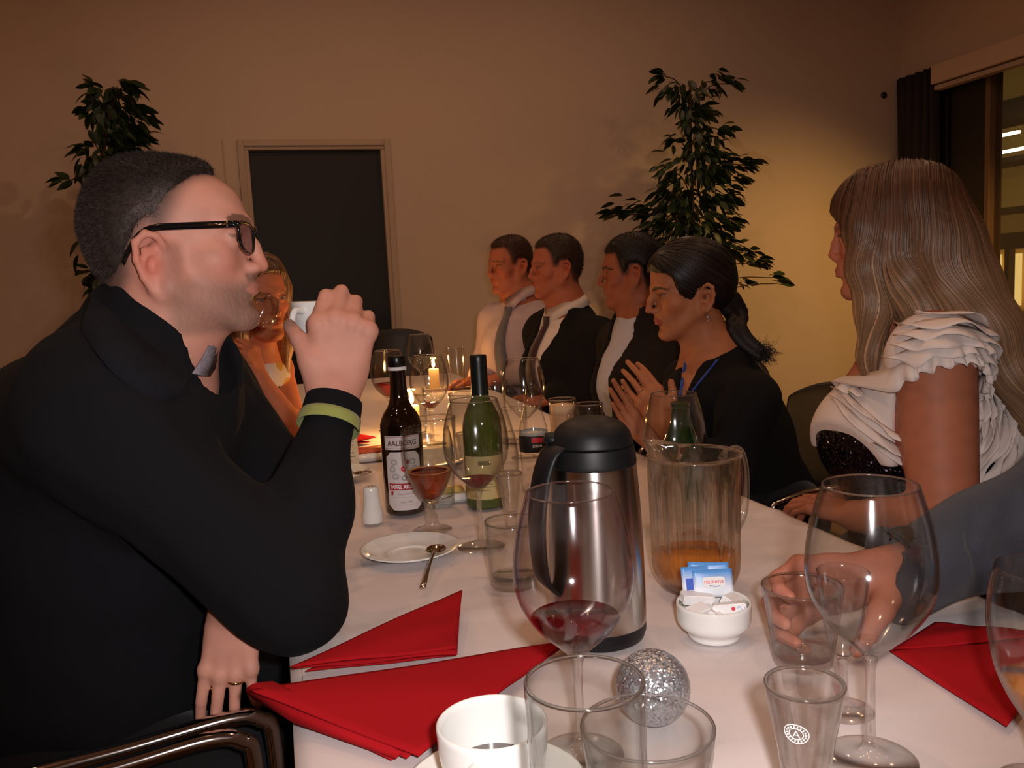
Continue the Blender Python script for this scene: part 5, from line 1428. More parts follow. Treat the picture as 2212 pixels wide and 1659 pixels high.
for a, b, c in ((mSR, mER, mWR), (mSL, mEL, mWL)):
    F.cone(mN + V(0, 0, -0.05), a, 0.06, 0.055, 0.05); F.cone(a, b, 0.05, 0.040, 0.02); F.cone(b, c, 0.040, 0.0265, 0.015)
thumb_cup = [HRm.local(p[None])[0] for p in (at(694, 838, 1.10), at(662, 776, 1.09), at(632, 722, 1.095), at(610, 690, 1.105))]
iR = sculpt_hand(F, HRm, ((36, 80, 50), (42, 82, 50), (50, 82, 45), (56, 75, 40)), thumb_cup, (-0.16, -0.10, -0.06, -0.02))
iL = sculpt_hand(F, HLm, ((8, 14, 10), (6, 14, 12), (9, 20, 14), (14, 26, 18)), [(1.5, 1.5, -0.9), (3.0, 4.4, -2.6), (3.2, 6.8, -3.6), (3.0, 8.8, -4.4)], (0.06, 0.015, -0.03, -0.10), k=0.3, fine=0.85)
v, f = F.mesh(); v = relax(v, f, 1, 0.35)
body = np_mesh('body', v, f, SKIN, man)
hair_poly_m = [(7.6, 12.5), (10.2, 9.8), (9.0, 8.3), (5.4, 9.4), (3.9, 8.8), (2.4, 6.6), (1.6, 4.4), (0.6, 2.6), (-0.5, 2.4), (-1.5, 3.0), (-2.4, 2.4), (-3.6, 0.2), (-4.2, -3.0), (-5.4, -5.1), (-9.5, -6.4), (-15, -6), (-15, 5), (-6, 16), (5, 16)]
def scalp_m(L):
    sd = poly_sd(hair_poly_m, L[:, 1], L[:, 2])
    return smoothstep(1.3, -1.4, sd)*(np.abs(L[:, 0]) < 7.9)
set_tint(body, paint_face(HM.local(v), SK1, dict(MANP, beard=0.85, beardc=(0.15, 0.10, 0.075), browc=(0.06, 0.035, 0.02), browt=0.5, scalp=scalp_m, hairc=(0.075, 0.052, 0.042), scalpa=0.8, earred=1.0, lipa=0.35, browz=0.75), v))
add_eyes(man, HM, (0.06, 0.10, 0.12))
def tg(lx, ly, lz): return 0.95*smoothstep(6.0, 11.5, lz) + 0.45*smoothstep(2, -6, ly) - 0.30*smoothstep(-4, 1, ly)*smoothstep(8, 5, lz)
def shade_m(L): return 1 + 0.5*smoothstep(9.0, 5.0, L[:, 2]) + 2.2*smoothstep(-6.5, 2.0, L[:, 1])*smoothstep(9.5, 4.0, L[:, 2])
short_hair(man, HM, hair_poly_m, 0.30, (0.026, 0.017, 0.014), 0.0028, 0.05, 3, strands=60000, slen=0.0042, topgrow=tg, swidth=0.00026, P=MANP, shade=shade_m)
# pullover
NAVY = fabric('black_navy_knit', srgb(15, 15, 19), 0.95, 0.35, 0.0)
def shirt_m(F):
    nk = mN + V(0.0, 0, -0.015)
    F.cone(nk, mCH, 0.105, 0.165, 0.06); F.cone(mCH, mPV, 0.170, 0.185, 0.08)
    F.cone(mCH + V(0.05, 0, -0.02), mPV + V(0.10, 0, 0.06), 0.13, 0.16, 0.06)
    F.cone(nk + V(0, 0, -0.03), mSR, 0.085, 0.078, 0.07); F.cone(nk + V(0, 0, -0.03), mSL, 0.085, 0.075, 0.07)
    F.cone(HM.w(0, -4.0, -8.5), nk, 0.066, 0.082, 0.03)
    F.cone(mSR, mER, 0.080, 0.060, 0.05); F.cone(mSL, mEL, 0.078, 0.056, 0.05)
    w2 = mWR + (mER-mWR)*0.03
    F.chain([mER, mER*0.55+w2*0.45, w2], [0.0575, 0.0455, 0.0335], 0.03)
    w3 = mWL + (mEL-mWL)*0.10
    F.cone(mEL, w3, 0.054, 0.040, 0.03)
    # open cuffs and neck opening
    d = unit(mWR-mER); F.cone(w2 + d*0.004, w2 + d*0.06, 0.0280, 0.034, 0.002, '-')
    F.cone(HM.w(0, 0.5, -5.0), HM.w(0, 1.5, -15.0), 0.062, 0.050, 0.006, '-')
clothing('pullover', shirt_m, F.lo - 0.12, np.array([0.22, 1.5, 1.25]), 0.0055, NAVY, man, 0.0055, 30, 4, 1)
# cuff stripe
d = unit(mWR - mER); c0 = mWR + (mER-mWR)*0.03
ax1 = unit(np.cross(d, BACKV)); ax2 = np.cross(d, ax1)
rows = []
for t in (-0.031, -0.026, -0.020, -0.015):
    rows.append([c0 + d*t + (0.0368+(-t)*0.08)*(math.cos(a)*ax1 + math.sin(a)*ax2) for a in np.linspace(0, 2*math.pi, 41)])
strip('cuff_stripe', rows, fabric('olive_stripe', srgb(150, 156, 84), 0.85), man, 0.0016)
rows = []
for t in (-0.016, -0.008, 0.0, 0.006, 0.0075):
    rows.append([c0 + d*t + (0.0358+(-t)*0.06)*(math.cos(a)*ax1 + math.sin(a)*ax2) for a in np.linspace(0, 2*math.pi, 41)])
strip('cuff', rows, NAVY, man, 0.0022)
# collar leaves lying on the pullover
Fm = Field(F.lo - 0.12, np.array([0.22, 1.5, 1.30]), 0.009); shirt_m(Fm); Fm.D = np.minimum(Fm.D, 9)
Fn = F
def both(px, py, up):
    a_, b_ = march(Fm, px, py, 0.75, 1.35), march(Fn, px, py, 0.75, 1.35)
    best = max([q for q in (a_, b_) if np.linalg.norm(q - at(px, py, 0.75)) > 0.004], key=lambda q: q @ BACKV)
    return best + BACKV*up
topl = [(204, 642), (240, 668), (290, 712), (340, 756), (388, 796), (420, 818)]
botl = [(182, 712), (215, 762), (258, 812), (310, 850), (352, 866), (388, 858)]
rows = [[both(x, y, 0.009) for x, y in topl], [both(x*0.5+u*0.5, y*0.5+w_*0.5, 0.010) for (x, y), (u, w_) in zip(topl, botl)], [both(x, y, 0.008) for x, y in botl]]
strip('collar', [smooth_curve(r_, 5) for r_ in rows], fabric('black_collar', srgb(17, 18, 24), 0.9, 0.3, 0.0), man, 0.004)
CHECK = bpy.data.materials.new('checked_shirt'); CHECK.use_nodes = True
_N, _L = CHECK.node_tree.nodes, CHECK.node_tree.links
_ck = _N.new('ShaderNodeTexBrick'); _ck.inputs['Scale'].default_value = 260; _ck.inputs['Color1'].default_value = (*srgb(170, 160, 165), 1); _ck.inputs['Color2'].default_value = (*srgb(120, 110, 125), 1); _ck.inputs['Mortar'].default_value = (*srgb(40, 34, 44), 1)
_tc = _N.new('ShaderNodeTexCoord'); _L.new(_tc.outputs['Object'], _ck.inputs['Vector']); _L.new(_ck.outputs[0], _N['Principled BSDF'].inputs['Base Color'])
cl_ = [[(420, 806), (438, 778), (456, 746)], [(436, 810), (455, 784), (466, 748)], [(456, 814), (468, 796), (474, 754)]]
strip('shirt_collar', [[both(x, y, 0.006) for x, y in r_] for r_ in cl_], CHECK, man, 0.002)
# trousers
def trou_m(F):
    for sy in (-0.10, 0.12):
        hip = mPV + V(0.02, sy, -0.02); knee = V(0.10, mPV[1]+sy*1.15, 0.50); ank = V(0.05, mPV[1]+sy*1.15, 0.08)
        F.cone(hip, knee, 0.095, 0.068, 0.05); F.cone(knee, ank, 0.065, 0.048, 0.03)
    F.ell(mPV + V(0, 0, -0.02), (0.16, 0.19, 0.12), None, 0.05)
BLKTR = fabric('black_trousers', srgb(16, 16, 18), 0.9)
clothing('trousers', trou_m, (mPV[0]-0.25, mPV[1]-0.35, 0.03), (0.25, mPV[1]+0.38, mPV[2]+0.15), 0.009, BLKTR, man, 0.004, 18, 8)
for sy in (-0.115, 0.138):
    Fs = Field((-0.05, mPV[1]+sy-0.08, -0.01), (0.28, mPV[1]+sy+0.08, 0.15), 0.006)
    Fs.cone(V(0.04, mPV[1]+sy, 0.045), V(0.20, mPV[1]+sy, 0.035), 0.042, 0.034, 0.02); Fs.cone(V(0.05, mPV[1]+sy, 0.05), V(0.05, mPV[1]+sy, 0.11), 0.042, 0.045, 0.02)
    _zz = Fs.ax[2][None, None, :]; Fs.D = np.maximum(Fs.D, -( _zz - 0.004)).astype(np.float32)
    np_mesh('shoe', *Fs.mesh(), BLACKLEATHER, man)
# ring
ri = iL['r']; rc = ri[0]*0.80 + ri[1]*0.20; rd = unit(ri[1]-ri[0]); r1 = unit(np.cross(rd, BACKV)); r2 = np.cross(rd, r1)
mb = MB(); mb.tube([rc + 0.0092*(math.cos(a)*r1 + math.sin(a)*r2) for a in np.linspace(0, 2*math.pi, 33)[:-1]], 0.0011, 8, close=True, flat=1.5)
mb.build('finger_ring', pbr('gold_ring', srgb(220, 190, 140), 0.15, metal=1.0), man, True, world=True)
# glasses
GFRM = pbr('black_acetate', srgb(14, 14, 16), 0.12, noise=0.02, coat=0.6)
g = lambda x, y, z: HM.w(x, y, z)
for sx in (-1, 1):
    pts = [(7.35, 9.0, 2.75), (7.5, 6.0, 2.72), (7.7, 2.0, 2.7), (7.75, -0.6, 2.6), (7.7, -2.2, 2.0), (7.5, -3.6, 0.4), (7.3, -4.6, -1.4)]
    pp = smooth_curve(pts, 6); n = len(pp)
    hh = [0.42 - 0.16*smoothstep(0.35, 0.75, i/n) for i in range(n)]
    strip('temple_arm', [[g(sx*p[0], p[1]-q*h*0.5, p[2]+h*q) for p, h in zip(pp, hh)] for q in (-1, 0, 1)], GFRM, man, 0.0032)
    inner = [(0.9, 2.3), (2.5, 2.95), (5.0, 3.1), (6.9, 2.9), (7.1, 1.6), (6.4, 0.0), (4.2, -0.75), (2.0, -0.4), (1.0, 0.9)]
    loop = [g(sx*a_, 10.0 - 0.018*a_*a_, b_) for a_, b_ in inner]
    cl = smooth_curve(loop + [loop[0]], 5)[:-1]
    mb = MB(); mb.tube(cl, 0.0019, 8, close=True); mb.build('lens_rim', GFRM, man, True, world=True)
    ctr = np.mean(loop, 0); mesh_obj('lens', [ctr] + cl, [(0, i+1, (i+1) % len(cl) + 1) for i in range(len(cl))], thin_glass('lens_glass', (0.72, 0.68, 0.70), (0.5, 0.45, 0.45)), man, True, world=True)
    mb = MB(); mb.tube([g(sx*6.9, 9.15, 2.8), g(sx*7.4, 8.9, 2.78)], 0.0038, 8); mb.build('hinge', GFRM, man, True, world=True)
    mb = MB(); mb.tube([g(sx*7.72, 8.0, 2.76), g(sx*7.74, 5.6, 2.74)], 0.0012, 6); mb.tube([g(sx*7.70, 7.9, 3.1), g(sx*7.70, 7.9, 2.4)], 0.0012, 6); mb.build('hinge_plate', SILVER, man, True, world=True)
mb = MB(); mb.tube([g(-0.95, 10.0, 2.2), g(0, 10.3, 2.45), g(0.95, 10.0, 2.2)], 0.0018, 8); mb.build('nose_bridge', GFRM, man, True, world=True)
# cup in his hand
hc = empty('espresso_cup', tuple(cup_w - V(0, 0, 0.030)))
P = cup(hc, 0.041, 0.060)
lathe_part('cup_body', [(0.0004, 0.0012)] + shell(P, 0.003, 0.007), PORC, hc, 56)
lathe_part('coffee', fill(P, 0.003, 0.0075, 0.040), COFFEE, hc, 48)
_cb = BACKV*0.93 - RIGHT*0.42
ear_handle(hc, 0.041, 0.060, math.atan2(_cb[1], _cb[0]), PORC, 0.80, 0.22, 0.022, 0.0042)
hc.rotation_euler = (0.0, 0.03, 0.0)
tag(hc, 'white cup held up in the hand of the man with glasses', 'cup')
# his chair
ch = empty('armchair', (mPV[0], mPV[1], 0.0))
def tubes(name, pts, r, parent, m=STEELC, n=7, sides=12):
    mb = MB(); mb.tube(smooth_curve(pts, n), r, sides); return mb.build(name, m, parent, True, world=True)
cA, cB = onz(585, 1528, 0.665), onz(150, 1655, 0.655); dd = unit(cB-cA); sdv = unit(np.cross(dd, V(0, 0, 1)))
for q, off in enumerate((0.0, 0.034)):
    o_ = BACKV*0
    a_ = cA + sdv*off*np.sign(sdv @ BACKV) + dd*(0.0+off*0.8); b_ = cB + sdv*off*np.sign(sdv @ BACKV) + dd*0.08
    tubes('arm_tube', [a_ + V(0, 0, -0.62), a_ + V(0, 0, -0.25), a_ + V(0, 0, -0.045), a_ + dd*0.012 + V(0, 0, -0.012), a_ + dd*0.045, a_*0.5+b_*0.5, b_, b_ + dd*0.05 + V(0, 0, -0.03), b_ + dd*0.06 + V(0, 0, -0.12), b_ + dd*0.06 + V(0, 0, -0.645)], 0.0095, ch)
off_far = V(0, 0.56, 0)
tubes('arm_tube', [cA + off_far + V(0, 0, -0.62), cA + off_far + V(0, 0, -0.05), cA + off_far + dd*0.04, cB + off_far + dd*0.08, cB + off_far + dd*0.13 + V(0, 0, -0.05), cB + off_far + dd*0.14 + V(0, 0, -0.64)], 0.0095, ch)
bm = bmesh.new(); bmesh.ops.create_cube(bm, size=1.0); bmesh.ops.scale(bm, vec=(0.46, 0.50, 0.07), verts=bm.verts); bmesh.ops.bevel(bm, geom=list(bm.edges), offset=0.02, segments=3, affect='EDGES')
bmesh.ops.translate(bm, vec=(mPV[0]+0.05, mPV[1]+0.01, 0.415), verts=bm.verts); bm_obj('seat', bm, BLACKLEATHER, ch, True, world=True)
bm = bmesh.new(); bmesh.ops.create_cube(bm, size=1.0); bmesh.ops.scale(bm, vec=(0.05, 0.48, 0.45), verts=bm.verts); bmesh.ops.bevel(bm, geom=list(bm.edges), offset=0.02, segments=3, affect='EDGES')
bmesh.ops.translate(bm, vec=(mPV[0]-0.24, mPV[1]+0.01, 0.72), verts=bm.verts); bm_obj('backrest', bm, BLACKLEATHER, ch, True, world=True)
pA, pB = onz(372, 1498, 0.60), onz(40, 1650, 0.60)
w_ = BACKV*0.03 - UPV*0.012
strip('side_panel', [[pA + (pB-pA)*t + V(0, 0, dz) + dv for t in np.linspace(0, 1.3, 12)] for dz, dv in ((0.0, V(0, 0, 0)), (-0.02, w_*0.6), (-0.07, w_), (-0.18, w_))], BLACKLEATHER, ch, 0.006)
mb = MB()
for t in np.linspace(0.01, 1.0, 60):
    p = pA + (pB-pA)*t + V(0, 0, 0.0035); e = (pB-pA)*0.006
    mb.tube([p, p+e], 0.0008, 5)
mb.build('stitching', pbr('grey_thread', srgb(120, 118, 112), 0.7), ch, world=True)
for sy in (-0.25, 0.27):
    tubes('base_tube', [(mPV[0]-0.26, mPV[1]+sy, 0.40), (mPV[0]-0.30, mPV[1]+sy, 0.05), (mPV[0]-0.24, mPV[1]+sy, 0.012), (mPV[0]+0.20, mPV[1]+sy, 0.012), (mPV[0]+0.26, mPV[1]+sy, 0.05), (mPV[0]+0.26, mPV[1]+sy, 0.39)], 0.0095, ch)
tag(ch, 'black leather armchair with double chrome arm tubes at the table edge', 'chair')
# ------------------------------------------------------------------ the other guests
def person_bounds(pts, pad=0.12):
    P = np.array(pts); return P.min(0) - pad, P.max(0) + pad
def chair(x, y, rz, label, arms=True, group=None, back_h=0.86, grp=None):
    """black chair with a chrome frame, facing +X when rz = 0"""
    e = empty('dining_chair', (x, y, 0), rz)
    bm = bmesh.new(); bmesh.ops.create_cube(bm, size=1.0); bmesh.ops.scale(bm, vec=(0.45, 0.46, 0.05), verts=bm.verts)
    bmesh.ops.bevel(bm, geom=list(bm.edges), offset=0.018, segments=3, affect='EDGES'); bmesh.ops.translate(bm, vec=(0, 0, 0.425), verts=bm.verts); bm_obj('seat', bm, BLACKLEATHER, e, True)
    vs, fs = [], []; n, m = 16, 10
    for i in range(n+1):
        for j in range(m+1):
            u, w = i/n*2-1, j/m
            top = back_h - 0.05*abs(u)**3
            vs.append((-0.235 - 0.05*w + 0.05*u*u, u*0.225*(1 - 0.06*w), 0.50 + (top-0.50)*w))
    for i in range(n):
        for j in range(m):
            a = i*(m+1)+j; fs.append((a, a+1, a+m+2, a+m+1))
    o = mesh_obj('backrest', vs, fs, BLACKLEATHER, e); sm = o.modifiers.new('thick', 'SOLIDIFY'); sm.thickness = 0.03; bevel(o, 0.01, 3)
    for sy in (-1, 1):
        mb = MB(); mb.tube(smooth_curve([(-0.25, sy*0.24, 0.60), (-0.24, sy*0.245, 0.3), (-0.26, sy*0.245, 0.03), (-0.24, sy*0.245, 0.012), (0.20, sy*0.245, 0.012), (0.23, sy*0.245, 0.03), (0.22, sy*0.25, 0.42)], 6), 0.0095, 10); mb.build('leg_frame', STEELC, e, True)
        if arms:
            mb = MB(); mb.tube(smooth_curve([(0.22, sy*0.25, 0.42), (0.225, sy*0.262, 0.62), (0.20, sy*0.265, 0.655), (0.05, sy*0.268, 0.665), (-0.26, sy*0.255, 0.64)], 6), 0.0095, 10); mb.build('arm_tube', STEELC, e, True)
    return tag(e, label, 'chair', grp)
def legs_and_shoes(parent, pv, m, reach=0.40, gap=0.10, dirx=-1):
    """thighs forward under the table, shins down, shoes on the floor"""
    def tr(F):
        for sy in (-1, 1):
            hip = pv + V(0, sy*gap, -0.02); knee = V(pv[0] + dirx*reach, pv[1] + sy*gap*1.15, 0.50); ank = V(knee[0] - dirx*0.04, knee[1], 0.08)
            F.cone(hip, knee, 0.088, 0.062, 0.05); F.cone(knee, ank, 0.060, 0.042, 0.03)
        F.ell(pv + V(0, 0, -0.01), (0.15, 0.175, 0.12), None, 0.05)
    a, b = pv[0] + dirx*(reach+0.12), pv[0] - dirx*0.2
    clothing('trousers', tr, (min(a, b), pv[1]-0.3, 0.03), (max(a, b), pv[1]+0.3, pv[2]+0.14), 0.011, m, parent, 0.004, 18, 8)
    for sy in (-1, 1):
        kx, ky = pv[0] + dirx*(reach-0.04), pv[1] + sy*gap*1.15
        Fs = Field((min(kx, kx+dirx*0.26)-0.07, ky-0.07, -0.01), (max(kx, kx+dirx*0.26)+0.07, ky+0.07, 0.15), 0.008)
        Fs.cone(V(kx, ky, 0.045), V(kx+dirx*0.16, ky, 0.034), 0.040, 0.032, 0.02); Fs.cone(V(kx, ky, 0.05), V(kx, ky, 0.10), 0.040, 0.042, 0.02)
        Fs.D = np.maximum(Fs.D, -(Fs.ax[2][None, None, :] - 0.004)).astype(np.float32)
        np_mesh('shoe', *Fs.mesh(), BLACKLEATHER, parent)
def seated(label, H, P, nk, shN, shF, chest, pelv, arms, skin, face, vox=0.0036, iris=(0.05, 0.03, 0.02), extra=None):
    """one continuous body; arms: list of (shoulder, elbow, wrist, hand function or None)"""
    root = empty('person', (pelv[0], pelv[1], 0.0)); tag(root, label, 'person')
    pts = [H.w(0, 14, -2), H.w(0, -12, 8), H.w(0, 0, 14), H.w(9, 0, 0), H.w(-9, 0, 0), nk, shN, shF, chest, pelv] + [q for a in arms for q in a[:3]]
    pts += [q for a in arms if a[3] for q in (a[2] + 0.12, a[2] - 0.12)]
    lo, hi = person_bounds(pts, 0.10)
    F = Field(lo, hi, vox)
    sculpt_head(F, H, dict(P, neckto=nk))
    F.chain([nk, chest, pelv], [0.07, 0.12, 0.12], 0.06)
    inf = []
    for sh, el, wr, hf in arms:
        ra = P.get('armr', 0.044)
        F.cone(nk + V(0, 0, -0.05), sh, 0.055, 0.05, 0.05); F.cone(sh, el, ra+0.008, ra-0.006, 0.02); F.cone(el, wr, ra-0.006, P.get('wristr', 0.024), 0.012)
        inf.append(hf(F) if hf else None)
    if extra: extra(F)
    v, f = F.mesh(); v = relax(v, f, 1, 0.3)
    b = np_mesh('body', v, f, SKIN, root); set_tint(b, paint_face(H.local(v), skin, dict(P, **face), v))
    add_eyes(root, H, iris)
    return root, inf
def hand_frame(wr, toward, dorsal, right_hand, sc=0.95):
    y = unit(toward); z = unit(np.array(dorsal) - y*(np.array(dorsal) @ y)); x = np.cross(y, z)
    if right_hand: x = -x
    return Frame(wr, np.stack([x, y, z], 1), sc)
REST = ((20, 25, 15), (22, 28, 18), (25, 30, 18), (28, 30, 18))
SUIT = fabric('black_suit', srgb(16, 14, 15), 0.9, 0.2, 0.0)
WSHIRT = fabric('white_shirt', srgb(214, 200, 194), 0.85, 0.2, 0.0, 0.04)
def torso_shape(F, nk, shN, shF, chest, pelv, g, arms=()):
    F.cone(nk + V(0, 0, -0.045), chest, 0.078+g, 0.135+g, 0.05); F.cone(chest, pelv, 0.135+g, 0.140+g, 0.06)
    for sh in (shN, shF): F.cone(nk + V(0, 0, -0.065), sh, 0.062+g, 0.060+g, 0.05)
    for sh, el, wr in arms:
        F.cone(sh, el, 0.062+g, 0.048+g, 0.04); F.cone(el, wr, 0.048+g, 0.034+g, 0.025)
HAIR_SHORT = [(7.5, 11.8), (9.2, 9.2), (8.2, 8.3), (5.6, 8.6), (4.4, 6.2), (3.8, 3.8), (3.0, 1.2), (1.2, 1.2), (0.6, 3.2), (-1.8, 3.4), (-3.4, 1.6), (-3.8, -1.8), (-4.6, -4.6), (-6.5, -5.6), (-14, -6), (-14, 5), (-6, 16), (5, 16)]
def scalp_short(L): return smoothstep(0.9, -0.8, poly_sd(HAIR_SHORT, L[:, 1], L[:, 2]))*(np.abs(L[:, 0]) < 7.6)
def shirt_collar(parent, H, nk, m, gap=0.5, drop=0.035):
    """stand-up collar ring with two points"""
    ax = unit(H.w(0, -1.6, -7.5) - nk); fw = unit(H.R[:, 1] - ax*(H.R[:, 1] @ ax)); sd = np.cross(ax, fw)
    rows = [[], [], []]
    for a in np.linspace(gap*0.25, 2*math.pi - gap*0.25, 41):
        d = fw*math.cos(a) + sd*math.sin(a); fr = max(0, math.cos(a)); r = 0.069 + 0.013*fr
        rows[0].append(nk + d*(r+0.010) - ax*0.030); rows[1].append(nk + d*r + ax*(0.046 - 0.022*fr)); rows[2].append(nk + d*(r+0.020+0.010*fr) - ax*(0.002 + (drop+0.012)*fr**4))
    strip('collar', rows, m, parent, 0.002)

# ---- two men at the end of the table and the dark haired man
def suit_man(label, H, P, face, nk, shN, shF, chest, pelv, elN, wrN, elF, wrF, hairc, skin, jacket, shirt, tie, hair_poly=HAIR_SHORT, iris=(0.08, 0.10, 0.10), open_w=0.05, vox=0.004, thick=0.5, seed=3):
    tw = V(-1, 0, -0.15)
    hN = lambda F: sculpt_hand(F, hand_frame(wrN, tw, V(0, -0.3, 1), False, 0.92), REST, THUMB_SIDE)
    hF = lambda F: sculpt_hand(F, hand_frame(wrF, tw, V(0, 0.3, 1), True, 0.92), REST, THUMB_SIDE)
    root, _ = seated(label, H, P, nk, shN, shF, chest, pelv, [(shN, elN, wrN, hN), (shF, elF, wrF, hF)], skin, dict(face, scalp=lambda L: smoothstep(0.9, -0.8, poly_sd(hair_poly, L[:, 1], L[:, 2]))*(np.abs(L[:, 0]) < 7.6), hairc=hairc), vox, iris)
    short_hair(root, H, hair_poly, thick, hairc, 0.0042, 0.10, seed, strands=9000, slen=0.006, swidth=0.0005, P=P, topgrow=lambda x, y, z: 0.7*smoothstep(6, 12, z))
    ends = [(shN, elN, wrN + (elN-wrN)*0.04), (shF, elF, wrF + (elF-wrF)*0.04)]
    lo, hi = person_bounds([nk, shN, shF, chest, pelv, elN, wrN, elF, wrF], 0.20)
    fw = unit(V(-1, 0, 0)*0.9 + unit(np.cross(V(0, 0, 1), shF-shN))*0)        # towards the table
    def sh_(F): torso_shape(F, nk, shN, shF, chest, pelv, 0.008, ends); F.cone(H.w(0, -1.6, -8.5), H.w(0, -1.6, -4.5), 0.05, 0.06, 0.004, '-')
    clothing('shirt', sh_, lo, hi, 0.009, shirt, root, 0.003, 30, seed, 1)
    shirt_collar(root, H, nk + V(0, 0, 0.004), shirt)
    fwd = unit(np.cross(V(0, 0, 1), shN-shF)); fwd = fwd if fwd[0] < 0 else -fwd
    if jacket is not None:
        def jk(F):
            torso_shape(F, nk + V(0, 0, -0.012), shN, shF, chest, pelv, 0.022, [(a, b, c + (b-c)*0.06) for a, b, c in ends])
            top = nk + fwd*0.06 + V(0, 0, 0.03); bot = chest*0.35 + pelv*0.65 + fwd*0.17
            ax = unit(bot-top); s_ = unit(shN-shF)
            for t in np.linspace(0, 1, 9):
                c = top + (bot-top)*t; w_ = open_w*(1-0.75*t) + 0.012
                F.ell(c + fwd*0.06, (0.16, w_, 0.06), np.stack([fwd, s_, np.cross(fwd, s_)], 1), 0.006, '-')
            F.cone(nk + V(0, 0, 0.0), nk + V(0, 0, 0.10), 0.062, 0.075, 0.006, '-')
        clothing('jacket', jk, lo, hi, 0.008, jacket, root, 0.004, 24, seed+2, 1)
    if tie is not None:
        rows = []
        s_ = unit(shN-shF)
        Fz = Field(lo, hi, 0.010); sh_(Fz)
        for t in np.linspace(0, 1, 12):
            c = (nk + V(0, 0, -0.02))*(1-t) + (chest*0.35 + pelv*0.65)*t; w_ = 0.018 if t < 0.09 else 0.013 + 0.026*t
            row = []
            for q in (-1, 0, 1):
                ray_ = c + s_*w_*q + fwd*np.linspace(0.30, 0.0, 120)[:, None]; row.append(ray_[np.argmax(sample(Fz, ray_) < 0.0)] + fwd*(0.010 if t > 0.09 else 0.018))
            rows.append(row)
        strip('tie', rows, tie, root, 0.004)
    legs_and_shoes(root, pelv + V(0, 0, 0.0), BLKTR)
    return root
def seat_under(pelv, label): return chair(pelv[0] + 0.02, pelv[1], math.pi, label)
def floor_pelvis(p): q = np.array(p); q[2] = 0.57; return q

H1 = head_pose(at(1103, 578, 3.5), 147, -2, 0, 0.95)
pv = floor_pelvis(at(1150, 900, 3.56))
suit_man('fair man in pale lilac shirt and grey tie', H1, dict(neckr=5.7, jaw=0.2), dict(browc=(0.10, 0.045, 0.02), lipa=0.5),
         at(1126, 650, 3.52), at(1186, 702, 3.46), at(1070, 694, 3.58), at(1122, 752, 3.5), pv, at(1172, 800, 3.36), at(1095, 812, 3.36), at(1050, 782, 3.62), at(1030, 818, 3.40),
         (0.045, 0.018, 0.008), srgb(172, 100, 72), None, fabric('lilac_shirt', srgb(190, 168, 170), 0.85, 0.25, 0.0, 0.05), fabric('grey_tie', srgb(104, 100, 106), 0.6), seed=5)
seat_under(pv, 'black chair under the man in the lilac shirt')
H2 = head_pose(at(1203, 583, 3.15), 164, -1, 0, 0.95)
pv = floor_pelvis(at(1268, 960, 3.2))
suit_man('man in a black suit with white shirt and dark tie', H2, dict(neckr=5.8, jaw=0.3, nose=-0.2), dict(browc=(0.10, 0.05, 0.03), browa=0.4, lipa=0.5),
         at(1226, 668, 3.18), at(1292, 738, 3.06), at(1180, 722, 3.28), at(1222, 800, 3.15), pv, at(1272, 880, 2.98), at(1200, 858, 2.98), at(1190, 868, 3.36), at(1160, 852, 3.16),
         (0.035, 0.018, 0.010), srgb(168, 96, 70), SUIT, WSHIRT, fabric('burgundy_tie', srgb(52, 22, 30), 0.5), seed=7, open_w=0.062)
seat_under(pv, 'black chair under the man in the black suit and tie')
H3 = head_pose(at(1366, 594, 2.7), 181, -2, 0, 0.94)
pv = floor_pelvis(at(1440, 1000, 2.75))
suit_man('dark haired man in a dark jacket over a pale open collar shirt', H3, dict(neckr=5.8, jaw=0.3), dict(browc=(0.01, 0.006, 0.004), browa=0.9, browt=0.5, lipa=0.4),
         at(1393, 664, 2.72), at(1468, 768, 2.58), at(1346, 748, 2.86), at(1392, 830, 2.72), pv, at(1440, 930, 2.5), at(1350, 925, 2.6), at(1370, 910, 2.95), at(1320, 915, 2.75),
         (0.010, 0.007, 0.006), srgb(138, 80, 58), fabric('dark_jacket', srgb(24, 18, 17), 0.9, 0.2, 0.0), fabric('pale_blue_shirt', srgb(168, 168, 184), 0.85, 0.25, 0.0, 0.06), None, seed=9, open_w=0.062, thick=0.8,
         hair_poly=[(7.5, 11.8), (9.6, 8.6), (8.4, 7.6), (5.2, 7.6), (4.6, 5.6), (4.2, 3.4), (3.2, 0.2), (1.4, 0.2), (0.6, 3.2), (-1.8, 3.4), (-3.4, 1.6), (-3.6, -1.8), (-4.4, -5.0), (-6.5, -6.2), (-14, -6.5), (-14, 5), (-6, 16), (5, 16)])
seat_under(pv, 'black chair under the dark haired man in the jacket')

# ---- woman with the black plait, palms together
H4 = head_pose(at(1489, 634, 2.0), 162, -9, 0, 0.92)
nk, shN, shF = at(1545, 780, 2.03), at(1618, 868, 1.88), at(1492, 826, 2.20)
chest = at(1575, 925, 2.05); pv = floor_pelvis(at(1640, 1100, 2.1))
wrN, wrF = at(1442, 925, 1.86), at(1420, 962, 1.92)
SK4 = srgb(172, 108, 72)
yN = unit(at(1372, 800, 1.90) - wrN)
hfN = hand_frame(wrN, yN, BACKV + 0.25*RIGHT, False, 0.94)
hfN.R[:, 0] = unit(UPV*0.75 + RIGHT*0.55 - yN*((UPV*0.75 + RIGHT*0.55) @ yN))
def hN4(F): return sculpt_hand(F, hfN, ((12, 12, 10), (10, 12, 8), (14, 12, 10), (22, 14, 10)), [(1.6, 1.8, -0.4), (3.8, 4.6, -0.6), (5.4, 7.0, -0.6), (6.1, 9.2, -0.4)], (-0.03, -0.02, -0.0, 0.02), fine=0.88)
hfF = hand_frame(wrF, unit(at(1345, 868, 1.93) - wrF), -BACKV - 0.2*UPV, True, 0.92)
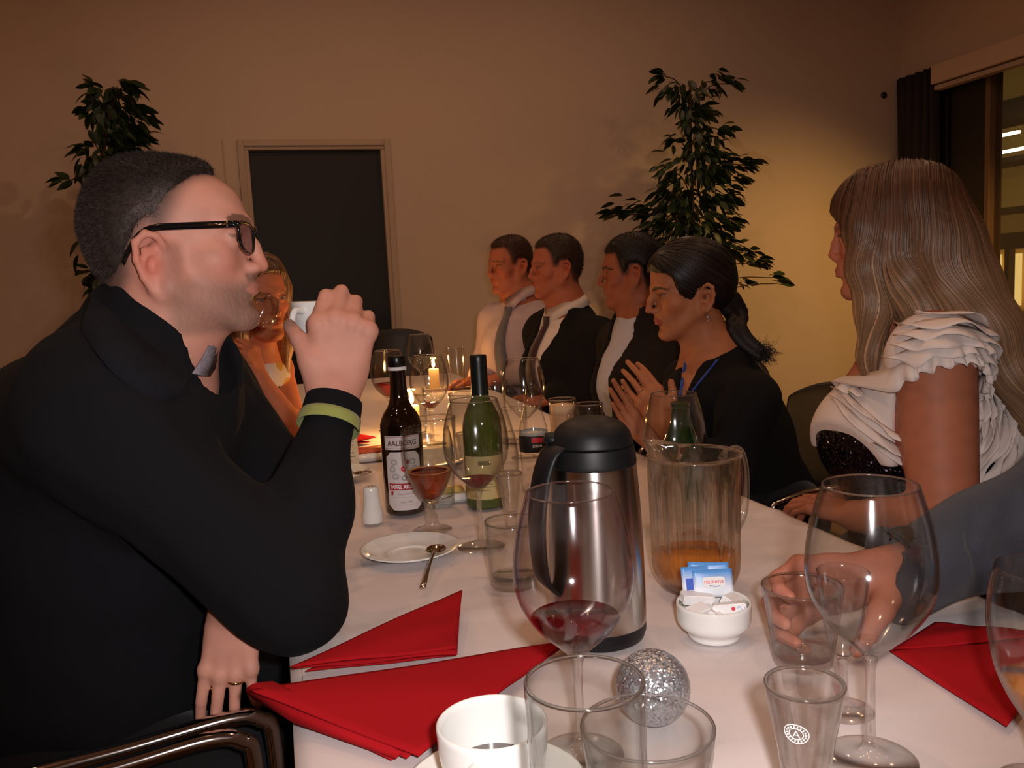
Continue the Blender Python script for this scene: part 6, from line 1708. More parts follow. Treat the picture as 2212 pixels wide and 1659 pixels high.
def hF4(F): return sculpt_hand(F, hfF, ((12, 12, 8), (12, 12, 8), (14, 14, 8), (18, 14, 8)), [(1.6, 1.8, -0.4), (3.2, 4.6, -0.6), (3.8, 6.8, -0.8), (4.0, 8.8, -0.8)], (-0.02, 0, 0.0, 0.03), fine=0.88)
def bust4(F):
    F.cone(nk + V(0, 0, -0.03), at(1500, 860, 1.98), 0.058, 0.07, 0.06)
r4, inf4 = seated('woman with a long black plait and earrings, palms pressed together', H4, dict(fem=1, neckr=4.7, nose=0.05, hump=0.1, jaw=-0.3, chin=0.1, mouth=0.14, armr=0.038, wristr=0.022, earz=-1.2, eary=-0.6),
    nk, shN, shF, chest, pv, [(shN, at(1575, 1030, 1.84), wrN, hN4), (shF, at(1500, 1000, 2.15), wrF, hF4)], SK4,
    dict(browc=(0.008, 0.005, 0.004), browa=0.95, browt=0.34, browz=0.1, lash=0.95, lidshade=0.5, lipc=np.array(srgb(150, 62, 62)), lipa=0.8, earred=0.2), 0.003, (0.02, 0.01, 0.006), bust4)
hp4 = [(6.0, 12.5), (8.6, 9.6), (8.3, 7.2), (6.4, 6.6), (5.2, 5.0), (4.6, 2.5), (4.0, 0.5), (2.6, -1.5), (2.0, -3.4), (1.2, -3.2), (1.0, -0.5), (0.4, 1.6), (-2.2, 1.8), (-3.6, 0.0), (-3.4, -4.0), (-4.6, -6.5), (-7.5, -8.5), (-14, -7.5), (-15, 5), (-6, 17), (5, 17)]
Fh = Field(H4.o - 0.22, H4.o + 0.20, 0.0034)
sculpt_skull(Fh, H4, {}, grow=1.35)
Fh.ell(H4.w(0, -6.5, 3.0), np.array([6.8, 6.0, 8.0])*H4.s, H4.R, 0.02)
_b, X, Y, Z = Fh.block(Fh.lo, Fh.lo + Fh.n*Fh.h)
_q = [((X-H4.o[0])*H4.R[0, i] + (Y-H4.o[1])*H4.R[1, i] + (Z-H4.o[2])*H4.R[2, i])/H4.s for i in range(3)]
Fh.D = np.maximum(Fh.D, poly_sd(hp4, _q[1], _q[2])*H4.s).astype(np.float32)
def flow4(L): return np.stack([-L[:, 0]*0.05, -0.9 + 0*L[:, 0], -0.55 - 0.05*L[:, 2]], 1)
long_hair(r4, Fh, H4, flow4, 2600, 14, 0.006, 0.0011, (0.010, 0.006, 0.005), (0.012, 0.007, 0.006), 4, streak=0.45)
# plait
pl_pts = smooth_curve([H4.w(0, -9.8, -4.0), H4.w(0.5, -11.5, -8.0), at(1590, 705, 1.985), at(1608, 735, 1.97), at(1640, 762, 1.96)], 7)
Fp = Field(np.min(pl_pts, 0) - 0.06, np.max(pl_pts, 0) + 0.06, 0.0032)
for i, p in enumerate(pl_pts):
    if i % 2: continue
    t = pl_pts[min(i+1, len(pl_pts)-1)] - pl_pts[max(i-1, 0)]; t = unit(t); s_ = unit(np.cross(t, BACKV))
    k = i/len(pl_pts); rr = (0.026 - 0.010*k)
    for q in (-1, 1):
        pc_ = p + s_*q*rr*0.45 + t*q*0.004
        Fp.ell(pc_, (rr*0.9, rr*0.62, rr*0.62), frame_from(s_*q*0.6 + t*0.8, BACKV)[:, [1, 0, 2]], 0.004)
v, f = Fp.mesh(); o = np_mesh('plait', v, f, attr_mat('hair_surface'), r4); set_tint(o, np.tile((0.011, 0.007, 0.006), (len(v), 1))*(1+0.3*vnoise(v, 900, 2))[:, None])
mb = MB()
for k in range(420):
    a = np.array([RNG.normal() for _ in range(3)])*0.010; p = pl_pts[-1] + np.array(RIGHT)*0.004 + a
    d = unit(RIGHT*0.8 - UPV*0.4 + np.array([RNG.normal() for _ in range(3)])*0.7)
    mb.tube([p, p + d*0.014, p + d*0.022 + UPV*0.006*RNG.normal()], [0.0004, 0.0004, 0.0002], 4)
mb.build('plait_tuft', pbr('black_hair', (0.012, 0.008, 0.007), 0.5), r4, True, world=True)
SUIT4 = fabric('black_cardigan', srgb(14, 12, 12), 0.92, 0.25, 0.0)
lo, hi = person_bounds([nk, shN, shF, chest, pv, at(1575, 1030, 1.84), wrN, wrF], 0.2)
def cardi(F):
    F.cone(nk + V(0.005, 0, -0.02), chest, 0.080, 0.130, 0.05); F.cone(nk + V(0, 0, -0.04), at(1500, 870, 1.98), 0.07, 0.085, 0.06); F.cone(chest, pv, 0.125, 0.140, 0.06)
    for sh in (shN, shF): F.cone(nk + V(0, 0, -0.055), sh, 0.060, 0.060, 0.05)
    for sh, el, wr in ((shN, at(1575, 1030, 1.84), wrN), (shF, at(1500, 1000, 2.15), wrF)):
        F.cone(sh, el, 0.060, 0.047, 0.04); F.cone(el, wr + (el-wr)*0.12, 0.047, 0.033, 0.02)
    F.cone(nk + V(0, 0, 0.06), nk + V(0, 0, 0.0), 0.056, 0.056, 0.006, '-')
    for t in np.linspace(0, 1, 9):
        F.ell(at(1512-32*t, 765+80*t, 1.90), (0.034*(1-0.85*t), 0.012, 0.075), np.stack([RIGHT, UPV, BACKV], 1), 0.004, '-')
clothing('cardigan', cardi, lo, hi, 0.0065, SUIT4, r4, 0.004, 28, 6, 1)
BLUETR = fabric('blue_trim', srgb(36, 66, 150), 0.6)
Fm = Field(lo, hi, 0.0065); cardi(Fm)
for (xa, ya, xb, yb) in ((1478, 772, 1464, 856), (1545, 778, 1490, 846)):
    l1 = [march(Fm, xa + (xb-xa)*t, ya + (yb-ya)*t, 1.6, 2.3) + BACKV*0.007 for t in np.linspace(0, 1, 7)]
    l2 = [p + RIGHT*0.007 + UPV*0.002 for p in l1]
    strip('neckline', [smooth_curve(l1, 3), smooth_curve(l2, 3)], BLUETR, r4, 0.002)
sgn = 1 if (H4.w(7, 0, 0) - H4.o) @ BACKV > 0 else -1
for k, (dz, rr) in enumerate(((-4.6, 0.0035), (-6.0, 0.0045), (-6.9, 0.0040))):
    bm = bmesh.new(); bmesh.ops.create_icosphere(bm, subdivisions=2, radius=rr); bmesh.ops.translate(bm, vec=tuple(H4.w(sgn*7.35, -1.4, dz)), verts=bm.verts)
    bm_obj('earring', bm, pbr('crystal', srgb(235, 235, 245), 0.08, metal=0.9, noise=0.2, nscale=900), r4, False, world=True)
ri = inf4[0]['r']; rc = ri[0]*0.7 + ri[1]*0.3; rd = unit(ri[1]-ri[0]); r1 = unit(np.cross(rd, BACKV)); r2 = np.cross(rd, r1)
mb = MB(); mb.tube([rc + 0.0086*(math.cos(a)*r1 + math.sin(a)*r2) for a in np.linspace(0, 2*math.pi, 29)[:-1]], 0.0012, 8, close=True); mb.build('finger_ring', SILVER, r4, True, world=True)
bm = bmesh.new(); bmesh.ops.create_icosphere(bm, subdivisions=1, radius=0.003); bmesh.ops.translate(bm, vec=tuple(rc + unit(BACKV)*0.0095), verts=bm.verts); bm_obj('ring_stone', bm, pbr('crystal', srgb(235, 235, 245), 0.08, metal=0.9), r4, False, world=True)
legs_and_shoes(r4, pv, BLKTR)
chair(pv[0] + 0.06, pv[1] + 0.02, math.pi + 0.12, 'black chair with chrome arms under the woman with the plait', back_h=0.84)

# ---- fair haired woman in the ruffled white top
H5 = head_pose(at(1925, 515, 1.50), 188, -4, 0, 0.95)
nk5, shN5, shF5 = at(1985, 700, 1.56), at(2018, 755, 1.40), at(1975, 740, 1.76)
ch5, pv5 = at(1985, 940, 1.56), floor_pelvis(at(2030, 1230, 1.6))
el5, wr5 = at(2040, 1120, 1.36), at(1850, 1115, 1.44)
SK5 = srgb(172, 104, 76)
hf5 = hand_frame(wr5, unit(at(1760, 1085, 1.50) - wr5), UPV + BACKV*0.5, False, 0.88)
elF5, wrF5 = at(1960, 1060, 1.85), at(1800, 1090, 1.62)
hf5b = hand_frame(wrF5, unit(at(1740, 1085, 1.55) - wrF5), UPV, True, 0.88)
def bust5(F): F.ell(at(1888, 950, 1.54), (0.070, 0.11, 0.075), None, 0.06); F.cone(nk5 + V(0, 0, -0.03), at(1925, 880, 1.55), 0.06, 0.085, 0.06)
r5, _ = seated('fair haired woman in a white ruffled top over a glittering dress', H5, dict(fem=1, neckr=4.8, nose=-0.7, tipz=0.3, jaw=-0.2, chin=-0.1, armr=0.056, wristr=0.026, ears=False), nk5, shN5, shF5, ch5, pv5,
    [(shN5, el5, wr5, lambda F: sculpt_hand(F, hf5, REST, THUMB_SIDE, fine=0.88)), (shF5, elF5, wrF5, lambda F: sculpt_hand(F, hf5b, REST, THUMB_SIDE, fine=0.88))], SK5,
    dict(browc=(0.12, 0.06, 0.03), browa=0.6, browt=0.3, lash=0.95, lipc=np.array(srgb(176, 84, 80))), 0.0034, (0.10, 0.14, 0.16), bust5)
# dress
SEQ = pbr('sequin_dress', srgb(40, 34, 40), 0.22, metal=0.85, noise=0.5, nscale=500)
_N, _L = SEQ.node_tree.nodes, SEQ.node_tree.links
_vo = _N.new('ShaderNodeTexVoronoi'); _vo.inputs['Scale'].default_value = 330.0
_tc = _N.new('ShaderNodeTexCoord'); _L.new(_tc.outputs['Object'], _vo.inputs['Vector'])
_ge = _N.new('ShaderNodeNewGeometry'); _vm = _N.new('ShaderNodeVectorMath'); _vm.operation = 'MULTIPLY_ADD'; _vm.inputs[1].default_value = (1.1, 1.1, 1.1)
_sb = _N.new('ShaderNodeVectorMath'); _sb.operation = 'SUBTRACT'; _sb.inputs[1].default_value = (0.5, 0.5, 0.5)
_L.new(_vo.outputs['Color'], _sb.inputs[0]); _L.new(_sb.outputs[0], _vm.inputs[0]); _L.new(_ge.outputs['Normal'], _vm.inputs[2])
_nm = _N.new('ShaderNodeVectorMath'); _nm.operation = 'NORMALIZE'; _L.new(_vm.outputs[0], _nm.inputs[0]); _L.new(_nm.outputs[0], _N['Principled BSDF'].inputs['Normal'])
lo5, hi5 = person_bounds([nk5, shN5, shF5, ch5, pv5, at(1800, 950, 1.5)], 0.22)
def torso5(F, g):
    F.cone(nk5 + V(0.01, 0, -0.10), ch5, 0.085+g, 0.125+g, 0.05); F.cone(ch5, pv5, 0.125+g, 0.150+g, 0.06)
    F.ell(at(1888, 950, 1.54), (0.074+g, 0.115+g, 0.080+g), None, 0.06)
def dress5(F):
    torso5(F, 0.006)
    F.ell(at(1822, 840, 1.55), (0.08, 0.20, 0.070), None, 0.01, '-'); F.cone(nk5 + V(0, 0, 0.1), nk5 + V(-0.03, 0, -0.06), 0.12, 0.10, 0.01, '-')
clothing('dress', dress5, lo5, hi5, 0.007, SEQ, r5, 0.002, 25, 3, 1)
# ruffled top: a close shell and rows of frills around the arm
CREAM = pbr('cream_chiffon', srgb(228, 212, 204), 0.8, noise=0.04, bump=0.1, bscale=600, sss=0.0)
Fb = Field(lo5, hi5, 0.006)
def top_shell(F):
    torso5(F, 0.016)
    F.cone(nk5 + V(0, 0, -0.075), shN5 + V(0, 0, -0.012), 0.066, 0.076, 0.05); F.cone(nk5 + V(0, 0, -0.075), shF5, 0.066, 0.075, 0.05)
    F.cone(shN5 + (el5-shN5)*0.10, el5, 0.064, 0.072, 0.006, '-'); F.cone(shF5 + (elF5-shF5)*0.12, elF5, 0.062, 0.070, 0.004, '-')
    F.cone(nk5 + V(0, 0, 0.1), nk5 + V(-0.02, 0, -0.05), 0.070, 0.068, 0.006, '-')
top_shell(Fb)
_zz = Fb.ax[2][None, None, :]; _zc = float(at(1985, 985, 1.5)[2])
Fb.D = np.maximum(Fb.D, _zc - _zz + 0*Fb.D).astype(np.float32)
_xx, _yy = Fb.ax[0][:, None, None], Fb.ax[1][None, :, None]
_fr = at(1818, 930, 1.50)
Fb.D = np.maximum(Fb.D, ((_fr[0] - _xx)*0.92 - (_zz - _fr[2])*0.40)).astype(np.float32)   # cut away in front
v, f = Fb.mesh(); v = relax(v, f, 1); np_mesh('top', v, f, CREAM, r5)
Fc = Field(lo5, hi5, 0.006); top_shell(Fc)
cam_d = unit(EYE - shN5)
def frill(path, out, w, amp, freq, seed, lift=0.006, name='ruffle'):
    """path: points on the body, out: directions the free edge hangs to"""
    P_, O_ = np.array(path), np.array(out); n = len(P_); r = np.random.default_rng(seed); ph = r.uniform(0, 6.28)
    i = np.arange(n); g = grad(Fc, P_)
    wv = np.sin(i*freq + ph + 1.2*np.sin(i*freq*0.37+ph))[:, None]; wv2 = np.cos(i*freq*0.8 + ph*2)[:, None]
    rows = []
    for t, l in ((0, 0.0), (0.35, 0.55), (0.75, 0.9), (1.0, 1.0)):
        tp = np.minimum(1.0, np.minimum(i, n-1-i)/6.0)[:, None]
        x = P_ + O_*w*t*tp*(1+0.12*wv2)
        x = x - grad(Fc, x)*np.minimum(0.0, sample(Fc, x) - 0.002)[:, None]
        rows.append(list(x + g*(lift*l + amp*l*wv) + np.cross(g, O_)*amp*0.5*wv2*l))
    strip(name, rows, CREAM, r5, 0.0012)
def on_body(Pb, d):
    q = np.array(Pb) + d*0.30; live = np.ones(len(q), bool)
    for _ in range(90):
        s_ = sample(Fc, q); live &= s_ >= 0.002
        q = q - d*(np.clip(s_*0.7, 0.002, 0.008)*live)[:, None]
    return q
up5 = V(0, 0, 1); fw5 = unit(-RIGHT*1.0); 
lat = unit(V(BACKV[0], BACKV[1], 0)*0.85 + V(0, 0, 0.15))
for k, rad in enumerate(np.linspace(0.225, 0.085, 10)):
    a0, a1 = (-70, 250) if k < 9 else (-8, 195)
    an = np.linspace(math.radians(a0), math.radians(a1), 120); ca, sa = np.cos(an)[:, None], np.sin(an)[:, None]
    dvec = fw5*ca*np.where(ca > 0, 1.0, 0.80) + up5*sa*np.where(sa > 0, 0.72, 1.0)   # ellipse round the arm hole
    path = on_body(shN5 + V(0, 0, -0.06) + dvec*rad + lat*0.10, lat)
    g = grad(Fc, path); out = -dvec*0.55 - up5*0.85; out = out - g*(out*g).sum(1)[:, None]; out /= np.linalg.norm(out, axis=1)[:, None]
    ok = (sample(Fc, path) < 0.02) & (path[:, 2] > _zc - 0.04) & (((_fr[0] - path[:, 0])*0.92 - (path[:, 2] - _fr[2])*0.40) < -0.004)
    i0 = 0
    for i in range(len(ok)+1):
        if i == len(ok) or not ok[i]:
            if i - i0 > 6: frill(path[i0:i], out[i0:i], 0.036, 0.0050, 0.42 + 0.05*k, k+3, 0.010)
            i0 = i + 1
# hair: centre mass falling behind the shoulder and a front lock
Fh = Field(H5.o + V(-0.20, -0.22, -0.40), H5.o + V(0.34, 0.26, 0.18), 0.0042)
sculpt_skull(Fh, H5, {}, grow=1.2)
hp5 = [(6.0, 13.5), (9.3, 10.2), (9.4, 6.2), (8.2, 4.6), (6.6, 4.2), (6.2, 1.0), (6.0, -4.0), (5.4, -12), (-16, -14), (-18, 5), (-6, 18), (5, 18)]
_b, X, Y, Z = Fh.block(Fh.lo, Fh.lo + Fh.n*Fh.h)
_q = [((X-H5.o[0])*H5.R[0, i] + (Y-H5.o[1])*H5.R[1, i] + (Z-H5.o[2])*H5.R[2, i])/H5.s for i in range(3)]
Fh.D = np.maximum(Fh.D, poly_sd(hp5, _q[1], _q[2])*H5.s).astype(np.float32)
s5 = 1 if (H5.w(7, 0, 0) - H5.o) @ BACKV > 0 else -1
w5 = H5.w; h_ = H5.s
for sd_ in (s5, -s5):
    Fh.chain([w5(sd_*3.5, 3.0, 9.0), w5(sd_*6.4, 3.6, 2.5), w5(sd_*6.8, 3.6, -5.0), w5(sd_*6.2, 3.0, -13.0), w5(sd_*5.2, 4.0, -21.0), w5(sd_*5.0, 4.8, -28.0)], [3.0*h_, 2.6*h_, 2.7*h_, 2.5*h_, 1.9*h_, 0.8*h_], 0.02)
    Fh.chain([w5(sd_*4.5, -3.0, 7.0), w5(sd_*6.0, -2.0, 0.0), w5(sd_*6.2, -2.8, -8.0), w5(sd_*5.4, -5.5, -14.0), w5(sd_*4.4, -11.5, -21.0)], [3.4*h_, 3.2*h_, 3.6*h_, 3.2*h_, 2.2*h_], 0.025)
Fh.chain([w5(0, -6, 6), w5(0, -8.5, -2.0), w5(0, -11.0, -10.0), w5(0, -15.0, -18.0), w5(0, -18.5, -27.0), w5(0, -20.0, -36.0)], [6.0*h_, 6.0*h_, 5.6*h_, 4.4*h_, 3.0*h_, 1.2*h_], 0.03)
def flow5(L):
    x, y, z = L.T; top = smoothstep(6, 12, z)
    back = smoothstep(1.5, -3.0, y)
    bang = smoothstep(4, 7, y)*smoothstep(4, 7, z)
    wob = 0.28*np.sin(z*0.42 + x*0.5)*smoothstep(4, -2, z)
    return np.stack([np.sign(x)*(0.9*top*(1-0.5*bang)), wob + 0.15*(1-back) - 0.45*back*smoothstep(2, -8, z) + 0.8*bang*top, -1.0 - 0*z], 1)
long_hair(r5, Fh, H5, flow5, 9500, 26, 0.0105, 0.0010, (0.075, 0.028, 0.012), (0.235, 0.130, 0.068), 8, streak=0.26, lift=0.004)
legs_and_shoes(r5, pv5, BLKTR)
chair(pv5[0] + 0.04, pv5[1], math.pi, 'black chair under the woman in the ruffled top', back_h=0.80)

# ---- guest in the grey jacket reaching in with a tumbler
hd = HELD + V(0, 0, 0.042)
wr6 = at(1893, 1238, 0.955); el6 = at(2330, 1110, 1.02)
sh6 = V(el6[0] + 0.20, el6[1] - 0.08, 1.06); pv6 = V(sh6[0] + 0.02, sh6[1] - 0.16, 0.57); nk6 = V(sh6[0], sh6[1] - 0.17, 1.11); shF6 = V(sh6[0], sh6[1] - 0.36, 1.05); ch6 = V(sh6[0] + 0.01, sh6[1] - 0.17, 0.90)
H6 = Frame(nk6 + V(-0.03, 0, 0.15), frame_from(V(-1, 0.1, 0), V(0, 0, 1)), 0.96)
hf6 = Frame(wr6, np.stack([unit(UPV), unit(-RIGHT*0.97 - UPV*0.20), unit(-BACKV*0.95 + UPV*0.2)], 1), 0.98)
th6 = [hf6.local(p[None])[0] for p in (at(1930, 1262, 0.935), at(1908, 1290, 0.905), at(1882, 1325, 0.890), at(1858, 1346, 0.882))]
SK6 = srgb(186, 120, 100)
el6F, wr6F = V(sh6[0]-0.10, shF6[1]-0.05, 0.80), V(sh6[0]-0.30, shF6[1]+0.02, 0.79)
r6, _ = seated('guest in a grey jacket whose hand holds the water tumbler', H6, dict(neckr=6.0), nk6, sh6, shF6, ch6, pv6,
    [(sh6, el6, wr6, lambda F: sculpt_hand(F, hf6, ((38, 42, 25), (38, 44, 25), (40, 46, 25), (42, 44, 25)), th6, (0.10, 0.0, -0.12, -0.25))),
     (shF6, el6F, wr6F, lambda F: sculpt_hand(F, hand_frame(wr6F, V(-1, 0.2, 0), V(0, 0, 1), False, 0.95), REST, THUMB_SIDE))], SK6, dict(scalp=scalp_short, hairc=(0.03, 0.02, 0.015)), 0.0036)
short_hair(r6, H6, HAIR_SHORT, 0.5, (0.03, 0.02, 0.015), 0.005, 0.1, 3, strands=4000, slen=0.006)
GREYJ = fabric('grey_jacket', srgb(60, 62, 70), 0.9, 0.6, 0.1, 0.16)
lo, hi = person_bounds([nk6, sh6, shF6, ch6, pv6, el6, wr6, el6F, wr6F], 0.2)
cw = wr6 + (el6-wr6)*0.10
def jk6(F):
    torso_shape(F, nk6 + V(0, 0, -0.01), sh6, shF6, ch6, pv6, 0.022, [(shF6, el6F, wr6F + (el6F-wr6F)*0.1)])
    F.cone(sh6, el6, 0.085, 0.070, 0.04); F.cone(el6, cw, 0.072, 0.047, 0.03)
    d = unit(wr6-el6); F.cone(cw + d*0.002, cw + d*0.08, 0.040, 0.05, 0.003, '-')
    for t, a_, b_, sh_ in ((0.10, 0.9, -0.3, 0.02), (0.22, 0.5, -0.7, -0.03), (0.34, 0.95, -0.1, 0.05), (0.45, 0.3, -0.8, -0.04), (0.55, 0.9, -0.4, 0.05), (0.70, 0.6, -0.7, -0.05), (0.82, 0.9, -0.2, 0.05)):
        c_ = cw + (el6-cw)*t; R_ = 0.047 + 0.025*t
        pts_ = [c_ + unit(BACKV*(1-abs(u)*0.35) + UPV*u)*R_*1.02 - d*sh_*(u-a_) for u in np.linspace(a_, b_, 7)]
        F.chain(pts_, [0.003, 0.006, 0.008, 0.008, 0.007, 0.005, 0.003], 0.016, '-')
    F.cone(nk6 + V(0, 0, 0.0), nk6 + V(0, 0, 0.12), 0.064, 0.075, 0.006, '-')
clothing('jacket', jk6, lo, hi, 0.0065, GREYJ, r6, 0.016, 20, 12, 1)
d = unit(wr6-el6); a1_ = unit(np.cross(d, BACKV)); a2_ = np.cross(d, a1_)
strip('cuff_lining', [[cw + d*t + rr*(math.cos(a)*a1_ + math.sin(a)*a2_) for a in np.linspace(0, 2*math.pi, 37)] for t, rr in ((0.006, 0.0475), (0.007, 0.044), (-0.02, 0.0415))], fabric('dark_lining', srgb(34, 30, 36), 0.8), r6, 0.002)
legs_and_shoes(r6, pv6, BLKTR)
chair(pv6[0] + 0.02, pv6[1], math.pi, 'black chair under the guest in the grey jacket')

# ---- fair woman beyond the man with glasses, drinking
H7 = head_pose(at(552, 650, 2.15), 58, -6, 4, 0.90)
nk7, shN7, shF7 = at(548, 775, 2.22), at(478, 850, 2.10), at(592, 800, 2.36)
ch7, pv7 = at(520, 930, 2.25), floor_pelvis(at(480, 1100, 2.3))
el7, wr7 = at(632, 925, 2.10), at(560, 822, 2.06)
SK7 = srgb(188, 112, 78)
hf7 = hand_frame(wr7, unit(at(538, 742, 2.05) - wr7), RIGHT + BACKV*0.3, False, 0.85)
elN7, wrN7 = at(500, 1000, 2.02), at(560, 1010, 2.0)
r7, _ = seated('fair woman in a colourful dress drinking from a wine glass', H7, dict(fem=1, neckr=4.7, jaw=-0.2, nose=-0.3, armr=0.042, wristr=0.024, ears=False), nk7, shN7, shF7, ch7, pv7,
    [(shF7, el7, wr7, lambda F: sculpt_hand(F, hf7, ((50, 60, 30), (52, 62, 30), (55, 62, 30), (58, 60, 30)), THUMB_SIDE, fine=0.86)), (shN7, elN7, wrN7, lambda F: sculpt_hand(F, hand_frame(wrN7, V(1, 0.2, 0), V(0, 0, 1), True, 0.85), REST, THUMB_SIDE, fine=0.86))], SK7,
    dict(browc=(0.12, 0.05, 0.02), browa=0.7, browt=0.3, lash=0.9), 0.0036, (0.10, 0.12, 0.12))
Fh = Field(H7.o + V(-0.2, -0.2, -0.32), H7.o + V(0.22, 0.24, 0.18), 0.0045)
sculpt_skull(Fh, H7, {}, grow=1.1)
_b, X, Y, Z = Fh.block(Fh.lo, Fh.lo + Fh.n*Fh.h)
_q = [((X-H7.o[0])*H7.R[0, i] + (Y-H7.o[1])*H7.R[1, i] + (Z-H7.o[2])*H7.R[2, i])/H7.s for i in range(3)]
hp7 = [(5.0, 13.5), (9.0, 10.0), (8.4, 8.4), (6.0, 7.0), (4.8, 3.0), (4.2, -4.0), (3.8, -12), (-16, -14), (-18, 5), (-6, 18), (5, 18)]
Fh.D = np.maximum(Fh.D, poly_sd(hp7, _q[1], _q[2])*H7.s).astype(np.float32)
w7, h_ = H7.w, H7.s
for sd_ in (1, -1):
    Fh.chain([w7(sd_*3.5, 2.0, 9.5), w7(sd_*6.8, 2.4, 3.0), w7(sd_*7.4, 2.0, -5.0), w7(sd_*7.2, 1.5, -13.0), w7(sd_*6.4, 2.0, -21.0)], [2.8*h_, 2.3*h_, 2.4*h_, 2.2*h_, 0.9*h_], 0.02)
    Fh.chain([w7(sd_*3.5, -4.0, 6.0), w7(sd_*5.0, -5.0, -3.0), w7(sd_*5.0, -5.0, -12.0)], [4*h_, 4*h_, 2.5*h_], 0.03)
long_hair(r7, Fh, H7, lambda L: np.stack([np.sign(L[:, 0])*0.8*smoothstep(6, 12, L[:, 2]), 0*L[:, 1], -1+0*L[:, 2]], 1), 2000, 20, 0.010, 0.0017, (0.16, 0.075, 0.03), (0.42, 0.25, 0.13), 9, streak=0.3, lift=0.003)
MULTI = bpy.data.materials.new('colourful_print'); MULTI.use_nodes = True
_N, _L = MULTI.node_tree.nodes, MULTI.node_tree.links
_vo = _N.new('ShaderNodeTexVoronoi'); _vo.inputs['Scale'].default_value = 26.0; _tc = _N.new('ShaderNodeTexCoord'); _cr = _N.new('ShaderNodeValToRGB'); _sx = _N.new('ShaderNodeSeparateColor')
_L.new(_tc.outputs['Object'], _vo.inputs['Vector']); _L.new(_vo.outputs['Color'], _sx.inputs[0]); _L.new(_sx.outputs[0], _cr.inputs[0]); _L.new(_cr.outputs[0], _N['Principled BSDF'].inputs['Base Color'])
_cr.color_ramp.interpolation = 'CONSTANT'
for i, (p, c) in enumerate(((0.0, (40, 44, 70)), (0.22, (190, 150, 70)), (0.42, (196, 188, 186)), (0.62, (150, 60, 50)), (0.78, (60, 92, 110)), (0.9, (210, 190, 90)))):
    e = _cr.color_ramp.elements[i] if i < 2 else _cr.color_ramp.elements.new(p)
    e.position = p; e.color = (*srgb(*c), 1)
_N['Principled BSDF'].inputs['Roughness'].default_value = 0.8
lo, hi = person_bounds([nk7, shN7, shF7, ch7, pv7], 0.2)
def dress7(F):
    F.cone(nk7 + V(0, 0, -0.05), ch7, 0.082, 0.135, 0.05); F.cone(ch7, pv7, 0.125, 0.145, 0.06)
    F.cone(nk7 + V(0, 0, -0.05), shN7, 0.066, 0.064, 0.04); F.cone(nk7 + V(0, 0, -0.05), shF7 + V(-0.03, 0, 0.0), 0.066, 0.056, 0.04)
    F.cone(nk7 + V(0, 0, 0.1), nk7 + V(0.01, -0.01, -0.03), 0.06, 0.058, 0.006, '-')
clothing('dress', dress7, lo, hi, 0.008, MULTI, r7, 0.003, 25, 3, 1)
legs_and_shoes(r7, pv7, BLKTR, dirx=1)
chair(pv7[0] - 0.02, pv7[1], 0.0, 'black chair under the woman in the colourful dress')
_foot, _bowl = at(524, 778, 2.03), at(574, 655, 2.02)
gl7 = wine_glass((0, 0), 'wine glass tilted at the mouth of the woman in the colourful dress', ROSEDREG, 0.125, 0.72)
_dz = unit(_bowl - _foot); gl7.rotation_mode = 'QUATERNION'; gl7.rotation_quaternion = Vector((0, 0, 1)).rotation_difference(Vector(tuple(_dz))); gl7.location = tuple(_foot)
# empty chair beyond the table end
_pc = aty(845, 712, 4.45)
chair(_pc[0], _pc[1] - 0.25, -math.pi/2, 'empty black chair at the far end of the table', back_h=float(_pc[2]), arms=False)

# ------------------------------------------------------------------ weeping fig trees by the back wall
LEAFM = pbr('fig_leaf', srgb(34, 52, 24), 0.45, noise=0.3, nscale=12)
BARK = pbr('fig_bark', srgb(70, 50, 36), 0.8, noise=0.2)
POTM = pbr('plant_pot', srgb(60, 50, 46), 0.5)
def leaf_mesh(L=0.090, W=0.040):
    vs, fs = [], []; n = 7
    for i in range(n):
        t = i/(n-1); w = W/2*(math.sin(math.pi*t**0.8))**0.85 if 0 < t < 1 else 0.0004
        z = -0.020*t*t
        vs += [(-w, L*t, z+0.22*w), (0, L*t, z), (w, L*t, z+0.22*w)]
    for i in range(n-1):
        for k in (0, 1): fs.append((i*3+k, i*3+k+1, (i+1)*3+k+1, (i+1)*3+k))
    me = bpy.data.meshes.new('leaf'); me.from_pydata(vs, [], fs); me.materials.append(LEAFM)
    me.polygons.foreach_set('use_smooth', np.ones(len(me.polygons), bool)); me.update(); return me
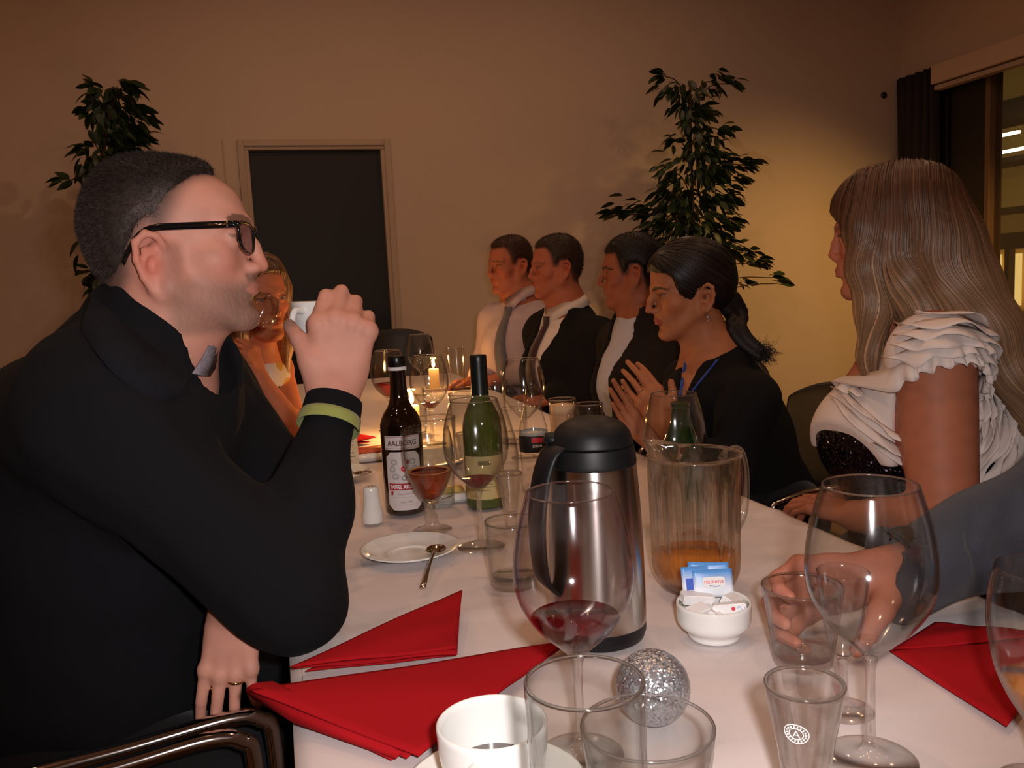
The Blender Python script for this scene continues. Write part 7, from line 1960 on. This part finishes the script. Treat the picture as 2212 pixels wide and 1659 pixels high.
def fig_tree(px, Y, clusters, label, seed, n_single=300):
    r = np.random.default_rng(seed)
    base = aty(px, 900, Y); e = empty('fig_tree', (base[0], Y, 0.0))
    lathe_part('pot', [(0.0004, 0.004), (0.15, 0.002), (0.155, 0.01), (0.19, 0.30), (0.195, 0.32), (0.175, 0.32), (0.165, 0.27), (0.0004, 0.27)], POTM, e, 36, deg=50)
    pts3 = [aty(a, b, Y) for a, b, *_ in clusters]
    zt = max(p[2] for p in pts3)
    tr = smooth_curve([V(base[0], Y, 0.27), V(base[0]+0.02, Y, 0.8), V(base[0]-0.01, Y-0.01, 1.4), V(pts3[0][0], Y, zt-0.05)], 8)
    mb = MB(); mb.tube(tr, [0.018*(1-0.75*i/len(tr)) for i in range(len(tr))], 8); mb.build('trunk', BARK, e, True, world=True)
    leaves, mbb = [], MB()
    for (a, b, sp, cnt), p in zip(clusters, pts3):
        dep = (r.random()-0.5)*0.16
        p = p + V(0, dep, 0)
        s = sp/F_PX*Y
        q = min(tr, key=lambda t: abs(t[2] - (p[2]-0.12)))
        if abs(p[0]-q[0]) > 0.05: mbb.tube(smooth_curve([q, (q+p)/2 + V(0, 0, 0.05), p], 5), 0.0035, 5)
        for _ in range(int(cnt*1.7)):
            o_ = r.normal(size=3)*V(1, 0.8, 0.85)*s*0.55
            dr = unit(o_ + V((p[0]-q[0])*0.8, 0, -0.25*s*4) + r.normal(size=3)*0.04)
            leaves.append((p + o_, dr, r.uniform(-0.9, 0.9), r.uniform(0.7, 1.15)))
    if mbb.v: mbb.build('branches', BARK, e, True, world=True)['kind'] = 'stuff'
    me = leaf_mesh()
    lp = leaf_mesh.proto = [tuple(v.co) for v in me.vertices]; lf_ = [tuple(p_.vertices) for p_ in me.polygons]
    rest = MB()
    for i, (p, d, tw, sc) in enumerate(leaves):
        y = d; x = unit(np.cross(y, V(0, 0, 1)) + r.normal(size=3)*0.1); x = unit(x - y*(x @ y)); z = np.cross(x, y)
        x, z = x*math.cos(tw) + z*math.sin(tw), z*math.cos(tw) - x*math.sin(tw)
        if i < n_single:
            o = bpy.data.objects.new('leaf', me); COL.objects.link(o); o.parent = e
            M = Matrix.Identity(4)
            for k in range(3): M[k][0], M[k][1], M[k][2], M[k][3] = x[k]*sc, y[k]*sc, z[k]*sc, p[k] - (base[0], Y, 0.0)[k]
            o.matrix_local = M
        else:
            rest.add([tuple(p + (x*a + y*b + z*c)*sc) for a, b, c in lp], lf_)
    if rest.v:
        o = rest.build('foliage', LEAFM, e, True, world=True); o['kind'] = 'stuff'
    return tag(e, label, 'plant')
cl1 = [(1490, 195, 30, 20), (1450, 190, 22, 12), (1545, 175, 28, 16), (1585, 180, 12, 6), (1435, 165, 10, 6), (1500, 235, 34, 30), (1535, 235, 22, 12), (1490, 280, 30, 22), (1545, 285, 20, 12), (1455, 300, 16, 7),
       (1500, 325, 32, 26), (1545, 330, 20, 10), (1450, 372, 30, 20), (1500, 370, 36, 36), (1550, 365, 32, 30), (1595, 360, 20, 12), (1600, 390, 14, 8), (1440, 420, 34, 30), (1490, 430, 40, 46), (1545, 425, 36, 40), (1575, 430, 18, 12),
       (1400, 450, 20, 14), (1355, 450, 20, 14), (1325, 465, 12, 8), (1430, 475, 34, 32), (1490, 490, 40, 50), (1545, 485, 36, 36), (1590, 475, 16, 10), (1450, 525, 26, 20), (1510, 530, 34, 26), (1560, 545, 30, 24), (1600, 545, 22, 14), (1625, 570, 14, 9), (1610, 610, 12, 6), (1660, 600, 12, 7), (1675, 612, 8, 4), (1395, 500, 10, 5)]
fig_tree(1510, 4.95, cl1, 'tall weeping fig standing against the wall behind the dark haired guests', 5)
cl2 = [(240, 200, 26, 16), (285, 190, 16, 10), (205, 195, 14, 8), (240, 235, 34, 34), (290, 240, 20, 14), (195, 240, 14, 8), (245, 280, 30, 32), (280, 290, 20, 14), (250, 315, 26, 24), (300, 300, 12, 7), (180, 312, 10, 5), (215, 345, 26, 20), (255, 345, 26, 20), (195, 370, 16, 9), (150, 392, 8, 4),
       (235, 400, 30, 30), (240, 460, 34, 36), (230, 520, 34, 36), (235, 580, 30, 26), (200, 590, 14, 8), (205, 620, 10, 6)]
fig_tree(245, 4.9, cl2, 'weeping fig rising behind the head of the man with glasses', 6)

# ------------------------------------------------------------------ small pieces become sub-parts of the part they sit on
SUB = {'front_label': ('label_rule', 'lettering', 'red_band', 'medal_print', 'red_medallion', 'white_arrow', 'red_crest', 'label_crest', 'label_line', 'blue_band'),
       'black_label': ('red_patch', 'lettering'), 'logo_field': ('lettering', 'swoosh'), 'lens_rim': ('lens',), 'temple_arm': ('hinge_plate', 'hinge'),
       'finger_ring': ('ring_stone',), 'plait': ('plait_tuft',), 'glass_cone': ('etched_ring', 'etched_mark', 'etched_tick'), 'card': ('text_line',),
       'side_panel': ('stitching',), 'candle': ('wick', 'flame'), 'door_frame': ('architrave',), 'cuff': ('cuff_stripe',), 'shaker_body': ('holes',)}
def stem_name(o): return o.name.split('.')[0]
for root in [o for o in COL.objects if o.parent is None]:
    kids = list(root.children); used = {}
    for p in kids:
        if stem_name(p) in SUB and p.type == 'MESH':
            used.setdefault(stem_name(p), []).append(p)
    for pn, hosts in used.items():
        for cn in SUB[pn]:
            cs_ = [c for c in kids if stem_name(c) == cn and c.parent == root]
            for i, c in enumerate(cs_):
                host = hosts[min(i*len(hosts)//max(len(cs_), 1), len(hosts)-1)]
                c.parent = host; c.matrix_parent_inverse = Matrix.Identity(4)
